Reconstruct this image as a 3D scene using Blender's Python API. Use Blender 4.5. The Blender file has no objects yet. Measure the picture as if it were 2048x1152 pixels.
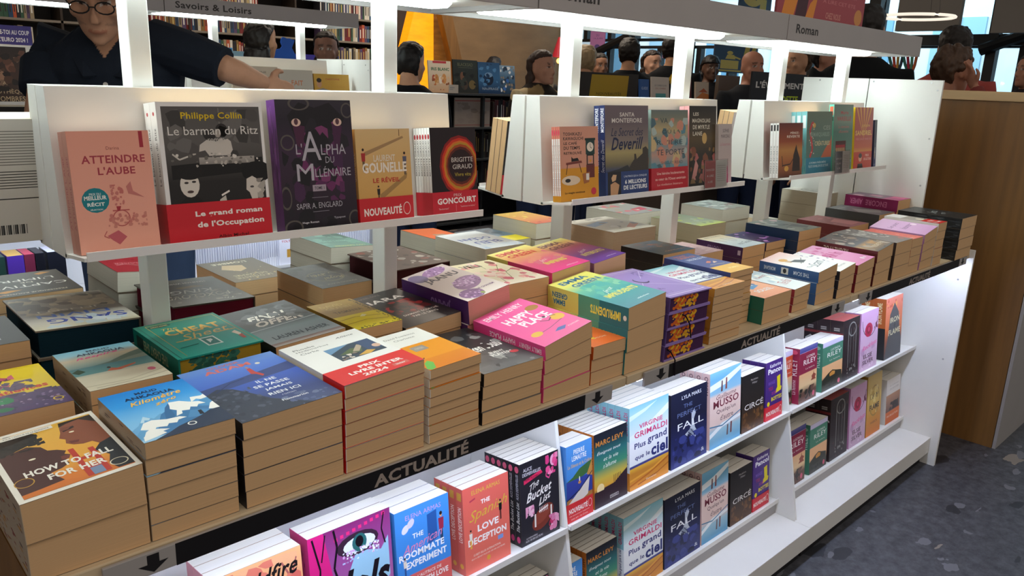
import bpy, bmesh, math, random
from mathutils import Vector, Matrix

SC = bpy.context.scene
COL = SC.collection
# ---------------------------------------------------------------- camera, light, exposure
# Survey units: 1 su = 0.872 m (one gondola module = 1.148 su = 1 m).  x along the gondola,
# y across it (front edge of the table at y = 1), z measured from the eye, floor at z = -1.61.
S, EYE = .872, 1.61
def W(x, y, z): return Vector((x*S, (y-1)*S, (z+EYE)*S))
FPX = 1572.683
RX = Vector((0.72530389, -0.14937825, 0.67202708))
RY = Vector((-0.68740444, -0.21037903, 0.69513726))
RZ = Vector((0.03754202, -0.96614016, -0.255272))
cam_d = bpy.data.cameras.new('camera')
cam = bpy.data.objects.new('camera', cam_d); COL.objects.link(cam)
cam_d.sensor_width = 36; cam_d.lens = FPX/2048*36
cam_d.clip_start = .05; cam_d.clip_end = 200
m = Matrix.Identity(4)
for i, r in enumerate((RX, RY, RZ)):
    m[i][0], m[i][1], m[i][2] = r[0], -r[1], -r[2]
m.translation = W(0, 0, 0)
cam.matrix_world = m
SC.camera = cam
def ray(u, v):
    c = Vector(((u-1024)/FPX, (v-576)/FPX, 1))
    return Vector((RX.dot(c), RY.dot(c), RZ.dot(c)))
def aty(u, v, y):            # survey point seen at (u, v) on the upright plane y
    r = ray(u, v); return r*(y/r[1])
def atx(u, v, x):
    r = ray(u, v); return r*(x/r[0])
def atz(u, v, z):
    r = ray(u, v); return r*(z/r[2])

SC.view_settings.view_transform = 'Standard'
SC.view_settings.look = 'None'
SC.view_settings.exposure = 0.0
SC.view_settings.gamma = 1
wd = bpy.data.worlds.new('room_air'); SC.world = wd; wd.use_nodes = True
wd.node_tree.nodes['Background'].inputs[0].default_value = (1.0, .92, .84, 1)
wd.node_tree.nodes['Background'].inputs[1].default_value = .36
def lamp(name, kind, loc, rot, energy, color, size=1, size_y=None):
    d = bpy.data.lights.new(name, kind); d.energy = energy; d.color = color
    if kind == 'AREA':
        d.shape = 'RECTANGLE'; d.size = size; d.size_y = size_y or size
    else:
        d.shadow_soft_size = size
    o = bpy.data.objects.new(name, d); o.location = loc; o.rotation_euler = rot; COL.objects.link(o)
    return o
lamp('ceiling_light_panel', 'AREA', (1.0, -1.6, 3.1), (math.radians(25), 0, 0), 20, (1, .88, .78), 4, 1.2)
lamp('back_area_fill', 'AREA', (5.2, 4.6, 3.35), (0, 0, 0), 85, (1, .86, .70), 3, 1.5)  # added fill, no fixture: brightens the birch wall and back area
lamp('back_area_fill', 'AREA', (1.8, 4.9, 3.35), (0, 0, 0), 26, (1, .86, .70), 3, 1.5)  # second added fill for the back left of the room
lamp('street_daylight', 'AREA', (9.4, 4.2, 3.6), (0, math.radians(-62), 0), 400, (.72, .88, 1), 3, 7)

# ---------------------------------------------------------------- helpers
random.seed(4)
_hx = {}
def hx(s):
    if not isinstance(s, str): return s
    if s not in _hx:
        q = s if len(s) == 6 else ''.join(a*2 for a in s)
        def lin(c): return c/12.92 if c <= .04045 else ((c+.055)/1.055)**2.4
        _hx[s] = tuple(lin(int(q[i:i+2], 16)/255) for i in (0, 2, 4)) + (1,)
    return _hx[s]

class PM:
    """collects coloured polygons, then links them as one mesh object"""
    def __init__(self): self.v = []; self.f = []; self.c = []; self.m = []
    def poly(self, pts, col, mi=0):
        b = len(self.v); self.v += [tuple(p) for p in pts]
        if isinstance(col, list): self.c += [hx(c) for c in col]
        else: self.c += [hx(col)]*len(pts)
        self.f.append(tuple(range(b, b+len(pts)))); self.m.append(mi)
    def box(self, x0, y0, z0, x1, y1, z1, col, mi=0, tf=None):
        P = [Vector((x, y, z)) for z in (z0, z1) for y in (y0, y1) for x in (x0, x1)]
        if tf: P = [tf @ p for p in P]
        b = len(self.v); self.v += [tuple(p) for p in P]; self.c += [hx(col)]*8
        for q in ((0,2,3,1),(4,5,7,6),(0,1,5,4),(2,6,7,3),(0,4,6,2),(1,3,7,5)):
            self.f.append(tuple(b+i for i in q)); self.m.append(mi)
    def prism(self, prof, a, b_, axis, col, mi=0):
        """profile of (p,q) pairs swept along an axis from a to b"""
        def mk(p, q, t): return {'x': (t, p, q), 'y': (p, t, q), 'z': (p, q, t)}[axis]
        n = len(prof); b = len(self.v)
        for t in (a, b_): self.v += [mk(p, q, t) for p, q in prof]
        self.c += [hx(col)]*(2*n)
        self.f.append(tuple(b+i for i in range(n))); self.f.append(tuple(b+n+i for i in reversed(range(n))))
        self.m += [mi, mi]
        for i in range(n):
            j = (i+1) % n; self.f.append((b+i, b+j, b+n+j, b+n+i)); self.m.append(mi)
    def tube(self, pts, r, col, seg=8, mi=0):
        pts = [Vector(p) for p in pts]; b = len(self.v); n = len(pts)
        rs = r if isinstance(r, (list, tuple)) else [r]*n
        for i, p in enumerate(pts):
            d = (pts[min(i+1, n-1)]-pts[max(i-1, 0)]).normalized()
            a = d.orthogonal().normalized(); e = d.cross(a)
            for k in range(seg):
                t = 2*math.pi*k/seg
                self.v.append(tuple(p+(a*math.cos(t)+e*math.sin(t))*rs[i]))
        self.c += [hx(col)]*(n*seg)
        for i in range(n-1):
            for k in range(seg):
                k2 = (k+1) % seg
                self.f.append((b+i*seg+k, b+i*seg+k2, b+(i+1)*seg+k2, b+(i+1)*seg+k)); self.m.append(mi)
        self.f.append(tuple(b+k for k in range(seg))); self.f.append(tuple(b+(n-1)*seg+k for k in range(seg))); self.m += [mi, mi]
    def ball(self, c, r, col, seg=12, mi=0, tf=None):
        c = Vector(c); r = r if isinstance(r, (tuple, list)) else (r, r, r); b = len(self.v); h = seg//2
        for i in range(h+1):
            ph = math.pi*i/h-math.pi/2
            for k in range(seg):
                t = 2*math.pi*k/seg
                p = Vector((math.cos(ph)*math.cos(t)*r[0], math.cos(ph)*math.sin(t)*r[1], math.sin(ph)*r[2]))
                if tf: p = tf @ p
                self.v.append(tuple(c+p))
        self.c += [hx(col)]*((h+1)*seg)
        for i in range(h):
            for k in range(seg):
                k2 = (k+1) % seg
                self.f.append((b+i*seg+k, b+i*seg+k2, b+(i+1)*seg+k2, b+(i+1)*seg+k)); self.m.append(mi)
    def loft(self, rings, col, mi=0):
        b = len(self.v); n = len(rings[0])
        for r in rings: self.v += [tuple(p) for p in r]
        self.c += [hx(col)]*(n*len(rings))
        for i in range(len(rings)-1):
            for k in range(n):
                k2 = (k+1) % n
                self.f.append((b+i*n+k, b+i*n+k2, b+(i+1)*n+k2, b+(i+1)*n+k)); self.m.append(mi)
        self.f.append(tuple(b+k for k in reversed(range(n)))); self.f.append(tuple(b+(len(rings)-1)*n+k for k in range(n))); self.m += [mi, mi]
    def mesh(self, name, mats):
        me = bpy.data.meshes.new(name); me.from_pydata(self.v, [], self.f)
        at = me.color_attributes.new('Col', 'FLOAT_COLOR', 'POINT')
        at.data.foreach_set('color', [x for c in self.c for x in c])
        for mt in (mats if isinstance(mats, (list, tuple)) else [mats]): me.materials.append(mt)
        if any(self.m): me.polygons.foreach_set('material_index', self.m)
        me.update(); return me
    def build(self, name, mats, parent=None, smooth=False, bevel=0):
        me = self.mesh(name, mats); o = bpy.data.objects.new(name, me); COL.objects.link(o)
        if smooth: me.polygons.foreach_set('use_smooth', [True]*len(me.polygons))
        if bevel:
            b = o.modifiers.new('soft_edge', 'BEVEL'); b.width = bevel; b.segments = 2; b.limit_method = 'ANGLE'
        if parent: o.parent = parent
        return o
def empty(name, loc, rot=(0, 0, 0)):
    o = bpy.data.objects.new(name, None); o.empty_display_size = .05
    o.location = loc; o.rotation_euler = rot; COL.objects.link(o); return o
def tag(o, label=None, cat=None, group=None, kind=None):
    for k, v in (('label', label), ('category', cat), ('group', group), ('kind', kind)):
        if v: o[k] = v
    return o
def dup(o, parent=None):
    c = o.copy(); COL.objects.link(c)
    if parent: c.parent = parent
    for ch in o.children: dup(ch, c)
    return c
ORD = 'zeroth first second third fourth fifth sixth seventh eighth ninth tenth eleventh twelfth thirteenth fourteenth fifteenth sixteenth seventeenth eighteenth nineteenth twentieth'.split()
def nth(i):
    if i <= 20: return ORD[i]
    t = ['', '', 'twenty', 'thirty', 'forty', 'fifty', 'sixty'][i//10]
    return (t[:-1]+'ieth') if i % 10 == 0 else t+'-'+ORD[i % 10]

# ---------------------------------------------------------------- materials
def mat(name, color=None, rough=.5, metal=0, emit=None, estr=0, bump=None, spec=.5, noise=None, attr=False, stretch=(1, 1, 1)):
    mt = bpy.data.materials.new(name); mt.use_nodes = True
    nt = mt.node_tree; b = nt.nodes['Principled BSDF']; L = nt.links.new
    b.inputs['Roughness'].default_value = rough; b.inputs['Metallic'].default_value = metal
    b.inputs['Specular IOR Level'].default_value = spec
    src = None
    if attr:
        a = nt.nodes.new('ShaderNodeAttribute'); a.attribute_name = 'Col'; src = a.outputs['Color']
    elif color: b.inputs['Base Color'].default_value = hx(color)
    if noise or bump:
        tc = nt.nodes.new('ShaderNodeTexCoord'); mp = nt.nodes.new('ShaderNodeMapping'); mp.inputs['Scale'].default_value = stretch
        L(tc.outputs['Object'], mp.inputs['Vector'])
        n = nt.nodes.new('ShaderNodeTexNoise'); n.inputs['Scale'].default_value = (noise or bump)[0]; n.inputs['Detail'].default_value = 4
        L(mp.outputs[0], n.inputs['Vector'])
    if noise:
        mr = nt.nodes.new('ShaderNodeMapRange'); mr.inputs['From Min'].default_value = .3; mr.inputs['From Max'].default_value = .7
        mr.inputs['To Min'].default_value = 1-noise[1]; mr.inputs['To Max'].default_value = 1+noise[1]*.4
        L(n.outputs['Fac'], mr.inputs['Value'])
        mx = nt.nodes.new('ShaderNodeVectorMath'); mx.operation = 'SCALE'
        if src: L(src, mx.inputs[0])
        else: mx.inputs[0].default_value = hx(color)[:3]
        L(mr.outputs[0], mx.inputs['Scale']); src = mx.outputs[0]
    if src: L(src, b.inputs['Base Color'])
    if bump:
        bp = nt.nodes.new('ShaderNodeBump'); bp.inputs['Strength'].default_value = bump[1]; bp.inputs['Distance'].default_value = .002
        L(n.outputs['Fac'], bp.inputs['Height']); L(bp.outputs[0], b.inputs['Normal'])
    if emit:
        b.inputs['Emission Color'].default_value = hx(emit); b.inputs['Emission Strength'].default_value = estr
    return mt
M_PRINT = mat('printed_card', attr=True, rough=.34, spec=.38)
M_MATTE = mat('matte_print', attr=True, rough=.6, spec=.3)
M_PAPER = mat('page_edges', attr=True, rough=.85, spec=.1, noise=(1, .10), stretch=(3, 3, 1400))
M_WHITE = mat('white_laminate', 'e6e5e0', rough=.45, noise=(6, .03))
M_TAUPE = mat('grey_laminate', 'a29e9c', rough=.5, noise=(6, .04))
M_BLACK = mat('black_film', '141318', rough=.5)
M_TOPW = mat('pale_wood_top', 'cdb896', rough=.55, noise=(4, .12), stretch=(1, 12, 12))
M_OAK = mat('oak_veneer', '845c2b', rough=.5, noise=(3.0, .26), stretch=(9, 9, .6))
M_LED = mat('led_diffuser', 'ffffff', emit='e4f4f4', estr=25)
M_LEDB = mat('led_strip_cool', 'ffffff', emit='ccdcff', estr=34)
M_METAL = mat('brushed_steel', 'b8b8b8', rough=.35, metal=1)
M_CLOTH = mat('woven_cloth', attr=True, rough=.9, spec=.15, bump=(220, .35))
M_SKIN = mat('skin', attr=True, rough=.55, spec=.3, noise=(40, .06))
M_HAIR = mat('hair', attr=True, rough=.5, spec=.35, bump=(60, .6), stretch=(6, 6, .6))
M_PLAIN = mat('satin_paint', attr=True, rough=.5, spec=.35)
M_ACRYL = bpy.data.materials.new('clear_acrylic'); M_ACRYL.use_nodes = True
_b = M_ACRYL.node_tree.nodes['Principled BSDF']; _b.inputs['Transmission Weight'].default_value = 1; _b.inputs['Roughness'].default_value = .05; _b.inputs['IOR'].default_value = 1.25
def terrazzo():
    mt = bpy.data.materials.new('dark_terrazzo'); mt.use_nodes = True; nt = mt.node_tree; L = nt.links.new
    b = nt.nodes['Principled BSDF']; b.inputs['Roughness'].default_value = .5
    tc = nt.nodes.new('ShaderNodeTexCoord'); mp = nt.nodes.new('ShaderNodeMapping'); mp.inputs['Scale'].default_value = (1, 1.7, 1); mp.inputs['Rotation'].default_value = (0, 0, .9)
    L(tc.outputs['Object'], mp.inputs['Vector'])
    nz = nt.nodes.new('ShaderNodeTexNoise'); nz.inputs['Scale'].default_value = 9; nz.inputs['Detail'].default_value = 3; L(mp.outputs[0], nz.inputs['Vector'])
    ad = nt.nodes.new('ShaderNodeVectorMath'); ad.operation = 'MULTIPLY_ADD'; ad.inputs[1].default_value = (.14, .14, 0)
    L(nz.outputs['Color'], ad.inputs[0]); L(mp.outputs[0], ad.inputs[2])
    def chips(scale, lo, hi):
        v = nt.nodes.new('ShaderNodeTexVoronoi'); v.inputs['Scale'].default_value = scale; v.inputs['Randomness'].default_value = 1; L(ad.outputs[0], v.inputs['Vector'])
        sp = nt.nodes.new('ShaderNodeSeparateColor'); L(v.outputs['Color'], sp.inputs[0])
        a = nt.nodes.new('ShaderNodeMath'); a.operation = 'GREATER_THAN'; a.inputs[1].default_value = lo; L(sp.outputs[0], a.inputs[0])
        d = nt.nodes.new('ShaderNodeMath'); d.operation = 'LESS_THAN'; d.inputs[1].default_value = hi; L(v.outputs['Distance'], d.inputs[0])
        p = nt.nodes.new('ShaderNodeMath'); p.operation = 'MULTIPLY'; L(a.outputs[0], p.inputs[0]); L(d.outputs[0], p.inputs[1]); return p.outputs[0], sp
    def mixc(f, a, c):
        x = nt.nodes.new('ShaderNodeMix'); x.data_type = 'RGBA'; L(f, x.inputs[0])
        if isinstance(a, str): x.inputs[6].default_value = hx(a)
        else: L(a, x.inputs[6])
        x.inputs[7].default_value = hx(c); return x.outputs[2]
    n2 = nt.nodes.new('ShaderNodeTexNoise'); n2.inputs['Scale'].default_value = 26; n2.inputs['Detail'].default_value = 8; n2.inputs['Roughness'].default_value = .75; L(tc.outputs['Object'], n2.inputs['Vector'])
    mr = nt.nodes.new('ShaderNodeMapRange'); mr.inputs[1].default_value = .35; mr.inputs[2].default_value = .68; L(n2.outputs['Fac'], mr.inputs[0])
    base = mixc(mr.outputs[0], '33343a', '5c5d64')
    f1, _ = chips(9, .86, .42); c1 = mixc(f1, base, '2c2d33')
    f2, _ = chips(14, .9, .36); c2 = mixc(f2, c1, '6e6f76')
    f3, _ = chips(5.5, .90, .34); c3 = mixc(f3, c2, '8a8178')
    L(c3, b.inputs['Base Color']); return mt
M_FLOOR = terrazzo()

# ---------------------------------------------------------------- lettering
_tx = {}
def glyphs(s, shear=0, bold=0):
    k = (s, shear, bold)
    if k not in _tx:
        cu = bpy.data.curves.new('t', 'FONT'); cu.body = s; cu.resolution_u = 2; cu.shear = shear; cu.offset = bold
        cu.space_character = 1.05 if bold else 1.0
        ob = bpy.data.objects.new('t', cu); me = bpy.data.meshes.new_from_object(ob)
        V = [(v.co.x, v.co.y) for v in me.vertices]; Fc = [tuple(p.vertices) for p in me.polygons]
        bpy.data.objects.remove(ob); bpy.data.curves.remove(cu); bpy.data.meshes.remove(me)
        x0 = min(v[0] for v in V); x1 = max(v[0] for v in V); y0 = min(v[1] for v in V); y1 = max(v[1] for v in V)
        _tx[k] = ([((x-x0)/(x1-x0)-.5, (y-y0)/(y1-y0)-.5) for x, y in V], Fc)
    return _tx[k]
def draw(pm, art, mp, step=1.6e-5, mi=0, seed=0):
    """printed artwork in percent coordinates; mp(u, v, height) gives the point on the surface"""
    rnd = random.Random(seed); k = 1
    for a in art:
        h = k*step; k += 1; o = a[0]
        def pp(pts, col): pm.poly([mp(min(100, max(0, pts[i])), min(100, max(0, pts[i+1])), h) for i in range(0, len(pts), 2)], col, mi)
        if o == 'g':                                    # gradient: ('g', u0, v0, u1, v1, [(v, col), ...])
            _, u0, v0, u1, v1, st = a
            for (va, ca), (vb, cb) in zip(st, st[1:]):
                A = v0+(v1-v0)*va/100; B = v0+(v1-v0)*vb/100
                pm.poly([mp(u0, A, h), mp(u1, A, h), mp(u1, B, h), mp(u0, B, h)], [ca, ca, cb, cb], mi)
        elif o == 'r': pp((a[1], a[2], a[3], a[2], a[3], a[4], a[1], a[4]), a[5])
        elif o == 'p': pp(a[2], a[1])
        elif o == 'e':
            col, cx, cy, rx, ry = a[1:6]; rot = math.radians(a[6]) if len(a) > 6 else 0; pts = []
            for i in range(16):
                t = 2*math.pi*i/16; x, y = rx*math.cos(t), ry*math.sin(t)
                pts += [cx+x*math.cos(rot)-y*math.sin(rot), cy+x*math.sin(rot)+y*math.cos(rot)]
            pp(pts, col)
        elif o == 'o':                                  # ring
            col, cx, cy, rx, ry, th = a[1:7]
            for i in range(24):
                t, t2 = 2*math.pi*i/24, 2*math.pi*(i+1)/24; q = 1-th
                pp((cx+rx*math.cos(t), cy+ry*math.sin(t), cx+rx*math.cos(t2), cy+ry*math.sin(t2),
                    cx+rx*q*math.cos(t2), cy+ry*q*math.sin(t2), cx+rx*q*math.cos(t), cy+ry*q*math.sin(t)), col)
        elif o == 'l':                                  # stroke
            col, wdt, P = a[1], a[2], a[3]
            Q = [(P[i], P[i+1]) for i in range(0, len(P), 2)]
            for (x0, y0), (x1, y1) in zip(Q, Q[1:]):
                d = math.hypot(x1-x0, y1-y0) or 1; nx, ny = -(y1-y0)/d*wdt/2, (x1-x0)/d*wdt/2
                pp((x0+nx, y0+ny, x1+nx, y1+ny, x1-nx, y1-ny, x0-nx, y0-ny), col)
        elif o == 'n':                                  # scattered flecks
            cols, n, u0, v0, u1, v1, r0, r1 = a[1:9]; cols = cols if isinstance(cols, (list, tuple)) else [cols]
            for i in range(n):
                cx, cy, r = rnd.uniform(u0, u1), rnd.uniform(v0, v1), rnd.uniform(r0, r1); ph = rnd.uniform(0, 6); pts = []
                for q in range(7):
                    t = ph+2*math.pi*q/7; rr = r*rnd.uniform(.6, 1.15)
                    pts += [min(u1, max(u0, cx+rr*math.cos(t))), min(v1, max(v0, cy+rr*.7*math.sin(t)))]
                h += step/max(8, n)*4; pp(pts, rnd.choice(cols))
        elif o == 't':                                  # lettering fitted to a box
            s, cx, cy, w, hh, col = a[1:7]; op = a[7] if len(a) > 7 else ''
            V, Fc = glyphs(s, .35 if 's' in op else 0, .02 if 'b' in op else (.035 if 'B' in op else 0))
            up = -1 if 'u' in op else 1
            sl = 6 if '/' in op else 0
            b = len(pm.v); c = hx(col)
            pm.v += [tuple(mp(cx+up*x*w, cy+up*y*hh+x*sl, h)) for x, y in V]; pm.c += [c]*len(V)
            pm.f += [tuple(b+i for i in f) for f in Fc]; pm.m += [mi]*len(Fc)
def card(name, w, h, t, art, bg, loc=(0, 0, 0), rot=(0, 0, 0), parent=None, material=None, back=None):
    """flat printed board: x 0..w, z 0..h, printed side at y = 0 facing -y"""
    pm = PM(); pm.box(0, 0, 0, w, t, h, back or bg)
    pm.poly([(0, -2e-5, 0), (w, -2e-5, 0), (w, -2e-5, h), (0, -2e-5, h)], bg)
    draw(pm, art, lambda u, v, e: (u*w/100, -e-2e-5, v*h/100))
    o = pm.build(name, material or M_PRINT, parent); o.location = loc; o.rotation_euler = rot; return o
# ---------------------------------------------------------------- floor and room
T6 = math.tan(math.radians(6)); LEAN = math.radians(84)
pm = PM(); pm.poly([(-6, -5, 0), (9.5, -5, 0), (9.5, 9, 0), (-6, 9, 0)], 'fff')
fl = tag(pm.build('floor', M_FLOOR), kind='structure')

# ---------------------------------------------------------------- the white gondolas
YC, JOINT = 1.532, (.19, 1.34, 2.49)
def bxs(p, x0, y0, z0, x1, y1, z1, col='fff'): p.box(x0*S, y0*S, z0*S, x1*S, y1*S, z1*S, col)
def pr(p, prof, a, b, col='fff'): p.prism([(y*S, z*S) for y, z in prof], a*S, b*S, 'x', col)
def gondola(x, yc, label, sign, up=0, word='ACTUALITÉ', lights=True, first=False):
    g = tag(empty('display_gondola', W(x, yc, -EYE)), label, 'display table', 'white display gondolas')
    L = 1.15
    p = PM(); bxs(p, .002, -.527, .957, L-.002, .527, .979); p.build('tabletop', M_TOPW, g, bevel=.002)
    p = PM(); bxs(p, 0, -.511, .055, L-.001, .511, .130); p.build('plinth', M_WHITE, g, bevel=.0015)
    p = PM(); bxs(p, .01, -.485, 0, L-.01, .485, .054); p.build('kick_board', M_BLACK, g)
    p = PM(); bxs(p, .012, -.005, .131, L, .005, .956); p.build('back_panel', M_WHITE, g)
    for s in (-1, 1):
        def sy(q): return [(s*a, b) for a, b in q]
        for zz, nm in ((.523, 'shelf'), (.183, 'shelf')):
            p = PM(); f = lambda y: zz-(.365+y)*T6
            pr(p, sy([(-.382, f(-.382)), (-.382, f(-.382)-.010), (-.006, f(-.006)-.010), (-.006, f(-.006))]), .0125, L-.001)
            pr(p, sy([(-.3835, f(-.382)+.006), (-.3835, f(-.382)-.0102), (-.3805, f(-.382)-.0102), (-.3805, f(-.382)+.006)]), .0125, L-.001)
            p.build(nm, M_WHITE, g)
        p = PM(); bxs(p, .0125, s*.372-.004, .1305, L-.001, s*.372+.004, .172); p.build('riser', M_TAUPE, g)
        p = PM(); pr(p, sy([(-.452, .1305), (-.315, .79), (-.27, .956), (-.007, .956), (-.007, .1305)]), 0, .0115); p.build('divider', M_WHITE, g, bevel=.001)
        # price rail with its film strip and lettering
        r = PM(); bxs(r, .055, s*.533-.003, .943, L-.06, s*.533+.003, .977)
        rail = r.build('price_rail', M_TAUPE, g, bevel=.001)
        p = PM(); X0, X1 = .148, L-.15
        def onr(u, v, e): return ((u if s < 0 else L-u)*S, s*(.5362*S+e), (.943+v*.034)*S)
        p.poly([onr(X0, 0, 0), onr(X1, 0, 0), onr(X1, 1, 0), onr(X0, 1, 0)], '121116')
        V = [('t', word, .575, .5, .205, .80, '9d9189', 'B')]
        for ax in (.118, L-.11):
            V += [('p', '19181c', (ax-.008, .9, ax+.008, .9, ax+.008, .5, ax+.02, .5, ax, .1, ax-.02, .5, ax-.008, .5))]
        draw(p, V, onr); p.build('film_strip', M_MATTE, rail)
        if lights:
            p = PM(); bxs(p, .06, min(s*.512, s*.478), .9475, L-.06, max(s*.512, s*.478), .9565); p.build('led_strip', M_LEDB, g)
        # leaning rack with its ledge
        q = PM(); a, b = .165, 1.008
        z = up
        pr(q, sy([(-.0815, 1.290+z), (-.0505, 1.573+z), (-.0425, 1.573+z), (-.0735, 1.290+z)]), a, b)
        pr(q, sy([(-.0424, 1.5726+z), (-.0424, 1.566+z), (-.030, 1.566+z), (-.030, 1.5726+z)]), a+.0062, b-.0062)
        for e0, e1 in ((a, a+.006), (b-.006, b)):
            pr(q, sy([(-.0735, 1.290+z), (-.0425, 1.573+z), (-.0035, 1.573+z), (-.0035, 1.290+z)]), e0, e1)
        rack = q.build('rack', M_WHITE, g)
        f = lambda y: 1.305+z-(.142+y)*T6
        q = PM()
        pr(q, sy([(-.0735, f(-.0735)-.006), (-.0735, f(-.0735)), (-.182, f(-.182)), (-.182, f(-.182)-.006)]), a, b)
        pr(q, sy([(-.1835, f(-.182)-.006), (-.1835, f(-.182)+.009), (-.180, f(-.182)+.009), (-.180, f(-.182)-.006)]), a+.004, b+.004)
        q.build('ledge', M_WHITE, rack)
    for px in (.312, .846):
        p = PM(); bxs(p, px, -.025, .9795, px+.037, .025, 1.7695+z); p.build('post', M_WHITE, g, bevel=.002)
    h = PM()
    h0, h1 = 1.77+up, 1.85+up
    for s in (-1, 1): bxs(h, .002, s*.193-.004, h0, L-.002, s*.193+.004, h1)
    for e in (.002, L-.010): bxs(h, e, -.189, h0, e+.008, .189, h1)
    hd = h.build('header', M_TAUPE, g, bevel=.001)
    h = PM(); bxs(h, .011, -.188, h0+.012, L-.011, .188, h0+.018); h.build('soffit', M_WHITE, hd)
    if sign:
        p = PM(); wd_ = .155 if len(sign) < 6 else .41
        draw(p, [('t', sign, .055+wd_/2, .5, wd_, .36 if len(sign) < 6 else .42, '3c3a3a', 'b')], lambda u, v, e: (u*S, -.1975*S-e, (h0+v*.08)*S))
        p.build('lettering', M_MATTE, hd)
    q = PM(); n = 14
    prof = [(-.045+.0, h0+.011), (-.045, h0+.004), (-.03, h0-.004), (.03, h0-.004), (.045, h0+.004), (.045, h0+.011)]
    pr(q, prof, .02, 1.02); q.build('led_tube', M_LED, hd)
    return g
GN = [gondola(JOINT[0], YC, 'white display gondola at the near end, its rack holding the salmon-pink book', None),
      gondola(JOINT[1], YC, 'middle white display gondola, its rack holding the clock cover and blue-spined paperbacks', 'Roman'),
      gondola(JOINT[2], YC, 'white display gondola closing with the tall white end panel beside the oak counter', 'Roman')]
GB = [gondola(.46, 4.47, 'white gondola across the aisle behind the man, dark library cover on its rack', None, up=.11),
      gondola(1.61, 4.47, 'white gondola across the aisle under the Savoirs & Loisirs header', 'Savoirs & Loisirs', up=.11)]
# oak end board of the near end and the white end panel of the far end
def end_panel(g, yc, up):
    p = PM(); X = 1.1505
    for s in (-1, 1):
        pr(p, [(0, 0), (s*.542, 0), (s*.542, .992), (s*.306, .992), (s*.306, 1.675+up), (0, 1.675+up)], X, X+.013)
    e = p.build('end_panel', M_WHITE, g, bevel=.0015)
    for y, zz in ((-.262, 1.665), (-.02, 1.665), (.228, 1.665), (-.291, 1.635), (-.29, 1.435), (-.286, 1.235), (-.5, .86), (-.5, .5)):
        q = PM(); q.tube([((X-.0012)*S, y*S, zz*S), ((X+.001)*S, y*S, zz*S)], .0035, 'aaa', 10); q.build('screw', M_METAL, e)
end_panel(GN[2], 0, 0); end_panel(GB[1], 0, .02)
p = PM(); pr(p, [(-.535, .0), (-.535, .979), (.535, .979), (.535, 0)], -.022, -.0008); p.build('end_board', M_OAK, GN[0], bevel=.0015)
p = PM(); pr(p, [(-.535, .0), (-.535, .979), (.535, .979), (.535, 0)], -.022, -.0008); p.build('end_board', M_WHITE, GB[0], bevel=.0015)
# ---------------------------------------------------------------- books: the covers
PAGE = 'd6b084'; PAGE_LIT = 'f3eee2'  # second tone is brighter: the shelf strip's light put into the page colour
C = {}
def cov(k, d, bg, art, sp=None, spa=(), pg=PAGE, hard=0, band=None, back=None, kind='paperback', edge=None, ribbon=None):
    C[k] = dict(d=d, bg=bg, art=art, sp=sp or bg, spa=list(spa), pg=pg, hard=hard, band=band, back=back or bg, kind=kind, edge=edge, ribbon=ribbon)
G = lambda *st: ('g', 0, 0, 100, 100, list(st))
def person_art(x, y, h, top, leg, skin='d9a27c', hair='2a1c16'):
    return [('r', x-h*.07, y, x-h*.01, y+h*.5, leg), ('r', x+h*.01, y, x+h*.07, y+h*.5, leg), ('p', top, (x-h*.12, y+h*.45, x+h*.12, y+h*.45, x+h*.15, y+h*.8, x-h*.15, y+h*.8)), ('e', skin, x, y+h*.9, h*.07, h*.08), ('e', hair, x, y+h*.94, h*.08, h*.06)]
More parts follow.
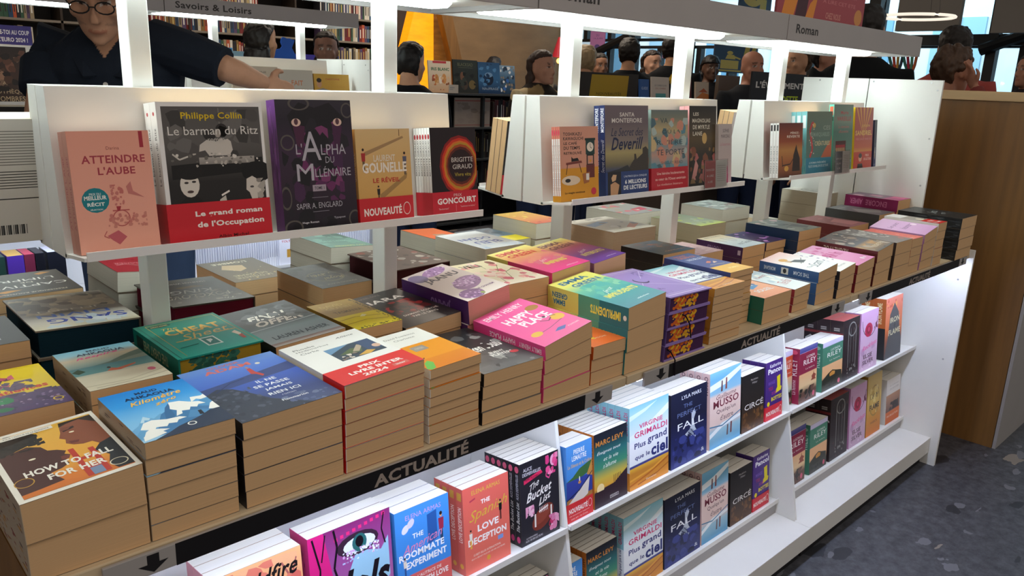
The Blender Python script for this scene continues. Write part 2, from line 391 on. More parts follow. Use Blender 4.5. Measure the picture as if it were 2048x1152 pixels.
# -- stacks along the front of the table
cov('howto', 'two face profiles on yellow and a white border', 'efe9dc', [('g', 5, 4, 96, 96, [(0, 'd9772c'), (14, 'e0802e'), (30, 'e9a63c'), (100, 'e9b548')]),
 ('p', '2e2622', (5, 92, 5, 62, 20, 70, 34, 74, 42, 80, 44, 87, 38, 93, 22, 95)), ('n', '2e2622', 26, 5, 70, 46, 95, 3, 6),
 ('p', '4e2a26', (5, 66, 30, 72, 40, 66, 43, 58, 50, 55, 56, 50, 53, 46, 57, 43, 54, 39, 50, 37, 52, 32, 44, 28, 34, 26, 40, 12, 5, 8)),
 ('p', '7a3a30', (49, 44, 57, 43, 54, 38, 48, 39)), ('e', 'f2e6c8', 28, 52, 3, 1.2), ('o', 'c99a3e', 12, 24, 8, 6, .12),
 ('p', '8d4e34', (96, 94, 70, 94, 64, 86, 62, 78, 58, 70, 62, 66, 60, 60, 65, 55, 72, 52, 80, 52, 84, 46, 96, 50)), ('p', '33261f', (66, 94, 64, 87, 72, 90, 84, 92, 96, 80, 96, 94)),
 ('p', '2b1c18', (64, 82, 76, 84, 76, 81, 65, 78)), ('e', 'f2e6c8', 71, 75, 2.4, 1.2), ('p', '6a2e2a', (63, 62, 72, 60, 70, 57, 64, 58)), ('p', '25262c', (96, 50, 84, 46, 76, 38, 84, 26, 78, 14, 82, 5, 96, 5)),
 ('n', '241d1a', 30, 5, 66, 44, 96, 2, 4), ('p', '7a4230', (66, 86, 74, 84, 70, 80, 64, 80)), ('r', 57, 6, 62, 50, 'c23a2c'), ('r', 72, 6, 77, 44, 'c23a2c'), ('r', 57, 30, 77, 34, 'c23a2c'), ('r', 57, 16, 77, 20, 'c23a2c'), ('r', 62, 6, 72, 16, '7c8fae'),
 ('p', 'd9772c', (5, 4, 62, 4, 40, 12, 20, 10, 5, 9)), ('r', 14, 90, 60, 95, 'efe9dc'), ('t', 'POUR L\'AMOUR DE LA ROMANCE', 37, 92.5, 40, 2, '4a3a33'),
 ('t', 'HOW TO FALL', 52, 33, 74, 8, 'f6f0e4', 'B'), ('t', 'FOR HER', 54, 21, 48, 8, 'f6f0e4', 'B'), ('o', 'e8dcc0', 86, 13, 8, 5, .14)],
 sp='b9a58c', spa=[('n', ['8c2f24', 'c28a3c', '6d5848'], 40, 6, 20, 90, 90, 2, 6)])
cov('kilo', 'snowy mountains under a bright blue sky', '2a8fdc', [G((0, '9ccdea'), (40, '79bbe6'), (70, '2f97df'), (100, '1682d6')),
 ('p', '6aa8d4', (0, 24, 10, 30, 22, 44, 30, 36, 40, 42, 50, 34, 50, 5, 0, 5)), ('p', 'bcd9ea', (14, 34, 22, 44, 27, 38, 24, 35, 20, 37, 18, 33)), ('p', '4f93c4', (70, 40, 80, 50, 86, 46, 100, 54, 100, 10, 70, 10)),
 ('p', '3a78ac', (20, 10, 30, 26, 40, 40, 48, 44, 58, 58, 66, 54, 74, 44, 86, 36, 100, 30, 100, 5, 20, 5)), ('p', '2f689a', (44, 18, 52, 34, 54, 46, 58, 57, 50, 50, 44, 40, 38, 24)), ('p', '4a8abc', (60, 22, 70, 34, 84, 30, 92, 24, 80, 18)),
 ('p', 'f7f5ee', (58, 58, 70, 56, 78, 50, 88, 46, 92, 40, 84, 41, 80, 37, 74, 40, 70, 35, 62, 37, 60, 32, 52, 30, 58, 40, 53, 45, 56, 51)), ('p', 'f7f5ee', (84, 58, 96, 56, 100, 58, 100, 50, 92, 49, 88, 52, 80, 48)), ('p', 'f7f5ee', (88, 28, 96, 38, 100, 40, 100, 26, 94, 25)),
 ('p', 'f7f5ee', (8, 22, 16, 32, 26, 34, 40, 29, 54, 28, 60, 24, 50, 23, 46, 19, 38, 21, 34, 17, 24, 20, 20, 16)), ('p', 'f7f5ee', (2, 2, 6, 14, 16, 19, 26, 16, 34, 12, 26, 11, 28, 7, 18, 5)), ('p', '5f9fcc', (0, 14, 8, 22, 12, 18, 6, 10, 0, 6)),
 ('p', '1b2c48', (12, 0, 30, 6, 44, 12, 60, 16, 74, 20, 88, 26, 100, 26, 100, 0)),
 ('p', '141c2c', (74, 22, 76, 30, 80, 30, 79, 21)), ('o', 'f7f5ee', 58, 11, 5, 3.2, .3), ('t', 'MAUD', 50, 90, 26, 5, '15315c', 'B'), ('t', 'ANKAOUA', 50, 82, 58, 6, '15315c', 'B'),
 ('t', 'Kilomètre', 52, 73, 62, 8, 'f2b84a', 's/b'), ('t', 'zéro', 58, 63, 28, 6, 'f2b84a', 's/b')], sp='a9967c', spa=[('n', ['3a2a22', '6a4a38'], 8, 5, 20, 95, 80, 3, 9)])
cov('ilne', 'a dusk-blue sea and a small red figure', '4a62b0', [G((0, '4a5478'), (25, '39477c'), (60, '3f60bc'), (85, '5e88de'), (100, '7ba6ec')),
 ('p', '3b4a80', (0, 62, 40, 66, 100, 74, 100, 60, 0, 52)), ('p', '343949', (0, 52, 14, 58, 26, 52, 34, 40, 44, 22, 58, 10, 70, 0, 0, 0)), ('n', ['454a5c', '2a2f40', '525668'], 40, 2, 2, 40, 50, 1.5, 4),
 ('n', ['59658c', '6d7898'], 20, 45, 0, 98, 20, 1, 5), ('l', '20305e', 1, (10, 52, 30, 62, 46, 64)), ('p', 'c8463c', (56, 68, 58, 78, 62, 79, 62, 70, 66, 62, 63, 60, 60, 66)), ('e', 'c89068', 60, 80.5, 1.6, 1.4), ('e', 'f4ecdc', 74, 84, 2.6, 1.8),
 ('t', 'OLIVIER', 44, 95, 34, 3.4, 'ee7c74', 'b'), ('t', 'ADAM', 44, 88, 48, 6.4, 'ee7c74', 'B'),
 ('t', 'IL NE', 60, 52, 20, 4.4, 'eef0f6', 'b'), ('t', 'SE PASSE', 60, 44, 36, 4.4, 'eef0f6', 'b'), ('t', 'JAMAIS', 62, 36, 28, 4.4, 'eef0f6', 'b'), ('t', 'RIEN ICI', 62, 28, 32, 4.4, 'eef0f6', 'b'), ('t', 'roman', 62, 22, 14, 1.8, 'c8cde0'), ('t', 'Flammarion', 62, 14, 26, 2.8, 'eef0f6', 'b')],
 sp='15161f')
cov('prix', 'a white cover, small photograph and red prize band', 'eeece6', [('t', 'Phoebe', 22, 88, 26, 3.6, '4b4a4a'), ('t', 'Hadjimarkos', 29, 82.5, 40, 3.6, '4b4a4a'), ('t', 'Clarke', 21, 77, 22, 3.6, '4b4a4a'), ('t', 'Allène', 76, 90, 24, 3.4, '4b4a4a', 's'),
 ('r', 34, 42, 92, 72, '3b4a58'), ('p', '6f96b8', (34, 60, 50, 66, 66, 72, 34, 72)), ('p', '5c6b48', (40, 54, 60, 62, 72, 58, 66, 50)), ('p', 'b8a790', (58, 55, 72, 66, 76, 62, 64, 52)), ('r', 74, 48, 92, 72, '425474'), ('e', 'd9b39c', 88, 54, 5, 4), ('p', 'd8a84e', (56, 44, 72, 50, 80, 46, 70, 42)), ('n', ['8a7a70', 'e0d5c6', '2c3038'], 16, 36, 43, 62, 54, 2, 4)],
 sp='eeece6', band=(0, 30, 'e02a28', [('t', 'PRIX', 50, 76, 26, 17, 'faf4ee', 'B'), ('t', 'LIVRE INTER', 52, 50, 66, 18, 'faf4ee', 'B'), ('t', '2024', 44, 24, 30, 17, 'faf4ee', 'B'), ('r', 66, 16, 86, 32, 'd86a60'), ('t', 'inter', 76, 24, 12, 8, 'faf4ee', 'b')]))
cov('orange', 'a white top and glowing orange lower half', 'e8930c', [('g', 0, 62, 100, 100, [(0, 'eae8e0'), (100, 'f0eee6')]), ('g', 0, 0, 100, 62, [(0, 'e4820c'), (38, 'e58a0e'), (40, 'ee9a14'), (100, 'ea960e')]), ('t', 'David Foenkinos', 50, 88, 60, 4, '77756c'), ('t', 'Charlotte', 50, 80, 40, 4, '77756c'), ('r', 30, 44, 56, 56, '9a8f84'), ('t', 'roman', 43, 50, 16, 4, 'c8c0b4'),
 ('p', '6fbf54', (0, 4, 10, 16, 20, 20, 24, 14, 14, 2, 4, 0)), ('p', 'e78a9c', (0, 14, 6, 20, 0, 26)), ('l', '1c1a18', 1.4, (2, 24, 10, 26, 16, 24, 24, 27))], sp='efece4')
cov('broken', 'a charcoal photograph and white brush lettering', '3a3a3c', [G((0, '6a6a6a'), (20, '3a3a3c'), (100, '2c2c2f')), ('n', ['8a8a88', '5a5a5c', '1c1c1f', '47474a'], 40, 0, 0, 100, 100, 4, 14), ('p', '232326', (30, 100, 70, 100, 86, 60, 76, 30, 40, 34, 26, 60)), ('p', '77777a', (20, 96, 36, 88, 30, 62, 18, 50)), ('t', 'Broken Souls', 58, 50, 74, 15, 'f4f2ec', 's/b'), ('t', 'BURNT', 66, 34, 24, 4, 'e8e6e0', 'b'), ('t', 'PLAYERS', 68, 28, 36, 5, 'e8e6e0', 'b'), ('e', 'c8343c', 86, 26, 7, 3), ('l', 'd8d6d0', .8, (60, 16, 60, 30))], sp='1c1b1e')
cov('happy', 'a hot-pink cover and white capital lettering', 'f05a9c', [G((0, 'ee4f96'), (100, 'f466a6')), ('t', 'EMILY HENRY', 47, 88, 76, 9, 'fde8f0', 'b'), ('t', 'HAPPY', 46, 66, 54, 14, 'fdeef4', 'B'), ('t', 'PLACE', 58, 50, 56, 14, 'fdeef4', 'B'), ('e', 'b07a3c', 84, 72, 12, 6), ('l', '8a3a5c', .8, (16, 22, 50, 24, 88, 30)), ('e', 'e8b43c', 84, 36, 12, 7), ('e', 'e8b43c', 22, 24, 10, 5), ('p', '4a5aa8', (44, 14, 56, 18, 70, 16, 60, 11)), ('l', '7a3048', 1.4, (56, 42, 66, 36, 76, 40)), ('l', '7a3048', 1.4, (78, 44, 86, 40)), ('e', '3a2430', 70, 46, 3, 2), ('t', 'roman', 80, 12, 22, 2.4, 'f9cfe0')],
 sp='e8478c', spa=[('t', 'HAPPY PLACE', 58, 50, 36, 40, 'fbe0ec', 'b'), ('t', 'EMILY HENRY', 20, 50, 30, 36, 'fbe0ec', 'b')])
cov('surf', 'an orange cover crossed by white lines', 'ea6a24', [G((0, 'f0742c'), (100, 'e8641e')), ('p', 'f2ead8', (30, 50, 74, 62, 78, 57, 34, 46)), ('l', 'f2ead8', 2, (40, 40, 50, 48, 60, 70)), ('l', 'f2ead8', 2, (60, 58, 80, 50)), ('p', '3f8a5c', (60, 78, 82, 84, 76, 76)), ('t', 'POCHE', 62, 20, 34, 3, 'f8d8bc', 'b'), ('e', 'e8c02c', 42, 24, 5, 6)], sp='c8581c')
cov('emmateal', 'a yellow-to-teal cover and blue capital lettering', '2f8f96', [G((0, '1f7f90'), (40, '35a0a0'), (62, '6fc0a0'), (82, 'e2e070'), (100, 'f2ea7a')), ('n', ['4fb0a8', '8accaa', '63bca6'], 24, 20, 36, 96, 72, 4, 12), ('t', 'EMMA', 46, 90, 66, 9, '1e6f9c', 'B'), ('t', 'GREEN', 54, 77, 68, 9, '1e6f9c', 'B'), ('t', 'Jeux', 46, 45, 30, 9, 'eaf2e0', 's/'), ('t', 'IMPRUDENTS', 54, 33, 76, 9, 'e8e05a', 'B'), ('t', 'addictives', 60, 10, 30, 2.6, 'd8ecec', 'b')],
 sp='7fa872', spa=[('r', 0, 0, 34, 100, '1f7480'), ('r', 34, 0, 60, 100, '549c84'), ('r', 60, 0, 100, 100, 'd8d470'), ('t', 'EMMA', 85, 66, 16, 26, '1e6f9c', 'B'), ('t', 'GREEN', 84, 34, 20, 26, '1e6f9c', 'B'), ('t', 'IMPRUDENTS', 27, 50, 36, 40, 'e8e05a', 'B'), ('e', 'e8e8e0', 4, 50, 2, 12)])
cov('emmapink', 'a yellow-to-pink cover and red capital lettering', 'ee5a8c', [G((0, 'ee3f8c'), (40, 'f2688a'), (70, 'f0b070'), (100, 'f2ea74')), ('n', ['f29a80', 'ee7a90'], 14, 10, 30, 96, 70, 4, 12), ('t', 'EMMA', 40, 88, 62, 11, 'd8303c', 'B'), ('t', 'GREEN', 48, 74, 66, 11, 'd8303c', 'B'), ('t', 'Jeux', 50, 40, 30, 9, 'fbe8e0', 's/'), ('t', 'INFINIS', 58, 28, 52, 9, 'f0e45a', 'B'), ('t', 'addictives', 66, 8, 30, 2.6, 'fbe0e8', 'b')],
 sp='e0407c', spa=[('r', 66, 0, 100, 100, 'd8cc6c'), ('t', 'GREEN', 84, 55, 22, 60, 'c83a44', 'B')])
cov('emmapurp', 'a yellow-to-purple cover and dark red capital lettering', '7a3f98', [G((0, '6a3a9c'), (30, '8a4898'), (60, 'c8607c'), (85, 'd8a860'), (100, 'd8d070')), ('t', 'EMMA', 42, 88, 62, 11, '6a2438', 'B'), ('t', 'GREEN', 50, 74, 66, 11, '6a2438', 'B'), ('t', 'Jeux', 52, 42, 30, 9, 'f0d8d8', 's/'), ('t', 'INTERDITS', 60, 30, 62, 9, 'ecd860', 'B'), ('t', 'addictives', 70, 8, 30, 2.6, 'e8d8f0', 'b')], sp='8a5a70')
cov('purple', 'a lavender framed cover and a crescent, edges sprayed orange', '9a80c4', [G((0, '9a80c4'), (100, 'a68ccc')), ('r', 7, 5, 93, 6.5, 'd8cae8'), ('r', 7, 94, 93, 95.5, 'd8cae8'), ('r', 7, 5, 8.5, 95, 'd8cae8'), ('r', 91.5, 5, 93, 95, 'd8cae8'), ('r', 12, 9, 88, 9.8, 'c8b6de'), ('r', 12, 90, 88, 90.8, 'c8b6de'), ('r', 12, 9, 12.8, 90, 'c8b6de'), ('r', 87.2, 9, 88, 90, 'c8b6de'), ('l', 'd8cae8', .9, (8, 66, 92, 20)), ('l', 'd8cae8', .9, (8, 34, 92, 88)), ('e', '3f2d5c', 44, 58, 12, 9), ('e', 'a08ac8', 47, 60, 10.5, 8), ('n', '6a549a', 14, 16, 12, 40, 30, 1, 3), ('n', '6a549a', 10, 66, 70, 86, 88, 1, 3)],
 sp='5a4484', spa=[('o', 'c8b8a0', 50, 50, 4, 38, .3), ('o', 'c8b8a0', 10, 50, 6, 42, .2), ('o', 'c8b8a0', 10, 50, 3, 24, .3)], pg='4a2c50', hard=1, kind='hardcover book', edge=['d8682c', 'e8ae2e', 'd8682c', 'e8b838'], ribbon='1b1620')
GRIM = [G((0, 'd89030'), (20, 'c88430'), (26, 'e2b03a'), (27, '3a3f86'), (29, '3a3f86'), (30, 'e8ecf0'), (55, 'eef0f2'), (80, 'bcdce4'), (100, '86c2d2')), ('p', 'e6f0f2', (0, 66, 30, 70, 60, 78, 100, 90, 100, 82, 60, 70, 30, 62, 0, 58)), ('p', 'd8eaee', (0, 84, 40, 90, 70, 98, 40, 94, 0, 90)), ('l', 'b8641c', 2, (0, 6, 50, 12, 100, 22)), ('l', 'e2a23c', 2.4, (0, 12, 60, 16, 100, 25)), ('l', 'a85c1c', 1.4, (20, 4, 70, 8, 100, 14)),
 ('t', 'VIRGINIE', 54, 74, 60, 5.6, 'd0356c', 'b'), ('t', 'GRIMALDI', 54, 65, 84, 7, 'd0356c', 'b'), ('t', 'Plus', 26, 52, 28, 7, '2c3576', 'b'), ('t', 'grand', 70, 53, 50, 11, '2c3576', 'b'), ('t', 'que le', 32, 37, 38, 7, '2c3576', 'b'), ('t', 'ciel', 76, 39, 44, 15, '2c3576', 'B'), ('t', 'Flammarion', 54, 6, 26, 2.4, 'f4e0c4')]
cov('grim', 'a pale sky, big blue lettering and a wheat field', '8cc4d2', GRIM, sp='86bcca', spa=[('r', 0, 0, 22, 100, 'c88430'), ('r', 22, 0, 60, 100, 'dfe6ec'), ('t', 'GRIMALDI', 80, 50, 28, 52, 'c8386c', 'b'), ('t', 'Plus grand que le ciel', 42, 50, 34, 50, '2c3576', 'b')])
C['grimlit'] = dict(C['grim'], pg=PAGE_LIT)  # same cover, pages with the shelf light painted in
cov('navy', 'a navy cover over a yellow foot and orange capitals', '3f4a86', [G((0, 'e2aa3c'), (30, 'e6b44a'), (31, '414c8a'), (100, '4a568e')), ('t', 'VIRGINIE', 40, 92, 50, 6, 'd8764c', 'b'), ('t', 'GRIMALDI', 50, 84, 66, 7, 'd8764c', 'b'), ('t', 'UNE BELLE VIE', 58, 72, 76, 7, 'dfe2ee', 'b'), ('p', 'e2856a', (40, 50, 60, 56, 66, 52, 50, 47)), ('p', 'e8c8b0', (56, 44, 74, 52, 78, 46)), ('l', 'e8d48a', 1, (30, 40, 80, 36)), ('t', 'ROMAN', 60, 16, 40, 5, 'f2dc9a', 'b')], sp='343c70')
cov('teal16', 'an orange cover, blue lettering and a green spine', 'e8a070', [G((0, 'e8946a'), (60, 'ecb08a'), (100, 'e8c0a8')), ('p', '4a8cc0', (30, 50, 70, 58, 76, 44, 40, 36)), ('t', 'SOLEIL', 56, 26, 56, 10, 'dfe6ee', 'b'), ('n', ['2c5c9a', 'f0e0cc'], 10, 20, 44, 90, 80, 3, 8)], sp='24705e', spa=[('e', '5aa08a', 50, 50, 3, 20)])
cov('cool', 'an icy-blue cover and curly red lettering', 'dfe8ea', [G((0, 'e6ecec'), (100, 'cfe0e6')), ('n', ['b8ccd8', '8fb0c0', 'f4f4ee'], 20, 4, 40, 96, 96, 4, 12), ('t', 'The Risk', 60, 32, 60, 16, 'b84a54', 's/'), ('t', 'ROMANCE', 50, 70, 60, 8, 'a8646c', 'b')], sp='8c2c34')
cov('scam', 'a couple sketch on pink and a blue spine', 'e8e6e4', [('g', 0, 0, 100, 100, [(0, 'e6ecec'), (55, 'eae8e6'), (100, 'f0c8c4')]), ('e', 'd8a44c', 36, 72, 13, 7), ('p', 'c8a888', (26, 66, 40, 66, 46, 56, 30, 56)), ('p', '3a4048', (34, 60, 60, 60, 78, 46, 52, 42)), ('l', '3a4048', 1.2, (40, 42, 86, 58)), ('t', 'The', 30, 24, 20, 6, '3f4a66', 's'), ('t', 'Scam', 66, 26, 52, 18, '3f4a66', 's/')], sp='34588c', spa=[('t', 'MORGANE', 82, 50, 20, 36, 'c8d4e4', 'b'), ('r', 50, 20, 62, 80, 'd8d8d4'), ('e', '30343c', 56, 50, 3, 22), ('t', 'THE SCAM', 28, 50, 26, 36, 'c8d4e4', 'b')])
cov('w17', 'a cream-white cover dotted with mauve flowers', 'ecebe8', [G((0, 'eceae6'), (100, 'f0eff0')), ('n', ['8a7ca8', 'a89cc4', '6a6a94'], 22, 2, 30, 96, 98, 2, 6), ('t', 'Roman', 60, 14, 40, 6, '8a8a94')], sp='2c2f3c')
cov('pink', 'a rose-pink cover and large magenta lettering', 'e49cc4', [G((0, 'e08abc'), (100, 'e8acd0')), ('n', ['c85a94', 'd878ac', 'eab8d6'], 20, 4, 50, 96, 96, 4, 12), ('t', 'All In', 50, 54, 60, 20, 'b8347c', 'b'), ('e', 'f0e0ea', 70, 12, 5, 4), ('e', 'f0e0ea', 84, 12, 4, 3)], sp='7c2430')
cov('maroon', 'a stormy dark photograph and a maroon spine', '4c4440', [G((0, '4a4646'), (30, 'b88a54'), (40, '54565e'), (70, '4a3c38'), (100, '5a5450')), ('n', ['2c2a2c', '8a7868', 'a8988a', '3c4450'], 30, 2, 2, 98, 98, 4, 14), ('l', '6a3430', 5, (20, 90, 34, 56)), ('l', 'c8bcb0', 3, (40, 84, 40, 60)), ('t', 'REGRETFUL', 66, 16, 60, 8, 'c8b8a0', 'b')], sp='5c2424', spa=[('t', 'REGRETFUL', 66, 50, 40, 50, 'c8b8a8', 'b')])
cov('gray', 'a grey-brown smoky cover and pale letters', '7a706a', [G((0, '7c7470'), (100, '6a6460')), ('n', ['d8d4cc', 'a8a09a', '4c4644'], 30, 2, 30, 98, 98, 3, 9), ('t', 'FRAGILE', 52, 66, 70, 18, 'c8c2ba', 'b'), ('e', 'c85a4c', 82, 14, 6, 5)], sp='3a2e2c')
cov('coral', 'a coral-red pocket cover', 'e06a5c', [G((0, 'e2705e'), (100, 'd85c50')), ('n', ['f0a090', 'c04a44'], 12, 4, 4, 96, 96, 4, 10)], sp='a84038')
cov('lilac', 'a lilac cover and plum handwriting', 'd2a4cc', [G((0, 'cf9ecb'), (100, 'd8b0d4')), ('t', 'Les jours', 44, 66, 60, 12, '6a3a74', 's'), ('t', 'heureux', 56, 46, 60, 12, '6a3a74', 's'), ('e', 'f0d8e8', 84, 40, 8, 6)], sp='b888b4')
cov('whitered', 'a white and grey cover and a red corner', 'dedad4', [('g', 0, 0, 100, 100, [(0, 'cf2c2a'), (34, 'cf2c2a'), (35, '8a8276'), (70, '9a9288'), (71, 'e4e2de'), (100, 'e6e4e0')]), ('e', 'e0d2bc', 50, 42, 18, 8), ('t', 'PRIX', 50, 22, 50, 8, 'f2e4e0', 'b'), ('t', 'DES LIBRAIRES', 50, 10, 70, 6, 'f2e4e0', 'b')], sp='d8d4ce')
cov('black', 'a matt-black cover and silver script', '25292b', [G((0, '23282a'), (100, '2c3234')), ('t', 'Serre', 50, 58, 40, 14, '9aa0a0', 's/'), ('t', 'moi', 50, 42, 30, 10, '9aa0a0', 's/')], sp='1d1f21', spa=[('n', ['4a4c50', '33353a', '101214'], 60, 2, 6, 98, 94, 3, 10)])
# -- second row
cov('impat', 'a yellow cover and purple scaly tree pattern', 'f0d010', [G((0, '54406a'), (36, '5a4470'), (37, 'eecf12'), (100, 'f2d414')), ('n', ['5a3f6a', '6a4a74', '46345c'], 44, 2, 2, 96, 40, 4, 9), ('n', ['a890b0', '8a72a0'], 26, 30, 4, 96, 34, 1.6, 3), ('n', ['2f8a58', '3a9a62', '2a7a50'], 16, 0, 6, 50, 60, 6, 12), ('n', ['c24a6a', 'd86a80', '6a3a5c', '4a3058'], 34, 0, 54, 62, 84, 4, 9), ('n', ['5a4064', '4a3458'], 16, 44, 46, 78, 66, 4, 9), ('t', 'Les', 22, 56, 24, 9, 'd8402c', 'B'), ('t', 'Impatientes', 48, 44, 84, 12, 'd8402c', 'B/'), ('o', 'e8c83c', 88, 12, 6, 4, .3)], sp='c8a818')
cov('maudpink', 'a beach scene and a reclining woman', '9cc4d0', [G((0, 'd8ceb4'), (30, 'e0d8be'), (40, 'a8b4a4'), (52, '6c8c8c'), (62, '9aa89a'), (76, 'c8b89a'), (88, '86b4c0'), (100, '62a4bc')), ('g', 0, 36, 100, 54, [(0, '6a9a98'), (100, '4f7f84')]), ('p', '5f7468', (30, 54, 52, 58, 70, 66, 86, 72, 100, 76, 100, 54)), ('p', '7d8a7c', (58, 54, 76, 60, 100, 64, 100, 54)), ('p', 'c8684a', (38, 36, 46, 42, 52, 39, 78, 44, 76, 41, 54, 34)), ('e', '3a2420', 44, 44, 2.4, 2), ('p', '2f4a34', (0, 46, 10, 52, 16, 44, 6, 40)), ('l', 'b8ac90', 1, (0, 10, 50, 8, 100, 18)), ('l', 'a89c84', 1, (10, 4, 60, 4, 100, 10)), ('e', 'd86a84', 86, 22, 5, 4), ('t', 'MAUD', 54, 93, 30, 4, '16304c', 'b'), ('t', 'ANKAOUA', 54, 86, 62, 6, '16304c', 'B'), ('t', 'Respire', 46, 78, 56, 7, 'e85a94', 's/b')], sp='a8967c', spa=[('n', ['6a5440', '4a3a30'], 10, 10, 30, 80, 70, 3, 7)])
cov('cheat', 'a teal cloth cover and gold lettering', '128c7c', [G((0, '18b09c'), (40, '129c8a'), (100, '0c6a58')), ('r', 12, 4, 12.8, 96, 'b8923c'), ('r', 95, 4, 95.8, 96, 'b8923c'), ('r', 12, 95, 95, 95.8, 'b8923c'), ('r', 4, 0, 5, 100, '0a5a4c'), ('e', '1c3a34', 26, 90, 14, 3.6), ('t', 'SARAH ADAMS', 26, 90, 20, 3, 'c8b070', 'b'), ('t', 'The', 32, 78, 18, 6, 'd8ac4c', 's'), ('t', 'CHEAT', 54, 66, 66, 15, 'd8ac4c', 'B'), ('t', 'Sheet', 60, 50, 60, 14, 'd8b45c', 's/'), ('r', 20, 39, 46, 41, 'c8a04c'), ('r', 70, 44, 94, 46, 'c8a04c'), ('r', 44, 16, 62, 38, 'e0ece4'), ('r', 46, 18, 60, 36, '1a7c70'), ('p', 'e0ece4', (50, 22, 50, 32, 56, 32, 56, 28, 53, 26)), ('l', '0c5a4e', 1.4, (16, 24, 38, 26)), ('p', 'f0e4d0', (84, 36, 90, 40, 92, 30, 88, 24)), ('p', 'b84a3c', (86, 26, 92, 28, 90, 16, 86, 16))],  # teal darkens towards the head: the post's shadow painted into the gradient
 sp='0e7466', spa=[('t', 'THE CHEAT SHEET', 52, 50, 60, 50, 'a8b08a', 'b'), ('r', 76, 20, 92, 80, '1c3a34')], pg='a88a2c', hard=1, kind='hardcover book', edge=['2f5f54', '3a7464'])
cov('final', 'a grey lakeside cover and white brush capitals', '7c8a8c', [G((0, 'b8b4ae'), (6, '8a6a64'), (8, 'a8b4b8'), (34, '8fa4aa'), (46, '5a6a6e'), (60, '464c50'), (100, '4a4e52')), ('n', ['383e42', '565c60', '6a7072'], 30, 2, 50, 98, 96, 4, 12), ('l', 'c8d4d8', 1.2, (0, 42, 40, 44, 100, 47)), ('t', 'FINAL', 48, 70, 60, 13, 'ece8de', 'sB'), ('t', 'OFFER', 52, 55, 66, 13, 'ece8de', 'sB'), ('t', 'LAUREN ASHER', 52, 18, 78, 8, '33404c', 'b')], sp='2a2c30')
cov('yellow', 'a mustard and yellow cover and a zigzag border', 'e2cc14', [('g', 0, 0, 100, 100, [(0, 'ecd818'), (46, 'e6d010'), (47, 'a8883c'), (100, 'a08038')]), ('n', '4a3c10', 60, 90, 2, 99, 98, 1.4, 2.4), ('n', '4a3c10', 30, 4, 1, 96, 7, 1.4, 2.4), ('t', 'DAVID', 40, 86, 50, 8, 'b89c58', 'b'), ('t', 'GRANN', 46, 76, 56, 8, 'b89c58', 'b'), ('t', 'TASMANIA', 50, 60, 62, 8, '6a5424', 'b'), ('l', 'b89810', 1.6, (0, 34, 40, 38, 88, 30)), ('l', 'b89810', 1.6, (0, 20, 50, 24, 88, 16)), ('p', 'ece4a8', (48, 36, 60, 42, 66, 38, 56, 34))], sp='8a7028')
cov('kiara', 'a black and blood-red cover and white capitals', '332c2c', [G((0, '3a3130'), (50, '2e2626'), (100, '3c3836')), ('n', ['8a2424', '6a2020', 'b03030', '4a2422'], 34, 24, 20, 92, 66, 3, 10), ('p', 'a8302c', (60, 66, 76, 62, 84, 44, 72, 30, 64, 44)), ('n', ['241e1e', '54302c'], 16, 30, 40, 70, 66, 4, 9), ('t', 'KIARA', 44, 76, 80, 10, 'd8ccc4', 'b'), ('t', 'HAZEL DIAZ', 40, 92, 40, 4, '7a706a', 'b'), ('t', 'DIAMANT ÉCORCHÉ', 60, 27, 62, 4.4, 'f2e8e0', 'b'), ('t', 'PAR LE SANG', 60, 20, 44, 4.4, 'f2e8e0', 'b')], sp='241e1e')
cov('jaanu', 'mauve shells on cream and a violet spine', 'd8c8c0', [G((0, 'e0d4cc'), (100, 'c8b4b0')), ('e', '8a5a94', 62, 38, 34, 15, 12), ('e', 'a87ab0', 64, 40, 24, 9, 12), ('e', '9a6aa4', 60, 88, 30, 10, 8), ('e', '6a5a84', 16, 84, 18, 12), ('e', '7a4a88', 30, 12, 24, 12), ('n', ['d8b8dc', '6a3a78', 'c090c8'], 40, 30, 28, 96, 50, 1.5, 3.6), ('n', ['d8b8dc', '6a3a78'], 20, 30, 80, 92, 98, 1.5, 3.2), ('n', ['c8a0cc', '5a2a68'], 16, 12, 2, 52, 22, 1.5, 3.2), ('t', 'JAANU', 50, 68, 76, 15, '2c1c30', 'B'), ('t', 'OCÉANE GHANEM', 60, 17, 60, 4.6, '6a3a70', 'b'), ('e', '8aa044', 46, 6, 4, 3)],
 sp='4a2464', spa=[('t', 'JAANU', 40, 50, 30, 60, '8a6aa0', 'B')], pg='d89a8c')
cov('floral', 'pink blossoms and thin stems on cream', 'ecdcc4', [G((0, 'ecdcc6'), (100, 'f0e4b8')), ('n', ['e88a8c', 'f0b8a8', 'd86a78', 'f6d8c8'], 34, 2, 2, 98, 98, 4, 12), ('l', '7a8a3c', 1.2, (10, 10, 30, 40, 50, 80)), ('l', '7a8a3c', 1.2, (40, 20, 60, 44, 90, 54)), ('l', '7a8a3c', 1, (20, 60, 50, 50, 84, 76)), ('t', 'VELI', 30, 84, 44, 13, '3a2a2c', 'B'), ('e', '8a3a34', 84, 88, 8, 8)], sp='a83a34')
cov('brown', 'a sooty black and rust cover', '2e2926', [G((0, '2a2a2a'), (50, '3a2c24'), (100, '4c4640')), ('n', ['8a4424', '6a3420', '24242a', '2f4450'], 30, 20, 10, 96, 90, 4, 12), ('t', 'CENDRES', 60, 18, 62, 5, 'c8804c', 'b')], sp='1f1c1c')
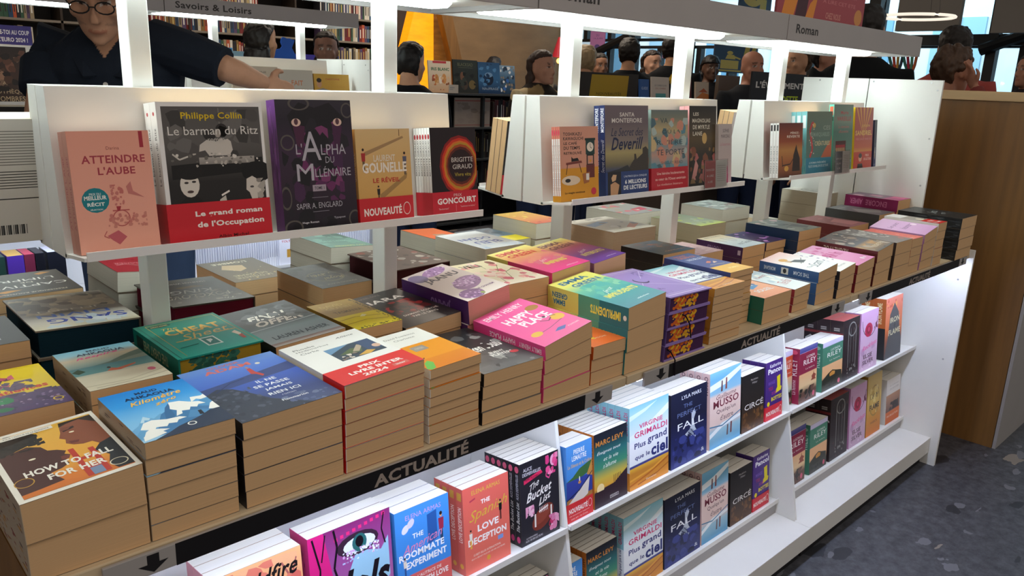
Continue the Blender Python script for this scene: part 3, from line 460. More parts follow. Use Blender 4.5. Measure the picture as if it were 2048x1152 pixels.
cov('pinkbeige', 'a dusty-pink cover veined with white', 'd8a8a4', [G((0, 'd8a49e'), (100, 'e0b8b0')), ('l', 'f0dcd6', 2, (10, 90, 40, 60, 30, 20)), ('l', 'f0dcd6', 2, (60, 96, 70, 50, 96, 20)), ('n', ['c88c8c', 'eccac2'], 12, 4, 4, 96, 96, 4, 9)], sp='b88884')
cov('toi', 'a sand-to-ice cover and sketched figures', 'dfe0dc', [G((0, 'cfe0e8'), (50, 'dde2e0'), (80, 'e2cfa8'), (100, 'dcc498')), ('t', 'NINE GORMAN', 50, 92, 70, 5, '8a7450', 'b'), ('l', '8a5a50', 2, (14, 70, 26, 62, 30, 48)), ('l', '5a6a7a', 2, (54, 76, 58, 50, 66, 44)), ('l', '5a6a7a', 2, (74, 74, 78, 50)), ('t', 'not Goals', 62, 28, 66, 13, '5a6470', 's/')], sp='4a2c5c', spa=[('t', 'TOUTES', 60, 50, 30, 40, '9a84ac', 'b'), ('r', 4, 30, 10, 70, 'c8b8d0')])
cov('dpurp', 'a deep purple cover strewn with violet petals', '3c2c50', [G((0, '3a2a4e'), (100, '44345a')), ('n', ['a868b8', '8a4c9c', 'c890cc'], 14, 4, 4, 96, 96, 3, 9)], sp='2c2040')
cov('grayteal', 'a sage-grey cover and a navy spine', '8a9088', [G((0, '8c928a'), (100, '7c827c')), ('n', ['b8bcb4', '6a706a', 'd8b8b8', '5c625c'], 22, 2, 2, 98, 98, 4, 12), ('p', '5a6064', (46, 40, 80, 46, 92, 20, 60, 10))], sp='1f3350')
cov('bluepurp', 'a violet-blue cover and white specks', '5a5a94', [G((0, '6464a0'), (100, '505088')), ('n', ['dcdcec', '8a8ab8'], 16, 4, 4, 96, 96, 1.5, 4)], sp='3c3c6c')
cov('green', 'a leaf-green cover and white blots', '6ab060', [G((0, '74b868'), (100, '5ca054')), ('n', ['dce8d0', '4a8848'], 12, 4, 4, 96, 96, 3, 7)], sp='3c2a2a')
cov('redbit', 'a plain crimson cover', 'b8303c', [G((0, 'b8303c'), (100, 'a82834'))], sp='8a2028')
cov('rose', 'a dusky-rose cover and pale pink panel', '9c5a5e', [G((0, 'b06a70'), (100, '8a4c52')), ('p', 'd08a90', (40, 10, 92, 14, 84, 60, 36, 50)), ('n', ['c88088', '7a4046'], 8, 4, 4, 96, 96, 3, 8)], sp='74383e')
cov('graytop', 'a pewter-grey cover and a pale lozenge', '75777a', [G((0, '7c7e80'), (100, '6c6e70')), ('p', 'a4a8a4', (6, 40, 50, 10, 94, 26, 50, 66)), ('l', 'b8b8b4', 1.2, (10, 80, 90, 84))], sp='4a4c4e')
cov('magenta', 'a mauve cover with pink squares and a magenta spine', '8a6a80', [G((0, 'c8508c'), (30, 'c85890'), (32, '8c7084'), (100, '7c6478')), ('r', 10, 70, 34, 90, 'e0a8b8'), ('r', 44, 44, 72, 66, 'd898b0'), ('p', 'e878a4', (60, 4, 96, 8, 92, 30, 56, 28))], sp='8c2458', spa=[('t', 'AIMER', 78, 50, 24, 50, 'c87098', 'b'), ('t', 'ENCORE', 40, 50, 40, 50, 'c87098', 'b')])
# -- the far half of the table (turned towards the other aisle)
cov('sans', 'a draped stone face and blue serif letters', '8a7f72', [G((0, '7a7064'), (36, '94887a'), (60, '8c847a'), (80, 'c8c0b0'), (100, 'd8ceb0')), ('n', ['a89880', '6a6056', 'b8a88c', '5c564e'], 44, 2, 2, 98, 60, 5, 18), ('n', ['d8dcdc', 'c0ccd0'], 12, 10, 70, 96, 98, 5, 12), ('t', 'SANG', 44, 80, 76, 13, '1f3f9c', 'b'), ('t', 'DIVIN', 52, 64, 70, 9, '2c5cb0', 'b'), ('t', 'JENSEN', 52, 50, 60, 6, 'd8d0c0')], sp='544e46', pg='12303e', hard=1, kind='hardcover book')
cov('captive', 'a charcoal cover, gold leaves and white capitals', '3c3936', [G((0, '45423e'), (100, '3a3836')), ('t', 'CAPTIVE', 48, 60, 84, 11, 'e8e4dc'), ('t', 'DE', 48, 46, 14, 6, 'd8d0c0'), ('t', "L'IMPRIS", 52, 34, 76, 10, 'e8e4dc'), ('t', 'FREDERIQUE ROUSSEL', 50, 90, 70, 5, 'c8bca8', 'b'), ('p', 'c8862c', (10, 10, 26, 18, 30, 12, 20, 6)), ('p', 'c8862c', (60, 76, 80, 84, 90, 78, 76, 74)), ('p', 'a86a24', (80, 90, 94, 96, 96, 88))], sp='2c2a28')
cov('red', 'a crimson cover lifting off its pages', 'b02834', [G((0, 'b82c38'), (100, 'a02430')), ('l', 'e0a8a8', 1, (30, 70, 60, 60, 80, 66)), ('t', 'BAISER', 50, 56, 56, 9, 'd88088', 's'), ('n', '8a1c28', 10, 10, 10, 90, 50, 2, 5)], sp='8a1c28', pg='cfc8b8')
cov('fox', 'a dark bronze cover, feathered script and crimson edges', '4a443c', [G((0, '443e38'), (100, '544c44')), ('t', 'The', 30, 90, 20, 5, 'b8b0a0', 's'), ('t', 'FOXGLOVE', 54, 70, 80, 13, 'd8d0c0', 's'), ('t', 'KING', 54, 52, 56, 13, 'ecece4', 's'), ('n', ['8a8070', '6a6050', '9a9080'], 34, 6, 54, 90, 92, 1, 5), ('t', 'HANNAH WHITTEN', 50, 18, 62, 5, 'e8e4dc', 'b'), ('p', '8a7040', (30, 36, 60, 40, 66, 34, 40, 30))], sp='3a342e', pg='6a1c30', hard=1, kind='hardcover book')
cov('lamar', 'a starry bronze cover and cream capitals', '5c4c38', [G((0, '5a4a38'), (100, '6a563c')), ('p', 'c8a878', (40, 30, 70, 22, 82, 40, 60, 56, 44, 48)), ('n', ['f0d890', 'e8c870'], 16, 4, 40, 96, 98, 1, 2.4), ('t', 'LA DYNASTIE', 56, 84, 60, 7, 'c8b488'), ('t', 'DES LARMES', 56, 74, 56, 7, 'c8b488'), ('t', "L'OMBRE", 52, 14, 60, 8, 'e8dcc0', 'b')], sp='2a241e')
cov('raven', 'a slate cover and a golden monogram', '3f4140', [G((0, '464846'), (100, '3a3c3c')), ('n', ['565850', '30322f'], 16, 4, 4, 96, 96, 5, 14), ('t', 'Raven', 56, 50, 46, 14, 'd8cc98', 's'), ('t', 'Royal', 44, 64, 40, 12, 'd8cc98', 's'), ('o', '8a8464', 52, 56, 34, 22, .1), ('t', 'MARION BLACK', 50, 88, 60, 4, 'a8a48a')], sp='2a2c2b')
cov('teal', 'a pine-teal cover and a yellow name', '5c8478', [G((0, '547a70'), (100, '74988c')), ('n', ['7aa898', '46685e'], 16, 4, 10, 96, 80, 5, 16), ('t', 'LOU GARDNER', 50, 92, 70, 5, 'd8d070', 'b'), ('t', 'EMBRUNS', 50, 60, 66, 9, '8ab8a8', 'b')], sp='3a5a50', pg='cdc6b6')
cov('rock', 'a rough red-brown rock cover', '5c4440', [G((0, '64504a'), (100, '4c3c3a')), ('n', ['8a4038', 'a8a09a', '3a2c2c', '6a3a34', 'c0b8b0'], 44, 2, 2, 98, 98, 3, 10)], sp='3a2224', pg='4a2428', hard=1, kind='hardcover book')
cov('orange2', 'a neon-orange cover and dark lettering', 'f0621c', [G((0, 'f06a20'), (100, 'ee5c18')), ('r', 30, 50, 66, 62, 'b0886c'), ('t', 'LE CHOC', 44, 82, 40, 8, '3c2420', 'b')], sp='e8885c', pg='c9c2b2')
cov('bluewhite', 'a white cover and blue brush capitals', 'e0e2e2', [G((0, 'e2e4e4'), (100, 'd2dade')), ('t', 'BLEU', 50, 66, 60, 16, '3a5aa8', 'B'), ('t', 'OCÉAN', 54, 44, 74, 16, '3a5aa8', 'B'), ('n', ['a8c0d8', 'c8d4e0'], 12, 4, 76, 96, 98, 4, 10)], sp='a8463c', pg='d2c8b4')
cov('flyer', 'a yellow strip across a slate-blue cover', '6a7a84', [('g', 0, 0, 100, 100, [(0, '5c7080'), (64, '6c8090'), (65, 'e0c818'), (100, 'e8d020')]), ('n', ['8a9aa4', '4c5c68'], 10, 4, 4, 96, 60, 4, 12)], sp='b8a83c', pg='c2bba6')
cov('pinkwhite', 'a pale cover with a pink brush swirl', 'e0d6da', [G((0, 'e4dade'), (100, 'd8ccd4')), ('p', 'd8a0c8', (10, 20, 50, 50, 90, 70, 96, 84, 40, 66, 6, 36))], sp='c8b0c0', pg='cdc6ba')
cov('leftdark', 'a glossy black photo cover', '24262c', [G((0, '2c2e34'), (100, '1c1e24')), ('n', ['d8dce0', '8a9098', '3a3e48'], 14, 30, 6, 96, 50, 4, 12), ('t', 'NOIR', 50, 80, 50, 8, '9a9ea8')], sp='1a1a1e')  # pale flecks paint the highlight on the dark cover
cov('fire', 'an orange and yellow cover', 'd8862c', [('g', 0, 0, 100, 100, [(0, 'e8b82c'), (50, 'e0943c'), (100, 'c8442c')]), ('n', ['f0d050', 'b83a28'], 12, 4, 4, 96, 96, 4, 10)], sp='c8c0b0', pg='d4ccb8')
cov('cream', 'a pastel cover with orange and blue strokes', 'c8b8a4', [G((0, 'c0b4a4'), (100, 'd4c6b0')), ('p', 'd8804c', (4, 70, 40, 90, 46, 80, 14, 60)), ('p', '7a9cc0', (40, 40, 90, 56, 94, 40, 50, 26)), ('n', ['8a7c70', 'e0d4c4'], 12, 4, 4, 96, 96, 4, 12)], sp='a89c8a', pg='c8ad94')
cov('lime', 'a lime-green and grey cover', '9aa070', [G((0, '8a9068'), (70, 'a8ac84'), (100, 'c8d040')), ('n', ['c8d048', '7a8060', 'b8bca0'], 16, 4, 4, 96, 96, 4, 12)], sp='6a7050', pg='bdb29a')
cov('map', 'a marbled grey and olive cover', 'a0a090', [G((0, 'a8a898'), (100, '98988a')), ('n', ['dcd8cc', '6a6e5c', '8a6a60', 'c4c8bc'], 34, 2, 2, 98, 98, 4, 12)], sp='4a4844', pg='c6c0b2')
cov('redmap', 'a grey and scarlet cover', 'a09a90', [G((0, 'a4a094'), (100, '94908a')), ('p', 'c8344c', (10, 50, 50, 60, 60, 80, 20, 76)), ('n', ['dcd8cc', 'b08a5c', 'd8485c'], 20, 2, 2, 98, 98, 3, 10)], sp='4a4844', pg='c6c0b2')
cov('frame', 'a white cover with an oval drawing', 'd4d2c8', [G((0, 'd8d6cc'), (100, 'c8c6bc')), ('e', '8a8a84', 50, 50, 36, 26), ('e', 'b8b8b0', 50, 50, 32, 22), ('n', ['6a6a66', 'a0a09a'], 10, 24, 32, 76, 68, 3, 8)], sp='c0beb4', pg='c2baa8')
# -- the racks
cov('aube', 'a salmon-pink cover and a teal round seal', 'e09a86', [G((0, 'f2ae98'), (100, 'e9a28c')), ('r', 87, 86, 92, 99.5, 'a82c3c'), ('t', 'Darina', 53, 86, 16, 2.6, '9a5048'), ('t', 'ATTEINDRE', 53, 77, 78, 6.4, 'a83a48', 'b'), ('t', "L'AUBE", 55, 67.5, 46, 6.4, 'a83a48', 'b'), ('e', '16808a', 25, 44, 16.5, 10.2), ('t', 'PRIX DU', 25, 49, 14, 2, 'dfe8e4', 'b'), ('t', 'MEILLEUR', 25, 46, 27, 3.4, 'f0f2ec', 'B'), ('t', 'RÉCIT', 25, 41, 21, 3.6, 'f0f2ec', 'B'), ('t', 'SÉLECTION', 25, 36.5, 15, 1.6, 'dfe8e4', 'b'),
 ('o', 'bc5a58', 54, 28, 11, 7, .12), ('r', 44, 34, 65, 35, 'bc5a58'), ('p', 'a8343f', (49, 38, 55, 38, 53, 34, 50, 34)), ('n', ['cc7a70', 'd08678'], 40, 34, 20, 86, 32, 1.2, 3.4), ('n', ['cc7a70', 'c87068'], 22, 44, 36, 60, 56, 1, 3), ('p', 'c87870', (64, 54, 70, 58, 72, 50, 86, 44, 76, 46, 66, 48)), ('p', 'c4606a', (34, 14, 48, 18, 58, 12, 48, 6, 40, 10)), ('l', 'bc5a58', .8, (36, 12, 30, 14, 34, 18))], sp='c88a78', spa=[('t', 'ATTEINDRE L AUBE', 50, 50, 60, 40, 'a83a48')], pg='d8b49c', back='e8a898')
cov('barman', 'a black-and-white bar photograph and a wide red band', 'ecebe8', [('g', 4, 0, 97, 97, [(0, '1c1a1a'), (45, '262423'), (60, '4a4744'), (75, '5c5956'), (100, '565351')]),
 ('n', ['6a6764', '3c3a38', '4f4c4a'], 30, 6, 60, 95, 95, 4, 10), ('r', 56, 60, 57, 96, '77746f'), ('p', 'c8c2b8', (34, 62, 36, 70, 44, 74, 52, 72, 60, 76, 66, 72, 68, 62)), ('e', '2a2726', 46, 77, 6, 4), ('e', '2a2726', 58, 80, 6, 5), ('e', 'a8a096', 54, 78, 3, 3), ('p', '161515', (8, 56, 96, 60, 96, 50, 8, 46)), ('g', 34, 56, 88, 61, [(0, '8a8680'), (100, 'aaa49c')]), ('n', ['d8d2c8', 'b8b2a8', '6a6660'], 34, 8, 54, 94, 64, .8, 2.4), ('l', 'c8c2b8', 1.2, (10, 64, 16, 60, 24, 62)),
 ('e', '1a1818', 24, 51, 13, 5), ('e', 'd8d2c6', 23, 42, 9, 9), ('e', '1a1818', 24, 49.5, 11, 4), ('e', '3a3634', 20, 43.5, 2, .8), ('e', '3a3634', 27, 44, 2, .8), ('e', '4a3a38', 23, 37, 3, 1), ('p', '1a1918', (10, 0, 8, 26, 18, 33, 30, 33, 38, 26, 40, 0)), ('p', 'c8c2b6', (46, 18, 50, 30, 56, 33, 57, 26, 53, 16)), ('l', 'e8e2d8', 1.4, (52, 33, 60, 36)),
 ('e', '121111', 90, 49, 16, 8), ('p', 'd0c9bd', (78, 44, 84, 46, 92, 42, 95, 34, 90, 28, 82, 29, 80, 34, 77, 36)), ('e', '4a4644', 83, 38, 2, .8), ('n', ['8a847c', 'aaa49a'], 12, 88, 26, 97, 44, 2, 4), ('t', 'Philippe Collin', 50, 90, 58, 6, 'd8b81c', 'b'), ('t', 'Le barman du Ritz', 51, 80, 86, 6, 'e0ddd6'), ('t', 'roman', 52, 73, 16, 2.6, 'c8c4bc')],
 sp='eae8e4', spa=[('t', 'Le barman du Ritz', 62, 50, 40, 32, '3a3838'), ('e', 'b83038', 92, 50, 1.4, 14)], band=(0, 29, 'cc2430', [('t', 'Le grand roman', 58, 70, 66, 17, 'f6f0ea', 'B'), ('t', "de l'Occupation", 59, 43, 66, 19, 'f6f0ea', 'B'), ('t', 'Albin Michel', 60, 11, 30, 8, '4a1418', 'b')]))
cov('alpha', 'a dark violet wolf-eyed cover and silver lettering', '2a2430', [G((0, '201c24'), (40, '352636'), (60, '3c2a40'), (85, '2a2430'), (100, '35303a')), ('n', ['6a2c5c', '5a2a54', '7a3a68', '46284a'], 34, 16, 22, 84, 84, 4, 13), ('n', ['1c1a20', '26222a'], 30, 4, 0, 96, 90, 4, 13), ('p', '1e1b21', (14, 88, 30, 98, 50, 94, 70, 98, 90, 86, 80, 74, 60, 80, 50, 72, 40, 80, 22, 72)), ('p', '4c2440', (20, 82, 36, 80, 32, 62, 24, 66)), ('p', '482444', (72, 82, 86, 80, 80, 60, 74, 64)),
 ('e', 'e0c0b0', 25, 83, 6, 3), ('e', '5a3a44', 25, 83.5, 2.6, 2.4), ('e', 'e0c0b0', 80, 83, 6, 3), ('e', '5a3a44', 80, 83.5, 2.6, 2.4), ('o', '5a5450', 12, 68, 9, 6, .2), ('o', '5a5450', 94, 92, 8, 6, .2), ('o', '5a5450', 30, 97, 14, 5, .2), ('o', '5a5450', 5, 26, 7, 9, .2), ('o', '5a5450', 12, 3, 12, 6, .2), ('o', '5a5450', 96, 6, 9, 7, .2),
 ('t', "L'", 26, 63, 8, 8, 'b4b0ba'), ('t', 'A', 42, 65, 26, 22, 'b4b0ba'), ('t', 'LPHA', 72, 62, 34, 8, 'b4b0ba'), ('t', 'DU', 66, 54, 12, 5, 'a8a4ae'), ('t', 'M', 32, 45, 22, 13, 'b4b0ba'), ('t', 'ILLÉNAIRE', 68, 45, 52, 8, 'b4b0ba'), ('r', 40, 30, 58, 35, 'a89ca8'), ('t', 'TOME 1', 49, 32.5, 13, 2.4, '2a2430', 'b'), ('r', 38, 25, 60, 25.4, '8a8490'), ('t', 'SAPIR A. ENGLARD', 48, 19, 62, 4.4, 'b4b0ba'), ('r', 38, 14, 60, 14.4, '8a8490'), ('t', 'Hugo Roman', 34, 6, 22, 2, 'dcd8e0', 'b'), ('t', 'Typepost', 74, 8, 16, 2, 'b4b0ba', 'b')], sp='5a2a78', spa=[('n', ['7a4a98', '42205c'], 16, 30, 4, 98, 96, 4, 14)])
cov('gounelle', 'a sand-coloured cover with long shadows and a red band', 'd8b478', [G((0, 'd0a052'), (50, 'd8ac66'), (100, 'dcbc84')), ('p', 'a8865c', (14, 76, 86, 92, 88, 90, 16, 72)), ('p', 'a88450', (38, 30, 92, 52, 90, 46, 40, 24)), *person_art(12, 55, 25, 'a83030', '241f1e'), *person_art(88, 50, 25, '5a5c70', '33343c'), *person_art(36, 22, 18, '2a2624', '2a2624'), ('l', '6a4c34', 1, (80, 92, 80, 99)), ('t', 'LAURENT', 50, 69, 40, 7, 'e8ddc8', 'b'), ('t', 'GOUNELLE', 50, 59, 82, 11, 'f0e8da', 'B'), ('t', 'LE RÉVEIL', 52, 46, 50, 6, 'c03430', 'b')], sp='caa468', spa=[('t', 'GOUNELLE', 60, 50, 30, 50, 'efe6d4')], band=(0, 27, 'cc2a33', [('t', 'NOUVEAUTÉ', 42, 48, 70, 38, 'f4ece6', 'B'), ('o', 'f0e4dc', 87, 48, 7, 26, .12)]))
cov('goncourt', 'a glowing red ring on black and a red prize band', '1c1417', [G((0, '1a1316'), (100, '241a1e')), ('e', '8a1c1c', 62, 56, 44, 35), ('e', 'd0341f', 63, 56, 41, 32), ('e', 'd8742a', 64, 56, 38, 29), ('e', 'b8902c', 65, 56, 36, 27), ('e', 'a84a20', 65, 56, 34, 25), ('e', '5c241c', 65, 56, 31, 22), ('e', '2a1618', 65, 56, 27, 19), ('t', 'BRIGITTE', 68, 63, 48, 5.4, 'dcd4cc'), ('t', 'GIRAUD', 68, 55, 44, 5.4, 'dcd4cc'), ('t', 'Vivre vite', 68, 46, 36, 4.4, 'b8a83c')], sp='ecebe8', spa=[('e', 'b02c30', 90, 50, 3, 34), ('t', 'BRIGITTE GIRAUD', 66, 50, 40, 44, '4a4648', 'b')], band=(0, 27, 'c42434', [('t', 'PRIX', 54, 83, 18, 12, 'e8c8c4'), ('t', 'GONCOURT', 52, 60, 86, 26, 'f6eeea', 'B'), ('t', '"Bouleversant"', 22, 28, 22, 7, 'e8c8c4'), ('t', '"Lumineux et intime."', 76, 32, 34, 7, 'e8c8c4'), ('r', 49, 12, 49.6, 42, 'e09a98')]))
cov('kawag', 'a pink room drawing, a tall clock and a cat', 'd89a80', [('g', 0, 0, 100, 100, [(0, 'd8962c'), (44, 'd8962c'), (45, 'd4967c'), (100, 'd49880')]), ('t', 'TOSHIKAZU', 32, 90, 48, 4.4, '3a3230', 'b'), ('t', 'KAWAGUCHI', 34, 84, 52, 4.4, '3a3230', 'b'), ('t', 'LE CAFÉ', 26, 78, 34, 4.4, '3a3230', 'b'), ('t', 'DU TEMPS', 30, 71.5, 42, 4.4, '3a3230', 'b'), ('t', 'RETROUVÉ', 32, 65, 46, 4.4, '3a3230', 'b'), ('r', 66, 62, 90, 82, '23403c'), ('r', 68, 61, 88, 63, '1c322f'), ('r', 64, 81, 92, 84, '1c322f'), ('e', 'e8dcc8', 78, 72, 9, 6.4), ('l', '2a2624', 1, (78, 72, 78, 77)), ('l', '2a2624', 1, (78, 72, 82, 70)), ('r', 68, 48, 88, 61, '33302e'), ('r', 71, 49, 85, 60, 'd0937c'), ('e', 'd89a3c', 78, 53, 3, 2), ('r', 67, 30, 89, 48, '6a2f2c'), ('p', '7a3c34', (14, 52, 54, 54, 56, 51, 14, 49)), ('l', '3a2422', 1.4, (18, 50, 14, 36)), ('l', '3a2422', 1.4, (48, 50, 54, 38)), ('p', '1c1a1c', (28, 53, 28, 60, 32, 57, 44, 58, 48, 54)), ('e', 'e4cfb4', 26, 28, 24, 6.6), ('e', '2c2a2c', 18, 28, 7, 2.6), ('p', 'a8683c', (56, 36, 76, 38, 74, 24, 60, 22)), ('r', 66, 27, 74, 36, 'e8e4dc'), ('t', 'La magie continue', 36, 11, 52, 3.4, '3a2a14', 'b'), ('e', 'c8344c', 86, 11, 7, 5)], sp='d8806c', spa=[('r', 0, 0, 8, 100, 'd8962c'), ('r', 8, 12, 84, 88, 'efece6'), ('t', 'LE CAFÉ DU TEMPS RETROUVÉ', 46, 50, 60, 44, '6a5a54'), ('e', 'd8405c', 92, 50, 4, 34)])
cov('deverill', 'a misty castle cover, navy script and a blue band', '6a5f62', [G((0, '3a4a74'), (28, '3f4c70'), (34, '6a6450'), (48, 'a89a68'), (60, '847870'), (80, '6c6064'), (100, '70646a')), ('p', '3f3a34', (50, 27, 60, 36, 66, 40, 66, 46, 70, 46, 72, 40, 86, 46, 86, 52, 94, 54, 100, 50, 100, 27)), ('p', '33363a', (0, 27, 30, 30, 50, 34, 60, 27)), ('t', 'SANTA', 50, 90, 34, 4.6, 'd8d2ca', 'b'), ('t', 'MONTEFIORE', 50, 83.5, 70, 5, 'd8d2ca', 'b'), ('t', 'Le Secret des', 50, 71, 74, 9, '1f2748', 's'), ('t', 'Deverill', 50, 58, 74, 14, '1f2748', 'sb')], sp='243464', spa=[('t', 'MONTEFIORE', 84, 50, 26, 60, 'e4e6ec', 'b'), ('t', 'Le Secret des Deverill', 42, 50, 42, 60, 'd8dce8', 's')], band=(0, 27, '2f4478', [('r', 4, 0, 34, 100, '26262c'), ('p', 'd8b088', (14, 60, 22, 66, 24, 88, 16, 90, 12, 76)), ('p', 'c89a74', (10, 4, 26, 4, 30, 46, 20, 60, 10, 50)), ('t', "L'AUTRICE QUI A CONQUIS", 68, 78, 54, 10, 'c8d2e4', 'b'), ('t', '6 MILLIONS', 68, 56, 50, 18, 'eef0f4', 'B'), ('t', 'DE LECTEURS', 68, 32, 56, 18, 'eef0f4', 'B')]))
cov('riviere', 'a painted dusk river cover and a red band', '6a8088', [G((0, '7a9aa0'), (30, '6c98a4'), (45, 'b89484'), (60, '6c9098'), (75, 'b8a478'), (90, '7c8070'), (100, '6a7672')), ('n', ['c88a74', '5a8a98', 'a8bab4', 'c8b080', '4a6a74'], 34, 0, 24, 100, 90, 4, 14), ('t', 'VA', 34, 87, 20, 6, '26404c'), ('t', 'OÙ LA', 54, 74, 50, 6, '26404c'), ('t', 'RIVIÈRE', 50, 61, 70, 7, '26404c'), ('t', 'TE PORTE', 52, 48, 76, 7, '26404c'), ('t', 'SHELLEY READ', 56, 35, 60, 3.6, '4a5a5c')], sp='9cc0c4', spa=[('n', ['d8a890', 'e8e0cc', '6aa0b0'], 14, 10, 4, 96, 96, 4, 12)], band=(0, 29, 'b82836', [('t', 'Une héroïne bouleversante', 52, 76, 76, 12, 'ecc4bc', 'b'), ('t', "au cœur de l'Ouest américain", 52, 52, 84, 12, 'ecc4bc', 'b'), ('t', 'La révélation littéraire', 50, 28, 70, 9, 'ecc4bc')]))
cov('magnolia', 'a nocturnal magnolia cover', '26241f', [G((0, '2a2420'), (40, '2e2a24'), (60, '5a4a30'), (70, '4a4030'), (100, '211f1d')), ('e', 'c8a464', 56, 60, 9, 7), ('n', ['7a4a34', '3a2a24', '8a6a44', 'a8605c'], 28, 4, 4, 96, 50, 4, 12), ('p', 'c88a84', (10, 10, 24, 34, 34, 26, 24, 8)), ('t', 'LES', 24, 90, 20, 4, 'd8d2c0', 'b'), ('t', 'MAGNOLIAS', 44, 82, 66, 5, 'd8d2c0', 'b'), ('t', 'DE MYRTLE', 44, 74, 62, 5, 'd8d2c0', 'b'), ('t', 'LANE', 30, 66, 34, 5, 'd8d2c0', 'b')], sp='d89a9c')
cov('marceau', 'a pale grey cover and a magenta portrait', 'bcb0ac', [G((0, 'c8a8b0'), (40, 'b8a8a4'), (100, 'b4aaa6')), ('p', 'b01c5c', (28, 0, 28, 16, 36, 30, 52, 36, 68, 30, 76, 16, 76, 0)), ('e', 'd85c8c', 54, 16, 16, 12), ('t', 'SOPHIE', 54, 89, 46, 5.6, '4a4446'), ('t', 'MARCEAU', 52, 80, 64, 5.6, '4a4446'), ('t', 'La Souterraine', 50, 67, 74, 5, 'b4747c')], sp='c0b6b0')
cov('perez', 'a rust battlefield cover', '8a3c24', [G((0, '5a2c1c'), (30, 'a86434'), (50, 'c08848'), (66, '9a4a28'), (100, '642420')), ('p', '2a1c18', (58, 10, 62, 40, 70, 54, 74, 60, 78, 50, 90, 34, 92, 10)), ('l', '2a1c18', 2, (16, 22, 50, 24, 70, 40)), ('l', '2a1c18', 2.4, (14, 40, 18, 20)), ('e', 'd8a44c', 34, 16, 9, 5), ('t', 'PÉREZ-', 66, 82, 38, 4.6, 'e8dccc', 'b'), ('t', 'REVERTE', 60, 75, 54, 4.6, 'e8dccc', 'b')], sp='edebe8', spa=[('r', 86, 20, 97, 80, '2c2a2c'), ('t', 'PEREZ REVERTE', 34, 50, 50, 44, '5a5454')])
cov('crea', 'a teal cover, a seahorse and orange capitals', '5c8078', [G((0, '3a7c94'), (26, '2f88a4'), (27, '5a8078'), (100, '6a7c6c')), ('p', 'c86a4c', (58, 26, 74, 40, 96, 54, 100, 62, 100, 26)), ('l', 'c8484c', 6, (14, 28, 24, 40, 18, 56, 12, 70, 20, 82, 30, 78)), ('n', 'f0e0d0', 16, 10, 28, 30, 84, 1, 2), ('e', 'd8b060', 28, 78, 6, 4), ('t', 'CES', 78, 74, 28, 7, '9aa89a', 'b'), ('t', 'REMARQUABLES', 52, 63, 76, 8, '8ea89c', 'b'), ('t', 'CRÉATURES', 62, 50, 60, 9, 'd8cca0', 'b'), ('t', 'LE ROMAN PHÉNOMÈNE', 46, 19, 66, 4, 'cfe0e4', 'b'), ('t', 'PLUS D UN MILLION DE LECTEURS', 50, 13, 78, 4, 'cfe0e4', 'b')], sp='7cc0c4', spa=[('r', 74, 20, 94, 80, 'dfe8e8'), ('n', ['4aa0ac', 'd8605c'], 10, 4, 10, 60, 90, 3, 9)])
cov('vareille', 'a sea-green cover and a matchbox', '6a8a7a', [G((0, '6c8c7c'), (60, '4a7a6c'), (75, '7c9484'), (100, '6c8678')), ('t', 'Marie', 54, 88, 40, 5, 'b04a4c', 'b'), ('t', 'VAREILLE', 52, 79, 72, 6.4, 'b04a4c', 'b'), ('t', 'La dernière', 52, 67, 56, 4.4, 'b8605c'), ('t', 'allumette', 52, 60, 50, 4.4, 'b8605c'), ('r', 12, 16, 66, 46, '4a1c20'), *[('r', 15+i*6, 20, 18+i*6, 36, 'd8b078') for i in range(8)], *[('e', 'b02c34', 16.5+i*6, 38, 2.6, 2.6) for i in range(8)], ('r', 12, 14, 66, 18, 'd8d0c4'), ('r', 12, 10, 66, 14, 'b83c40')], sp='6ac8b4', spa=[('r', 84, 16, 97, 84, 'c86a50'), ('r', 76, 10, 82, 90, '3c6a60')])
cov('sandrel', 'an orange sunburst cover and a portrait band', 'c85a38', [G((0, 'c0402c'), (28, 'c4442c'), (29, 'd8923c'), (36, 'c8603a'), (60, 'b04a3c'), (100, 'b05038')), *[('p', 'd89a3c', (50, 50, x, 100, x+8, 100)) for x in (4, 24, 44, 64, 84)], ('t', 'JULIEN', 60, 70, 46, 5, 'd8a84c', 'b'), ('t', 'SANDREL', 50, 59, 90, 8, 'e0b45c', 'B'), ('t', 'MERCI GRAZIE THANK YOU', 52, 49, 84, 3.4, 'd8908c'), ('e', 'd8a888', 36, 18, 9, 6), ('p', '2a2428', (20, 0, 24, 9, 48, 9, 54, 0)), ('e', '2a1c18', 36, 22, 9, 4), ('t', 'PRIX', 74, 22, 20, 4, 'f0c8b8', 'b'), ('t', 'DES LECTEURS', 76, 16, 42, 4, 'f0c8b8', 'b')], sp='d8c02c')
cov('bluerack', 'a midnight-blue cover and a white flower', '1f2a50', [G((0, '2a3868'), (50, '1c2444'), (100, '2c303c')), ('e', 'd8d8cc', 46, 30, 9, 13), ('e', 'e8d48a', 46, 26, 5, 6), ('n', ['c0c0b8'], 8, 26, 30, 66, 52, 2, 6), ('t', 'NUIT', 50, 6, 60, 4, '9aa8d0')], sp='2a3050')
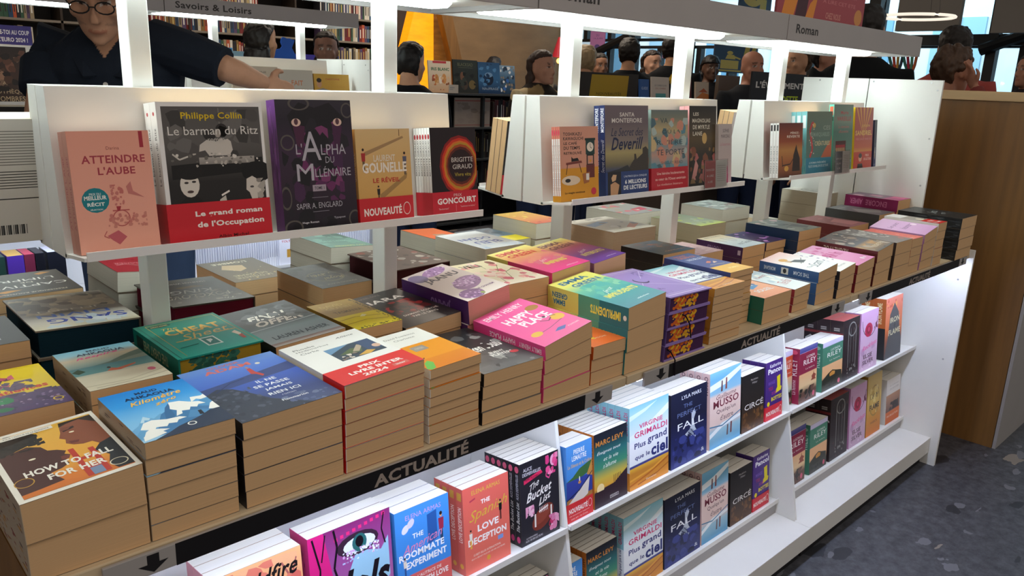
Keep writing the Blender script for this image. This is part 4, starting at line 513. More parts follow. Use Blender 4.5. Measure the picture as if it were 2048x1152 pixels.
# -- the two shelves under the table
cov('wildfire', 'a peach woodland cover and black script', 'ee9a6c', [G((0, 'e8866a'), (60, 'f0a070'), (100, 'f2b47c')), ('n', ['d86a5c', 'e07a64', 'f0b080'], 24, 10, 50, 98, 98, 5, 14), ('l', 'b0605c', 2, (84, 30, 84, 80, 74, 96)), ('l', 'b0605c', 1.6, (84, 70, 94, 92)), ('l', 'b0605c', 1.2, (84, 60, 72, 84)), ('p', 'd8707c', (4, 40, 60, 60, 72, 50, 30, 34)), ('t', 'Wildfire', 58, 84, 74, 15, '1c1618', 's/b')], sp='d88a98', spa=[('t', 'WILDFIRE', 70, 50, 24, 30, '8a4a5c', 'b'), ('n', ['c0708c', 'e8a070'], 10, 2, 10, 50, 90, 4, 10)], pg=PAGE_LIT)
cov('idols', 'a violet-pink close-up of a glittered eye', 'b03a84', [G((0, '8a3a78'), (40, 'a8609c'), (70, '9a4c90'), (100, '8a2a6c')), ('p', 'd8247c', (0, 100, 18, 100, 26, 60, 16, 30, 20, 0, 0, 0)), ('p', '9cc8e0', (34, 40, 56, 74, 86, 66, 96, 76, 96, 40, 80, 26, 66, 34, 50, 10, 36, 20)), ('p', 'b87cb4', (60, 34, 80, 26, 96, 40, 96, 0, 60, 0)), ('e', '3a2436', 58, 80, 26, 10), ('e', 'e8eef4', 60, 79, 20, 7), ('e', '2c6a68', 60, 80, 9, 8), ('e', '141018', 60, 81, 5, 5), ('n', ['e8eef8', 'b0b8e0', 'd8a8d8', 'f8f8ff'], 70, 38, 66, 84, 76, .6, 2.2), ('p', '5a1c4c', (70, 24, 82, 30, 92, 24, 84, 18)), *[('r', 30+i*7.4, 88.5+i*.9, 34+i*7.4, 91.5+i*.9, 'e8307c') for i in range(9)], ('l', '17101a', 2, (5, 98, 12, 70, 8, 40, 14, 20)), ('l', '17101a', 1.4, (20, 98, 14, 76)), ('l', '17101a', 2.4, (30, 99, 33, 84, 28, 66, 34, 48)), ('l', '17101a', 1.6, (92, 98, 88, 84, 92, 70)), ('t', 'Idols', 54, 44, 84, 30, '17101a', 'sB')], sp='c02c70', spa=[('n', ['17101a', 'd84080'], 14, 10, 10, 96, 90, 3, 9)], pg=PAGE_LIT)
cov('roommate', 'a bright blue cover and a coral foot', '3f8ad8', [('g', 0, 0, 100, 100, [(0, 'd8605a'), (31, 'd8605a'), (32, '3f88d6'), (100, '4690dc')]), ('t', 'ELENA ARMAS', 52, 91, 66, 5, 'c8a0dc'), ('p', '2a5aa0', (58, 86, 76, 88, 76, 58, 58, 54)), *person_art(84, 50, 34, 'a02c48', '1f2430'), ('e', 'e0dcec', 18, 80, 7, 4, 20), ('e', 'd8d0ea', 28, 84, 7, 4, 20), ('t', 'THE', 40, 70, 20, 5, 'f0f2f6', 'b'), ('t', 'American', 48, 61, 74, 9, 'e088b0', 's/'), ('t', 'ROOMMATE', 46, 52, 84, 7, 'f0f2f6', 'B'), ('t', 'EXPERIMENT', 54, 42, 76, 7, 'f0f2f6', 'B'), *person_art(14, 32, 20, 'e8dccc', '34508a'), ('t', "PAR L'AUTRICE DE", 50, 27, 60, 3.4, 'f4dcd4', 'b'), ('t', 'THE SPANISH LOVE', 50, 20.5, 86, 6, 'f6e8e2', 'B'), ('t', 'DECEPTION', 38, 13, 56, 6, 'f6e8e2', 'B'), ('t', 'UNIQUE TIKTOK', 62, 5, 66, 5, '2a2426', 'b')], sp='3a7cc4', pg=PAGE_LIT)
cov('spanish', 'a coral cover, yellow script and white capitals', 'e0685c', [G((0, 'e2705e'), (100, 'de6458')), ('t', 'ELENA ARMAS', 50, 92, 62, 5, 'd8b83c'), ('t', 'THE', 48, 78, 20, 5, 'f4ece4', 'B'), ('t', 'Spanish', 54, 66, 84, 15, 'd8b03c', 's/'), ('t', 'LOVE', 52, 49, 46, 8, 'f6f0ea', 'B'), ('t', 'DECEPTION', 50, 36, 84, 8, 'f6f0ea', 'B'), *person_art(80, 48, 24, '17181c', '17181c'), *person_art(14, 29, 22, 'e8e0d4', 'e0b83c'), ('l', 'b83a4c', 2, (14, 83, 26, 85)), ('r', 72, 25, 84, 30, '7a98d0'), ('t', 'LE BEST-SELLER INTERNATIONAL', 48, 20, 60, 2.4, 'f0d0c0', 'b'), ('t', 'QUI A SÉDUIT PLUS DE 100 000 LECTEURS', 50, 16, 74, 2.4, 'f0d0c0', 'b'), ('e', 'd8a03c', 50, 10, 4, 3)], sp='cc5c54', spa=[('t', 'LOVE DECEPTION', 58, 50, 40, 50, 'f0ddd2', 'b'), ('r', 86, 20, 95, 80, 'c89a3c'), ('e', 'd8a03c', 10, 50, 3, 26)], pg=PAGE_LIT)
cov('bucket', 'a black cover, pink skates and a brown football', '232129', [G((0, '2a2830'), (100, '211f27')), ('t', 'ALICE', 20, 91, 22, 4, 'e8e4ea'), ('t', 'DESMERVEILLES', 30, 85.5, 46, 4, 'e8e4ea'), ('p', 'd82c5c', (10, 74, 50, 79, 58, 80, 54, 84, 10, 79)), ('t', 'HEART PLAYERS !', 31, 79, 38, 3, '3a1420', 'b'), ('n', ['e8508c', 'd83c7c', 'f088b0'], 22, 66, 74, 98, 98, 3, 8), ('e', 'f0a8c8', 86, 90, 8, 7), ('l', 'e8508c', 2, (70, 82, 66, 74, 74, 70, 80, 76)), ('t', 'The', 36, 69, 24, 8, 'f2eee8', 's/'), ('t', 'Bucket', 48, 58.5, 66, 11, 'f2eee8', 's/b'), ('t', 'List', 62, 48, 32, 9, 'f2eee8', 's/b'), ('e', '7c3428', 56, 26, 29, 13, 14), ('e', '8e4234', 54, 28, 22, 8, 14), ('r', 34, 17, 38, 33, 'e8e2da'), ('r', 76, 20, 80, 36, 'e8e2da'), ('l', 'f2eee8', 1.6, (46, 34, 70, 37)), *[('l', 'f2eee8', 1.2, (48+i*4, 32, 48+i*4, 39)) for i in range(6)], ('n', ['e8a0c0', 'f0c0d4', 'd880a8'], 14, 12, 32, 34, 46, 4, 8), ('n', ['e8a0c0', 'd880a8', 'c8346c'], 16, 70, 4, 98, 24, 4, 9), ('o', 'd8304c', 78, 13, 7, 5, .2), ('t', 'LE PHÉNOMÈNE', 26, 8, 28, 2.4, 'd8d4dc'), ('t', 'AUX 100 000 LECTEURS', 32, 4.5, 44, 2.4, 'd8d4dc')], sp='1e1c23', spa=[('e', 'd85c78', 93, 50, 4, 34), ('t', 'ALICE DESMERVEILLES', 72, 50, 30, 40, 'd8d4dc'), ('t', 'The Bucket List', 36, 50, 36, 50, 'f2eee8', 's'), ('e', 'c83a70', 8, 50, 4, 30)], pg=PAGE_LIT)
cov('lemaitre', 'a seaside road cover and a red novelty band', '4a8cd4', [('g', 0, 0, 100, 100, [(0, 'a8743c'), (30, 'a8743c'), (31, '2f3c8c'), (54, '34449a'), (55, '4688d2'), (100, '4f94da')]), ('p', '3f6a3c', (0, 54, 24, 58, 50, 66, 100, 72, 100, 58, 60, 54)), ('p', 'c08a44', (78, 54, 100, 72, 100, 50)), ('p', 'd8cfc4', (4, 24, 90, 50, 82, 28, 50, 22)), ('l', '1f2440', 1.6, (0, 30, 50, 38, 100, 56)), ('e', 'e8e8e8', 50, 52, 2, 4), ('e', 'c88a4c', 50, 48, 6, 2), ('t', 'PIERRE', 50, 90, 42, 6.4, 'f0f2f4', 'b'), ('t', 'LEMAITRE', 50, 82, 56, 6.4, 'f0f2f4', 'b'), ('t', 'Le Silence et la Colère', 52, 73, 92, 4.8, 'd0b088', 'b')], sp='3f7cc0', band=(0, 25, 'd03236', [('t', 'NOUVEAUTÉ', 42, 62, 72, 34, 'f4ece6', 'B'), ('o', 'f0e4dc', 88, 62, 7, 22, .12), ('t', 'Un mouvement magistral', 46, 32, 76, 9, 'f0d4cc'), ('t', 'avec art - La Croix', 46, 16, 64, 9, 'f0d4cc')]), pg=PAGE_LIT)
cov('levy', 'a dark-to-sunset cover and orange capitals', '1f2a34', [G((0, '33202c'), (20, '4a2c34'), (26, 'd8a03c'), (38, 'c8b048'), (52, '3f8a6c'), (70, '2a6a6c'), (88, '1e2632'), (100, '1c1e28')), ('p', '33222c', (0, 0, 0, 22, 30, 24, 60, 25, 80, 32, 100, 38, 100, 0)), *[('r', 58+i*5, 24, 59.4+i*5, 36, '33222c') for i in range(5)], ('e', 'f0d8a0', 18, 25, 11, 7), ('r', 0, 0, 40, 22, '33222c'), ('t', 'MARC LEVY', 47, 86, 84, 7, 'd08638', 'b'), ('t', 'Éteignez tout', 44, 73, 72, 6, 'eef0e8', 's'), ('t', 'et la vie', 50, 63, 44, 5, 'eef0e8', 's'), ('t', "s'allume", 46, 54, 40, 6, 'eef0e8', 's'), ('r', 46, 6, 72, 10, 'd8d4d4'), ('r', 47, 6.6, 71, 9.4, '33202c'), ('t', 'POCKET', 59, 8, 19, 1.8, 'd8d4d4', 'b')], sp='c87830', spa=[('t', 'MARC LEVY', 76, 50, 30, 50, '4a2c18', 'b')], pg=PAGE_LIT)
cov('lyla', 'a midnight-blue cover and a silver swan', '1d2040', [G((0, '2c3478'), (30, '242a5c'), (60, '171a34'), (100, '1c2038')), ('n', ['2c3470', '3a4488', '1a1e44'], 40, 4, 2, 96, 40, 3, 12), ('p', 'b8c0cc', (38, 40, 52, 32, 66, 30, 74, 36, 66, 44, 62, 56, 68, 64, 64, 70, 56, 66, 56, 50, 50, 44)), ('p', '8a94a4', (44, 38, 60, 34, 62, 42, 52, 46)), ('l', '2a3050', 1.2, (46, 42, 60, 34)), ('l', '2a3050', 1.2, (54, 44, 66, 34)), ('t', 'LYLA MARS', 56, 91, 54, 5, 'e4e8f0'), ('t', 'THE', 46, 79, 24, 5, '6474a0'), ('t', 'PERFECT', 50, 69, 66, 6, '6474a0'), ('t', 'FALL', 54, 53, 72, 9, 'f0f2f6'), ('t', '&', 88, 9, 9, 5, 'dce0ec')], sp='161930', spa=[('t', 'THE PERFECT FALL - LYLA MARS', 56, 50, 70, 40, '6c7aa8'), ('t', '&', 8, 50, 7, 50, 'dce0ec')], pg=PAGE_LIT)
cov('musso', 'a pale pink beach cover and plum lettering', 'a8cce0', [G((0, '5a9cc4'), (10, '7cb0cc'), (22, '9cc4d4'), (30, 'e4c8be'), (68, 'e6ccc2'), (72, '8cbcd4'), (90, '6cacd0'), (100, '84c0de')), ('p', 'eaf0f2', (0, 84, 40, 88, 100, 98, 100, 92, 50, 80, 0, 76)), ('p', 'eaf0f2', (0, 20, 40, 30, 100, 32, 100, 28, 40, 24, 0, 14)), ('l', '3f7ca0', 1.6, (0, 30, 40, 26, 100, 36)), ('p', '6a4648', (34, 72, 36, 86, 40, 86, 40, 72)), ('p', '8a4a44', (48, 73, 50, 88, 54, 88, 54, 73)), ('p', '6a5458', (54, 10, 56, 24, 60, 24, 59, 10)), ('p', '7a4a4a', (66, 11, 67, 26, 72, 26, 71, 11)), ('t', 'Guillaume', 52, 66, 64, 6, '6a2c3c', 's'), ('t', 'MUSSO', 52, 57, 82, 10, '7c3040', 'b'), ('t', "Quelqu'un", 52, 46, 62, 7, '5a3a44'), ('t', "d'autre", 54, 37, 42, 7, '5a3a44')], sp='d8b8b4', spa=[('t', 'MUSSO', 84, 50, 24, 50, '6a4a52', 'b')], pg=PAGE_LIT)
cov('circe', 'a black and bronze cover and thin white capitals', '231f1d', [G((0, '5a3c24'), (24, '46301f'), (45, '2a2320'), (100, '1f1d1e')), ('n', ['6a4628', '4a3220', '7a542c'], 34, 4, 2, 96, 34, 3, 9), ('t', 'Madeline', 54, 88, 32, 3.6, 'a8a09a'), ('t', 'Miller', 56, 82, 22, 3.6, 'a8a09a'), ('t', 'CIRCÉ', 54, 44, 84, 12, 'eeeae4')], sp='1a1718', pg=PAGE_LIT)
cov('pancol', 'a purple cover, a yellow boot and a red band', '4a2a7c', [G((0, '46287a'), (100, '4c2c80')), ('t', 'Katherine', 56, 92, 66, 6, 'eceaf0', 'b'), ('t', 'Pancol', 54, 83, 82, 9, 'f4f2f6', 'B'), ('p', 'e8d81c', (66, 70, 86, 72, 88, 52, 96, 50, 92, 44, 60, 42, 62, 48, 70, 52)), ('t', 'MANGE', 36, 63, 40, 6, '7a5ab8', 'b'), ('t', 'TES', 30, 53, 26, 6, 'a82c5c', 'b'), ('t', 'BOTTES', 66, 34, 62, 7, 'e8d81c', 'B'), ('t', 'DE SEPT', 52, 44, 30, 5, 'b83c8c', 'b'), ('e', 'e8d81c', 18, 28, 8, 4)], sp='402470', band=(0, 24, 'd42838', [('t', 'NOUVEAUTÉ', 42, 50, 76, 38, 'f4ece6', 'B'), ('o', 'f0e4dc', 90, 50, 7, 26, .14)]), pg=PAGE_LIT)
def riley(bg, sky, land):
    return [('g', 0, 0, 100, 100, [(0, land), (18, land), (30, sky), (52, 'e8b484'), (53, bg), (90, bg), (91, 'c8c0dc'), (100, 'd8d0e6')]), ('n', [land, '2a2a24'], 26, 4, 4, 96, 26, 4, 11), ('t', 'LUCINDA', 62, 81, 46, 4.4, 'f0ece4'), ('t', 'RILEY', 58, 72, 70, 9, 'f4f0e8'), ('t', 'La lettre', 60, 60, 50, 3, 'e0d8cc'), ('e', 'd8607c', 84, 9, 6, 5)]
cov('rileyred', 'a crimson top, a pagoda and white serif name', '8c2440', riley('8c2442', 'e8c898', '6a4a40')+[('p', '9a4c3c', (66, 34, 96, 34, 90, 38, 96, 42, 84, 46, 82, 52, 80, 46, 70, 42, 74, 38)), ('g', 0, 91, 100, 100, [(0, '3a3a80'), (100, '6a6aa8')])], sp='962848', spa=[('t', 'RILEY', 66, 50, 30, 56, 'f0e4e0'), ('t', 'La femme', 30, 50, 26, 36, 'e0c8cc'), ('e', 'd8506c', 93, 50, 4, 30)], pg=PAGE_LIT)
cov('rileygreen', 'a green top, a sunset house and white serif name', '4a8468', riley('467f66', 'e8b07c', '3a3a30')+[('p', '2a2c22', (0, 24, 30, 34, 50, 38, 70, 34, 96, 30, 96, 20, 0, 14)), ('p', 'c88a3c', (36, 32, 50, 36, 64, 33, 62, 27, 38, 26))], sp='44806a', spa=[('t', 'RILEY', 66, 50, 32, 56, 'c8dccc'), ('e', '8ab8a0', 90, 50, 4, 30)], pg=PAGE_LIT)
cov('rileyorange', 'an orange top and white serif name', 'd8542c', riley('d2502c', 'c8ccb4', '4a5a34'), sp='c84c28', pg=PAGE_LIT)
cov('dark', 'a black gothic-arch cover and red-lined spine', '241a1e', [G((0, '261a1e'), (100, '2a2024')), ('n', ['4a2428', '1a1418', '5a3034'], 26, 4, 2, 96, 96, 1, 4), ('o', '8a8a84', 56, 82, 24, 12, .16), ('r', 32, 20, 34.5, 82, '8a8a84'), ('r', 78, 20, 80.5, 82, '8a8a84'), ('r', 46, 26, 48, 84, '6a6a66'), ('r', 64, 26, 66, 84, '6a6a66'), ('n', ['8a8a84', '6a6a66'], 10, 30, 8, 82, 24, 2, 6)], sp='2a1c20', spa=[('r', 86, 28, 88, 72, '9a9490'), ('r', 83, 28, 85, 72, '9a9490'), ('r', 76, 0, 80, 100, '7a2c30'), ('p', 'c8c4c0', (66, 10, 72, 50, 66, 90, 63, 90, 69, 50, 63, 10)), ('e', '7a2c30', 62, 50, 5, 24)], pg='b4605c')
cov('elsie', 'a lilac-pink cover and a big crimson rose', 'd0a8c8', [G((0, 'c8aac4'), (40, 'd2b0cc'), (100, 'cfa2c8')), ('n', ['dcc0d8', 'c098bc'], 14, 4, 4, 96, 40, 5, 12), ('o', '332430', 52, 84, 44, 28, .05), ('r', 4, 86, 98, 100, 'cfa2c8'), ('e', 'b8204c', 46, 68, 22, 12), ('e', '8c1838', 46, 68, 13, 7), ('e', 'c83060', 46, 69, 6, 4), ('n', '6a2444', 6, 78, 66, 98, 78, 3, 6), ('t', 'Reckless', 54, 41, 82, 8, 'e06aa4', 's/b'), ('t', 'ELSIE', 46, 24, 50, 7, '4a2c40', 'b'), ('t', 'SILVER', 48, 14, 62, 7, '4a2c40', 'b')], sp='b888b0', pg=PAGE_LIT)
cov('ironblack', 'an orange cover, a dark shield and cream capitals', 'd8704c', [G((0, '2c2c30'), (30, '8a4424'), (50, 'd8702c'), (100, 'e2806c')), ('p', '45464a', (50, 90, 78, 72, 86, 44, 99, 26, 99, 0, 2, 0, 20, 40, 26, 72)), ('t', 'IRON', 56, 62, 56, 9, 'd8d0a8', 'b'), ('t', 'FLAME', 56, 42, 70, 9, 'd8d0a8', 'b'), ('e', '2a2a2c', 56, 52, 5, 4), ('n', ['e8a04c', 'c84c2c'], 10, 2, 84, 96, 98, 3, 6)], sp='b8602c', spa=[('r', 0, 0, 52, 100, '26262a'), ('t', 'IRON FLAME', 76, 50, 34, 40, 'e8d8a8', 'b')], pg=PAGE_LIT)
cov('irongold', 'a golden dragon cover and black capitals', 'c8a03c', [G((0, 'd87c2c'), (30, 'd0902c'), (60, 'd2b45c'), (100, 'c8a850')), ('o', 'a88434', 52, 56, 36, 26, .1), ('n', ['b89440', 'e0c878'], 16, 20, 34, 84, 80, 4, 9), ('t', 'IRON', 50, 64, 54, 9, '2a2420', 'B'), ('t', 'FLAME', 52, 46, 66, 9, '2a2420', 'B'), ('t', 'YARROS', 52, 20, 50, 4, '6a3c1c')], sp='a87c2c', pg=PAGE_LIT)
cov('small', 'a white and orange cover around a group photo', 'e2dcd6', [('g', 0, 0, 100, 100, [(0, 'd86a2c'), (26, 'da702e'), (27, '6a4a44'), (64, 'b88868'), (65, 'dcd6d0'), (100, 'e2dcd6')]), ('n', ['2a2428', '3a3034', '241f22'], 16, 20, 28, 90, 46, 5, 11), ('t', 'LE CHÂTEAU', 56, 84, 66, 4, 'a8a09a'), ('t', 'DES RENTIERS', 56, 76, 66, 4, 'a8a09a'), ('t', 'PRIX DES LECTEURS', 50, 16, 80, 4, 'f2d0b8', 'b')], sp='cfc8c0', pg=PAGE_LIT)
cov('whiteback', 'a plain white back with a printed blurb', 'c8c2b8', [], back='c6c0b6', pg='cfc6b2')
cov('biblio', 'dark painted faces and a cream serif title', '33241e', [G((0, '3a2a22'), (50, '4a3228'), (100, '2a201c')), ('e', '7a5040', 30, 62, 12, 12), ('e', 'b08468', 42, 50, 10, 10), ('e', '8a5c48', 64, 66, 9, 10), ('n', ['5a3c2c', '241a16', '6a4434', '8a6a54'], 40, 2, 22, 98, 98, 4, 13), ('p', '241a16', (10, 80, 40, 84, 46, 66, 30, 74, 16, 66)), ('t', 'LA', 46, 36, 16, 6, 'd0b48c'), ('t', 'BIBLIOTHÈQUE', 48, 22, 88, 10, 'd0b48c'), ('t', 'DES OMBRES', 48, 9, 76, 9, 'd0b48c')], sp='241a16')
cov('maisonred', 'a cream cover with a citrus drawing', 'c8b8a0', [G((0, 'c4a890'), (60, 'ccbca4'), (100, 'd0c4b0')), ('t', 'ÉPICERIE FINE', 44, 86, 60, 6, '8a7a6a', 'b'), ('e', 'd8a040', 84, 66, 10, 9), ('e', 'd8a040', 78, 50, 8, 8), ('e', 'c0486c', 62, 26, 12, 10), ('e', 'b83048', 46, 22, 9, 8), ('p', 'd8a488', (0, 8, 40, 10, 26, 30, 0, 36))], sp='b0a08a')
cov('fait', 'a sand cover and salmon capitals', 'c2bcae', [G((0, 'beb8aa'), (100, 'c6c0b2')), ('t', 'FAIT', 52, 64, 34, 14, 'c87c50', 'b'), ('t', 'MAISON', 54, 40, 58, 14, 'c87c50', 'b'), ('o', 'a8a498', 18, 56, 8, 13, .2)], sp='aaa496')
cov('astuces', 'a mustard cover, a man and tall black capitals', 'c89a3c', [G((0, 'c8963a'), (100, 'd0a444')), ('e', 'c89874', 14, 70, 7, 13), ('e', '33261f', 14, 80, 7, 7), ('p', '8a8a8c', (2, 0, 4, 50, 24, 56, 52, 46, 50, 0)), ('t', 'CHRISTOPHE', 52, 84, 40, 5, 'b0503c', 'b'), ('t', 'ASTUCES', 70, 26, 56, 34, '241f1c', 'B')], sp='a87c2c')
cov('iris', 'a cream comic cover and green capitals', 'cfc4b2', [G((0, 'c8a484'), (60, 'd0c2ae'), (100, 'd4cab8')), ('r', 20, 92, 80, 99, 'b03a44'), ('t', 'IRIS BLANC', 52, 74, 80, 10, '3a6a50', 'B'), ('e', 'c08a50', 34, 42, 10, 16), ('e', 'c89058', 68, 44, 10, 16), ('e', 'a8503c', 22, 46, 7, 10), ('e', 'e0d8cc', 52, 40, 7, 12), ('n', ['b8744c', '8a5438', 'd8b48c'], 16, 14, 8, 90, 52, 3, 8)], sp='b8ac9a', kind='comic album')
cov('comicdark', 'a murky green-black comic cover', '262a28', [G((0, '2a2c2a'), (100, '2c3230')), ('t', 'BLACKSAD', 50, 86, 62, 10, '5c604c', 'b'), ('r', 22, 76, 80, 77, '5c604c'), ('e', '6a4c3c', 36, 50, 8, 14), ('e', '4a3c34', 44, 26, 14, 16), ('e', '6a5c3c', 76, 26, 14, 14), ('n', ['1c201f', '363c38'], 16, 4, 4, 96, 66, 4, 12)], sp='1f2221', kind='comic album')
cov('comicblue', 'a deep blue storm comic cover', '27466a', [G((0, '1c3050'), (50, '33608c'), (100, '2a4a70')), ('e', '1a2438', 46, 46, 24, 20), ('e', '6a8cb0', 48, 60, 18, 8), ('t', 'NAUFRAGE', 54, 16, 74, 8, '8a98a8', 'b'), ('n', ['4a7aa8', '1e3658'], 18, 4, 4, 96, 96, 4, 12)], sp='1e3658', kind='comic album')
cov('comicwhite', 'a blue and white battle comic cover', '4a5c70', [G((0, '22344c'), (60, '4a6a88'), (100, '7c98b0')), ('n', ['d8dce0', '2a3a50', '8a7c6a', '3a68b0'], 34, 4, 4, 96, 96, 4, 13)], sp='2a3a50', kind='comic album')
# ---------------------------------------------------------------- books: building and placing
_mesh = {}
def book(cid, w, h, t, wedge=0.0, loc=(0, 0, 0), rot=(0, 0, 0), label='', group=None):
    """x 0..w from the spine, y 0..h from foot to head, z 0..t from back to front cover"""
    c = C[cid]; key = (cid, round(w, 4), round(h, 4), round(t, 4), round(wedge, 5))
    if key not in _mesh:
        k = wedge/t; fz = lambda x, z: z*(1+k*x/w)
        ct = .0026 if c['hard'] else .0006; ov = .0035 if c['hard'] else 0
        p = PM()
        def slab(z0, z1, col):
            P = [(x, y, fz(x, z)) for z in (z0, z1) for y in (0, h) for x in (0, w)]
            b = len(p.v); p.v += P; p.c += [hx(col)]*8
            for q in ((0,2,3,1),(4,5,7,6),(0,1,5,4),(2,6,7,3),(0,4,6,2),(1,3,7,5)): p.f.append(tuple(b+i for i in q)); p.m.append(0)
        ed = c['bg'] if c['hard'] else '7c6a55'; slab(0, ct, c['back'] if c['hard'] else ed); slab(t-ct, t, ed); p.poly([(0, 0, -1e-5), (0, h, -1e-5), (w, h, -1e-5), (w, 0, -1e-5)], c['back']); p.box(-.0001, 0, .0002, ct, h, t-.0002, c['sp'])
        top = lambda u, v, e: (u*w/100, v*h/100, fz(u*w/100, t)+e+1e-5)
        p.poly([top(0, 0, 0), top(100, 0, 0), top(100, 100, 0), top(0, 100, 0)], c['bg'])
        draw(p, c['art'], top, seed=len(cid)+ord(cid[0]))
        draw(p, c['spa'], lambda u, v, e: (-.00012-e, u*h/100, (1-v/100)*t))
        if cid == 'whiteback':
            for i in range(22):
                y = h*(.90-.022*i) if i < 13 else h*(.58-.022*(i-13)) if i < 20 else h*.36
                ln = w*(.62-.05*((i*7) % 4)); p.poly([(w*.86-ln, y, -2e-5), (w*.86, y, -2e-5), (w*.86, y+h*.008, -2e-5), (w*.86-ln, y+h*.008, -2e-5)], '7a766e' if i < 13 else '4a4844')
            for i in range(16):
                x = w*(.52+.02*i); p.poly([(x, h*.07, -2e-5), (x+w*(.006+.006*((i*5) % 3)), h*.07, -2e-5), (x+w*(.006+.006*((i*5) % 3)), h*.15, -2e-5), (x, h*.15, -2e-5)], '2a2826')
        parts = [('cover', p.mesh('cover', M_PRINT))]
        q = PM()
        P = [(x, y, fz(x, z)) for z in (ct, t-ct) for y in (ov, h-ov) for x in (ct, w-ov-.0004)]
        b = len(q.v); q.v += P; q.c += [hx(c['pg'])]*8
        for f in ((0,2,3,1),(4,5,7,6),(0,1,5,4),(2,6,7,3),(0,4,6,2),(1,3,7,5)): q.f.append(tuple(b+i for i in f)); q.m.append(0)
        if c['edge']:            # sprayed foot edge
            wi = w-ov-.0004; e = c['edge']; rn = random.Random(3)
            for i in range(34):
                x = rn.uniform(.10, .72)*wi; z = rn.uniform(.08, .92)*t; r = rn.uniform(.003, .010)
                pts = []
                for a in range(9):
                    g = 2*math.pi*a/9; rr = r*rn.uniform(.6, 1.2)
                    pts.append((min(wi-.002, max(.004, x+rr*math.cos(g))), ov-3e-5*(1+i*.2), fz(x, min(t-ct, max(ct, z+rr*.7*math.sin(g))))))
                q.poly(pts, e[i % len(e)])
        parts.append(('pages', q.mesh('pages', M_PAPER)))
        if c['band']:
            v0, v1, col, art = c['band']; y0, y1 = h*v0/100, h*v1/100; q = PM(); g = .0011
            q.poly([(-g, y0, fz(0, t)+g), (w, y0, fz(w, t)+g), (w, y1, fz(w, t)+g), (-g, y1, fz(0, t)+g)], col)
            q.poly([(-g, y0, -g*.3), (-g, y0, t+g), (-g, y1, t+g), (-g, y1, -g*.3)], col)
            q.poly([(-g, y0, -g*.3), (w, y0, -g*.3), (w, y1, -g*.3), (-g, y1, -g*.3)], col)
            draw(q, art, lambda u, v, e: (u*w/100, y0+(y1-y0)*v/100, fz(u*w/100, t)+g+e), seed=5)
            parts.append(('paper_band', q.mesh('paper_band', M_PRINT)))
        _mesh[key] = parts
    o = empty('hardcover_book' if c['hard'] else ('comic_album' if 'comic' in c['kind'] else 'paperback_book'), loc, rot)
    for n, me in _mesh[key]:
        a = bpy.data.objects.new(n, me); COL.objects.link(a); a.parent = o
        if n == 'paper_band': a['label'] = 'coloured paper band around the lower cover'
    return tag(o, label, 'book', group)
ZT = -.631
LOG = []
def stack(cid, y, FL=None, FR=None, w=None, h=.21, tn=.022, flip=False, dx0=0, dx1=0, nmin=1, shy=0):
    """a pile on the table; FL / FR are where its top front corners are seen, y its front edge"""
    c = C[cid]; a = aty(*FL, y) if FL else None; b = aty(*FR, y) if FR else None
    if a is None: x1 = b.x; x0 = x1-w/S; zl = zr = b.z
    elif b is None: x0 = a.x; x1 = x0+w/S; zl = zr = a.z
    else:
        x0, x1, zl, zr = a.x, b.x, a.z, b.z
        if w:                              # keep the seen middle but the given width
            mx = (x0+x1)/2; x0, x1 = mx-w/S/2, mx+w/S/2
    x0 += dx0; x1 += dx1
    zs, ze = (zr, zl) if flip else (zl, zr)
    Ts, Te = (zs-ZT)*S, (ze-ZT)*S
    Te = min(max(Te, Ts*.93), Ts*1.28)
    n = max(nmin, round((Ts+Te)/2/tn)); t = Ts/n; wg = (Te-Ts)/n; wm = (x1-x0)*S
    al = math.atan2(wg, wm); rn = random.Random(cid); d = c['d']; kind = c['kind']
    LOG.append((cid, x0, x1, y, y+h/S, (Ts+Te)/2/S+ZT, n, t))
    for k in range(n):
        i = n-1-k
        j = (rn.uniform(-.0008, .0008), rn.uniform(0, .003), rn.uniform(-.005, .005)) if k < n-1 else (0, 0, 0)
        lab = ('%s on top of its pile, %s' % (kind.split()[0], d)) if i == 0 else ('%s %s down, pile with %s' % (nth(i+1), kind.split()[0], d))
        if flip: loc = W(x1, y, ZT)+Vector((j[0], h+j[1], k*t+.0004)); rz = math.pi+j[2]
        else: loc = W(x0, y, ZT)+Vector((j[0], j[1], k*t+.0004)); rz = j[2]
        o = book(cid, wm-.001, h, t-.00025, wg, loc, (0, -al*k, rz+math.radians(shy)), lab, 'pile topped by '+d)
        if c['ribbon'] and i in (1, n-1):
            q = PM(); L = [(wm*.36, .004, t*.7), (wm*.38, -.004, t*.62), (wm*.46, -.007, t*.1), (wm*.52, -.007, -.028)] if i == 1 else [(wm*.10, .004, t*.7), (wm*.11, -.005, t*.6), (wm*.16, -.012, t*.1), (wm*.165, -.014, -.030)]
            q.tube(L, .0016, c['ribbon'], 6); q.build('ribbon_marker', M_CLOTH, o)
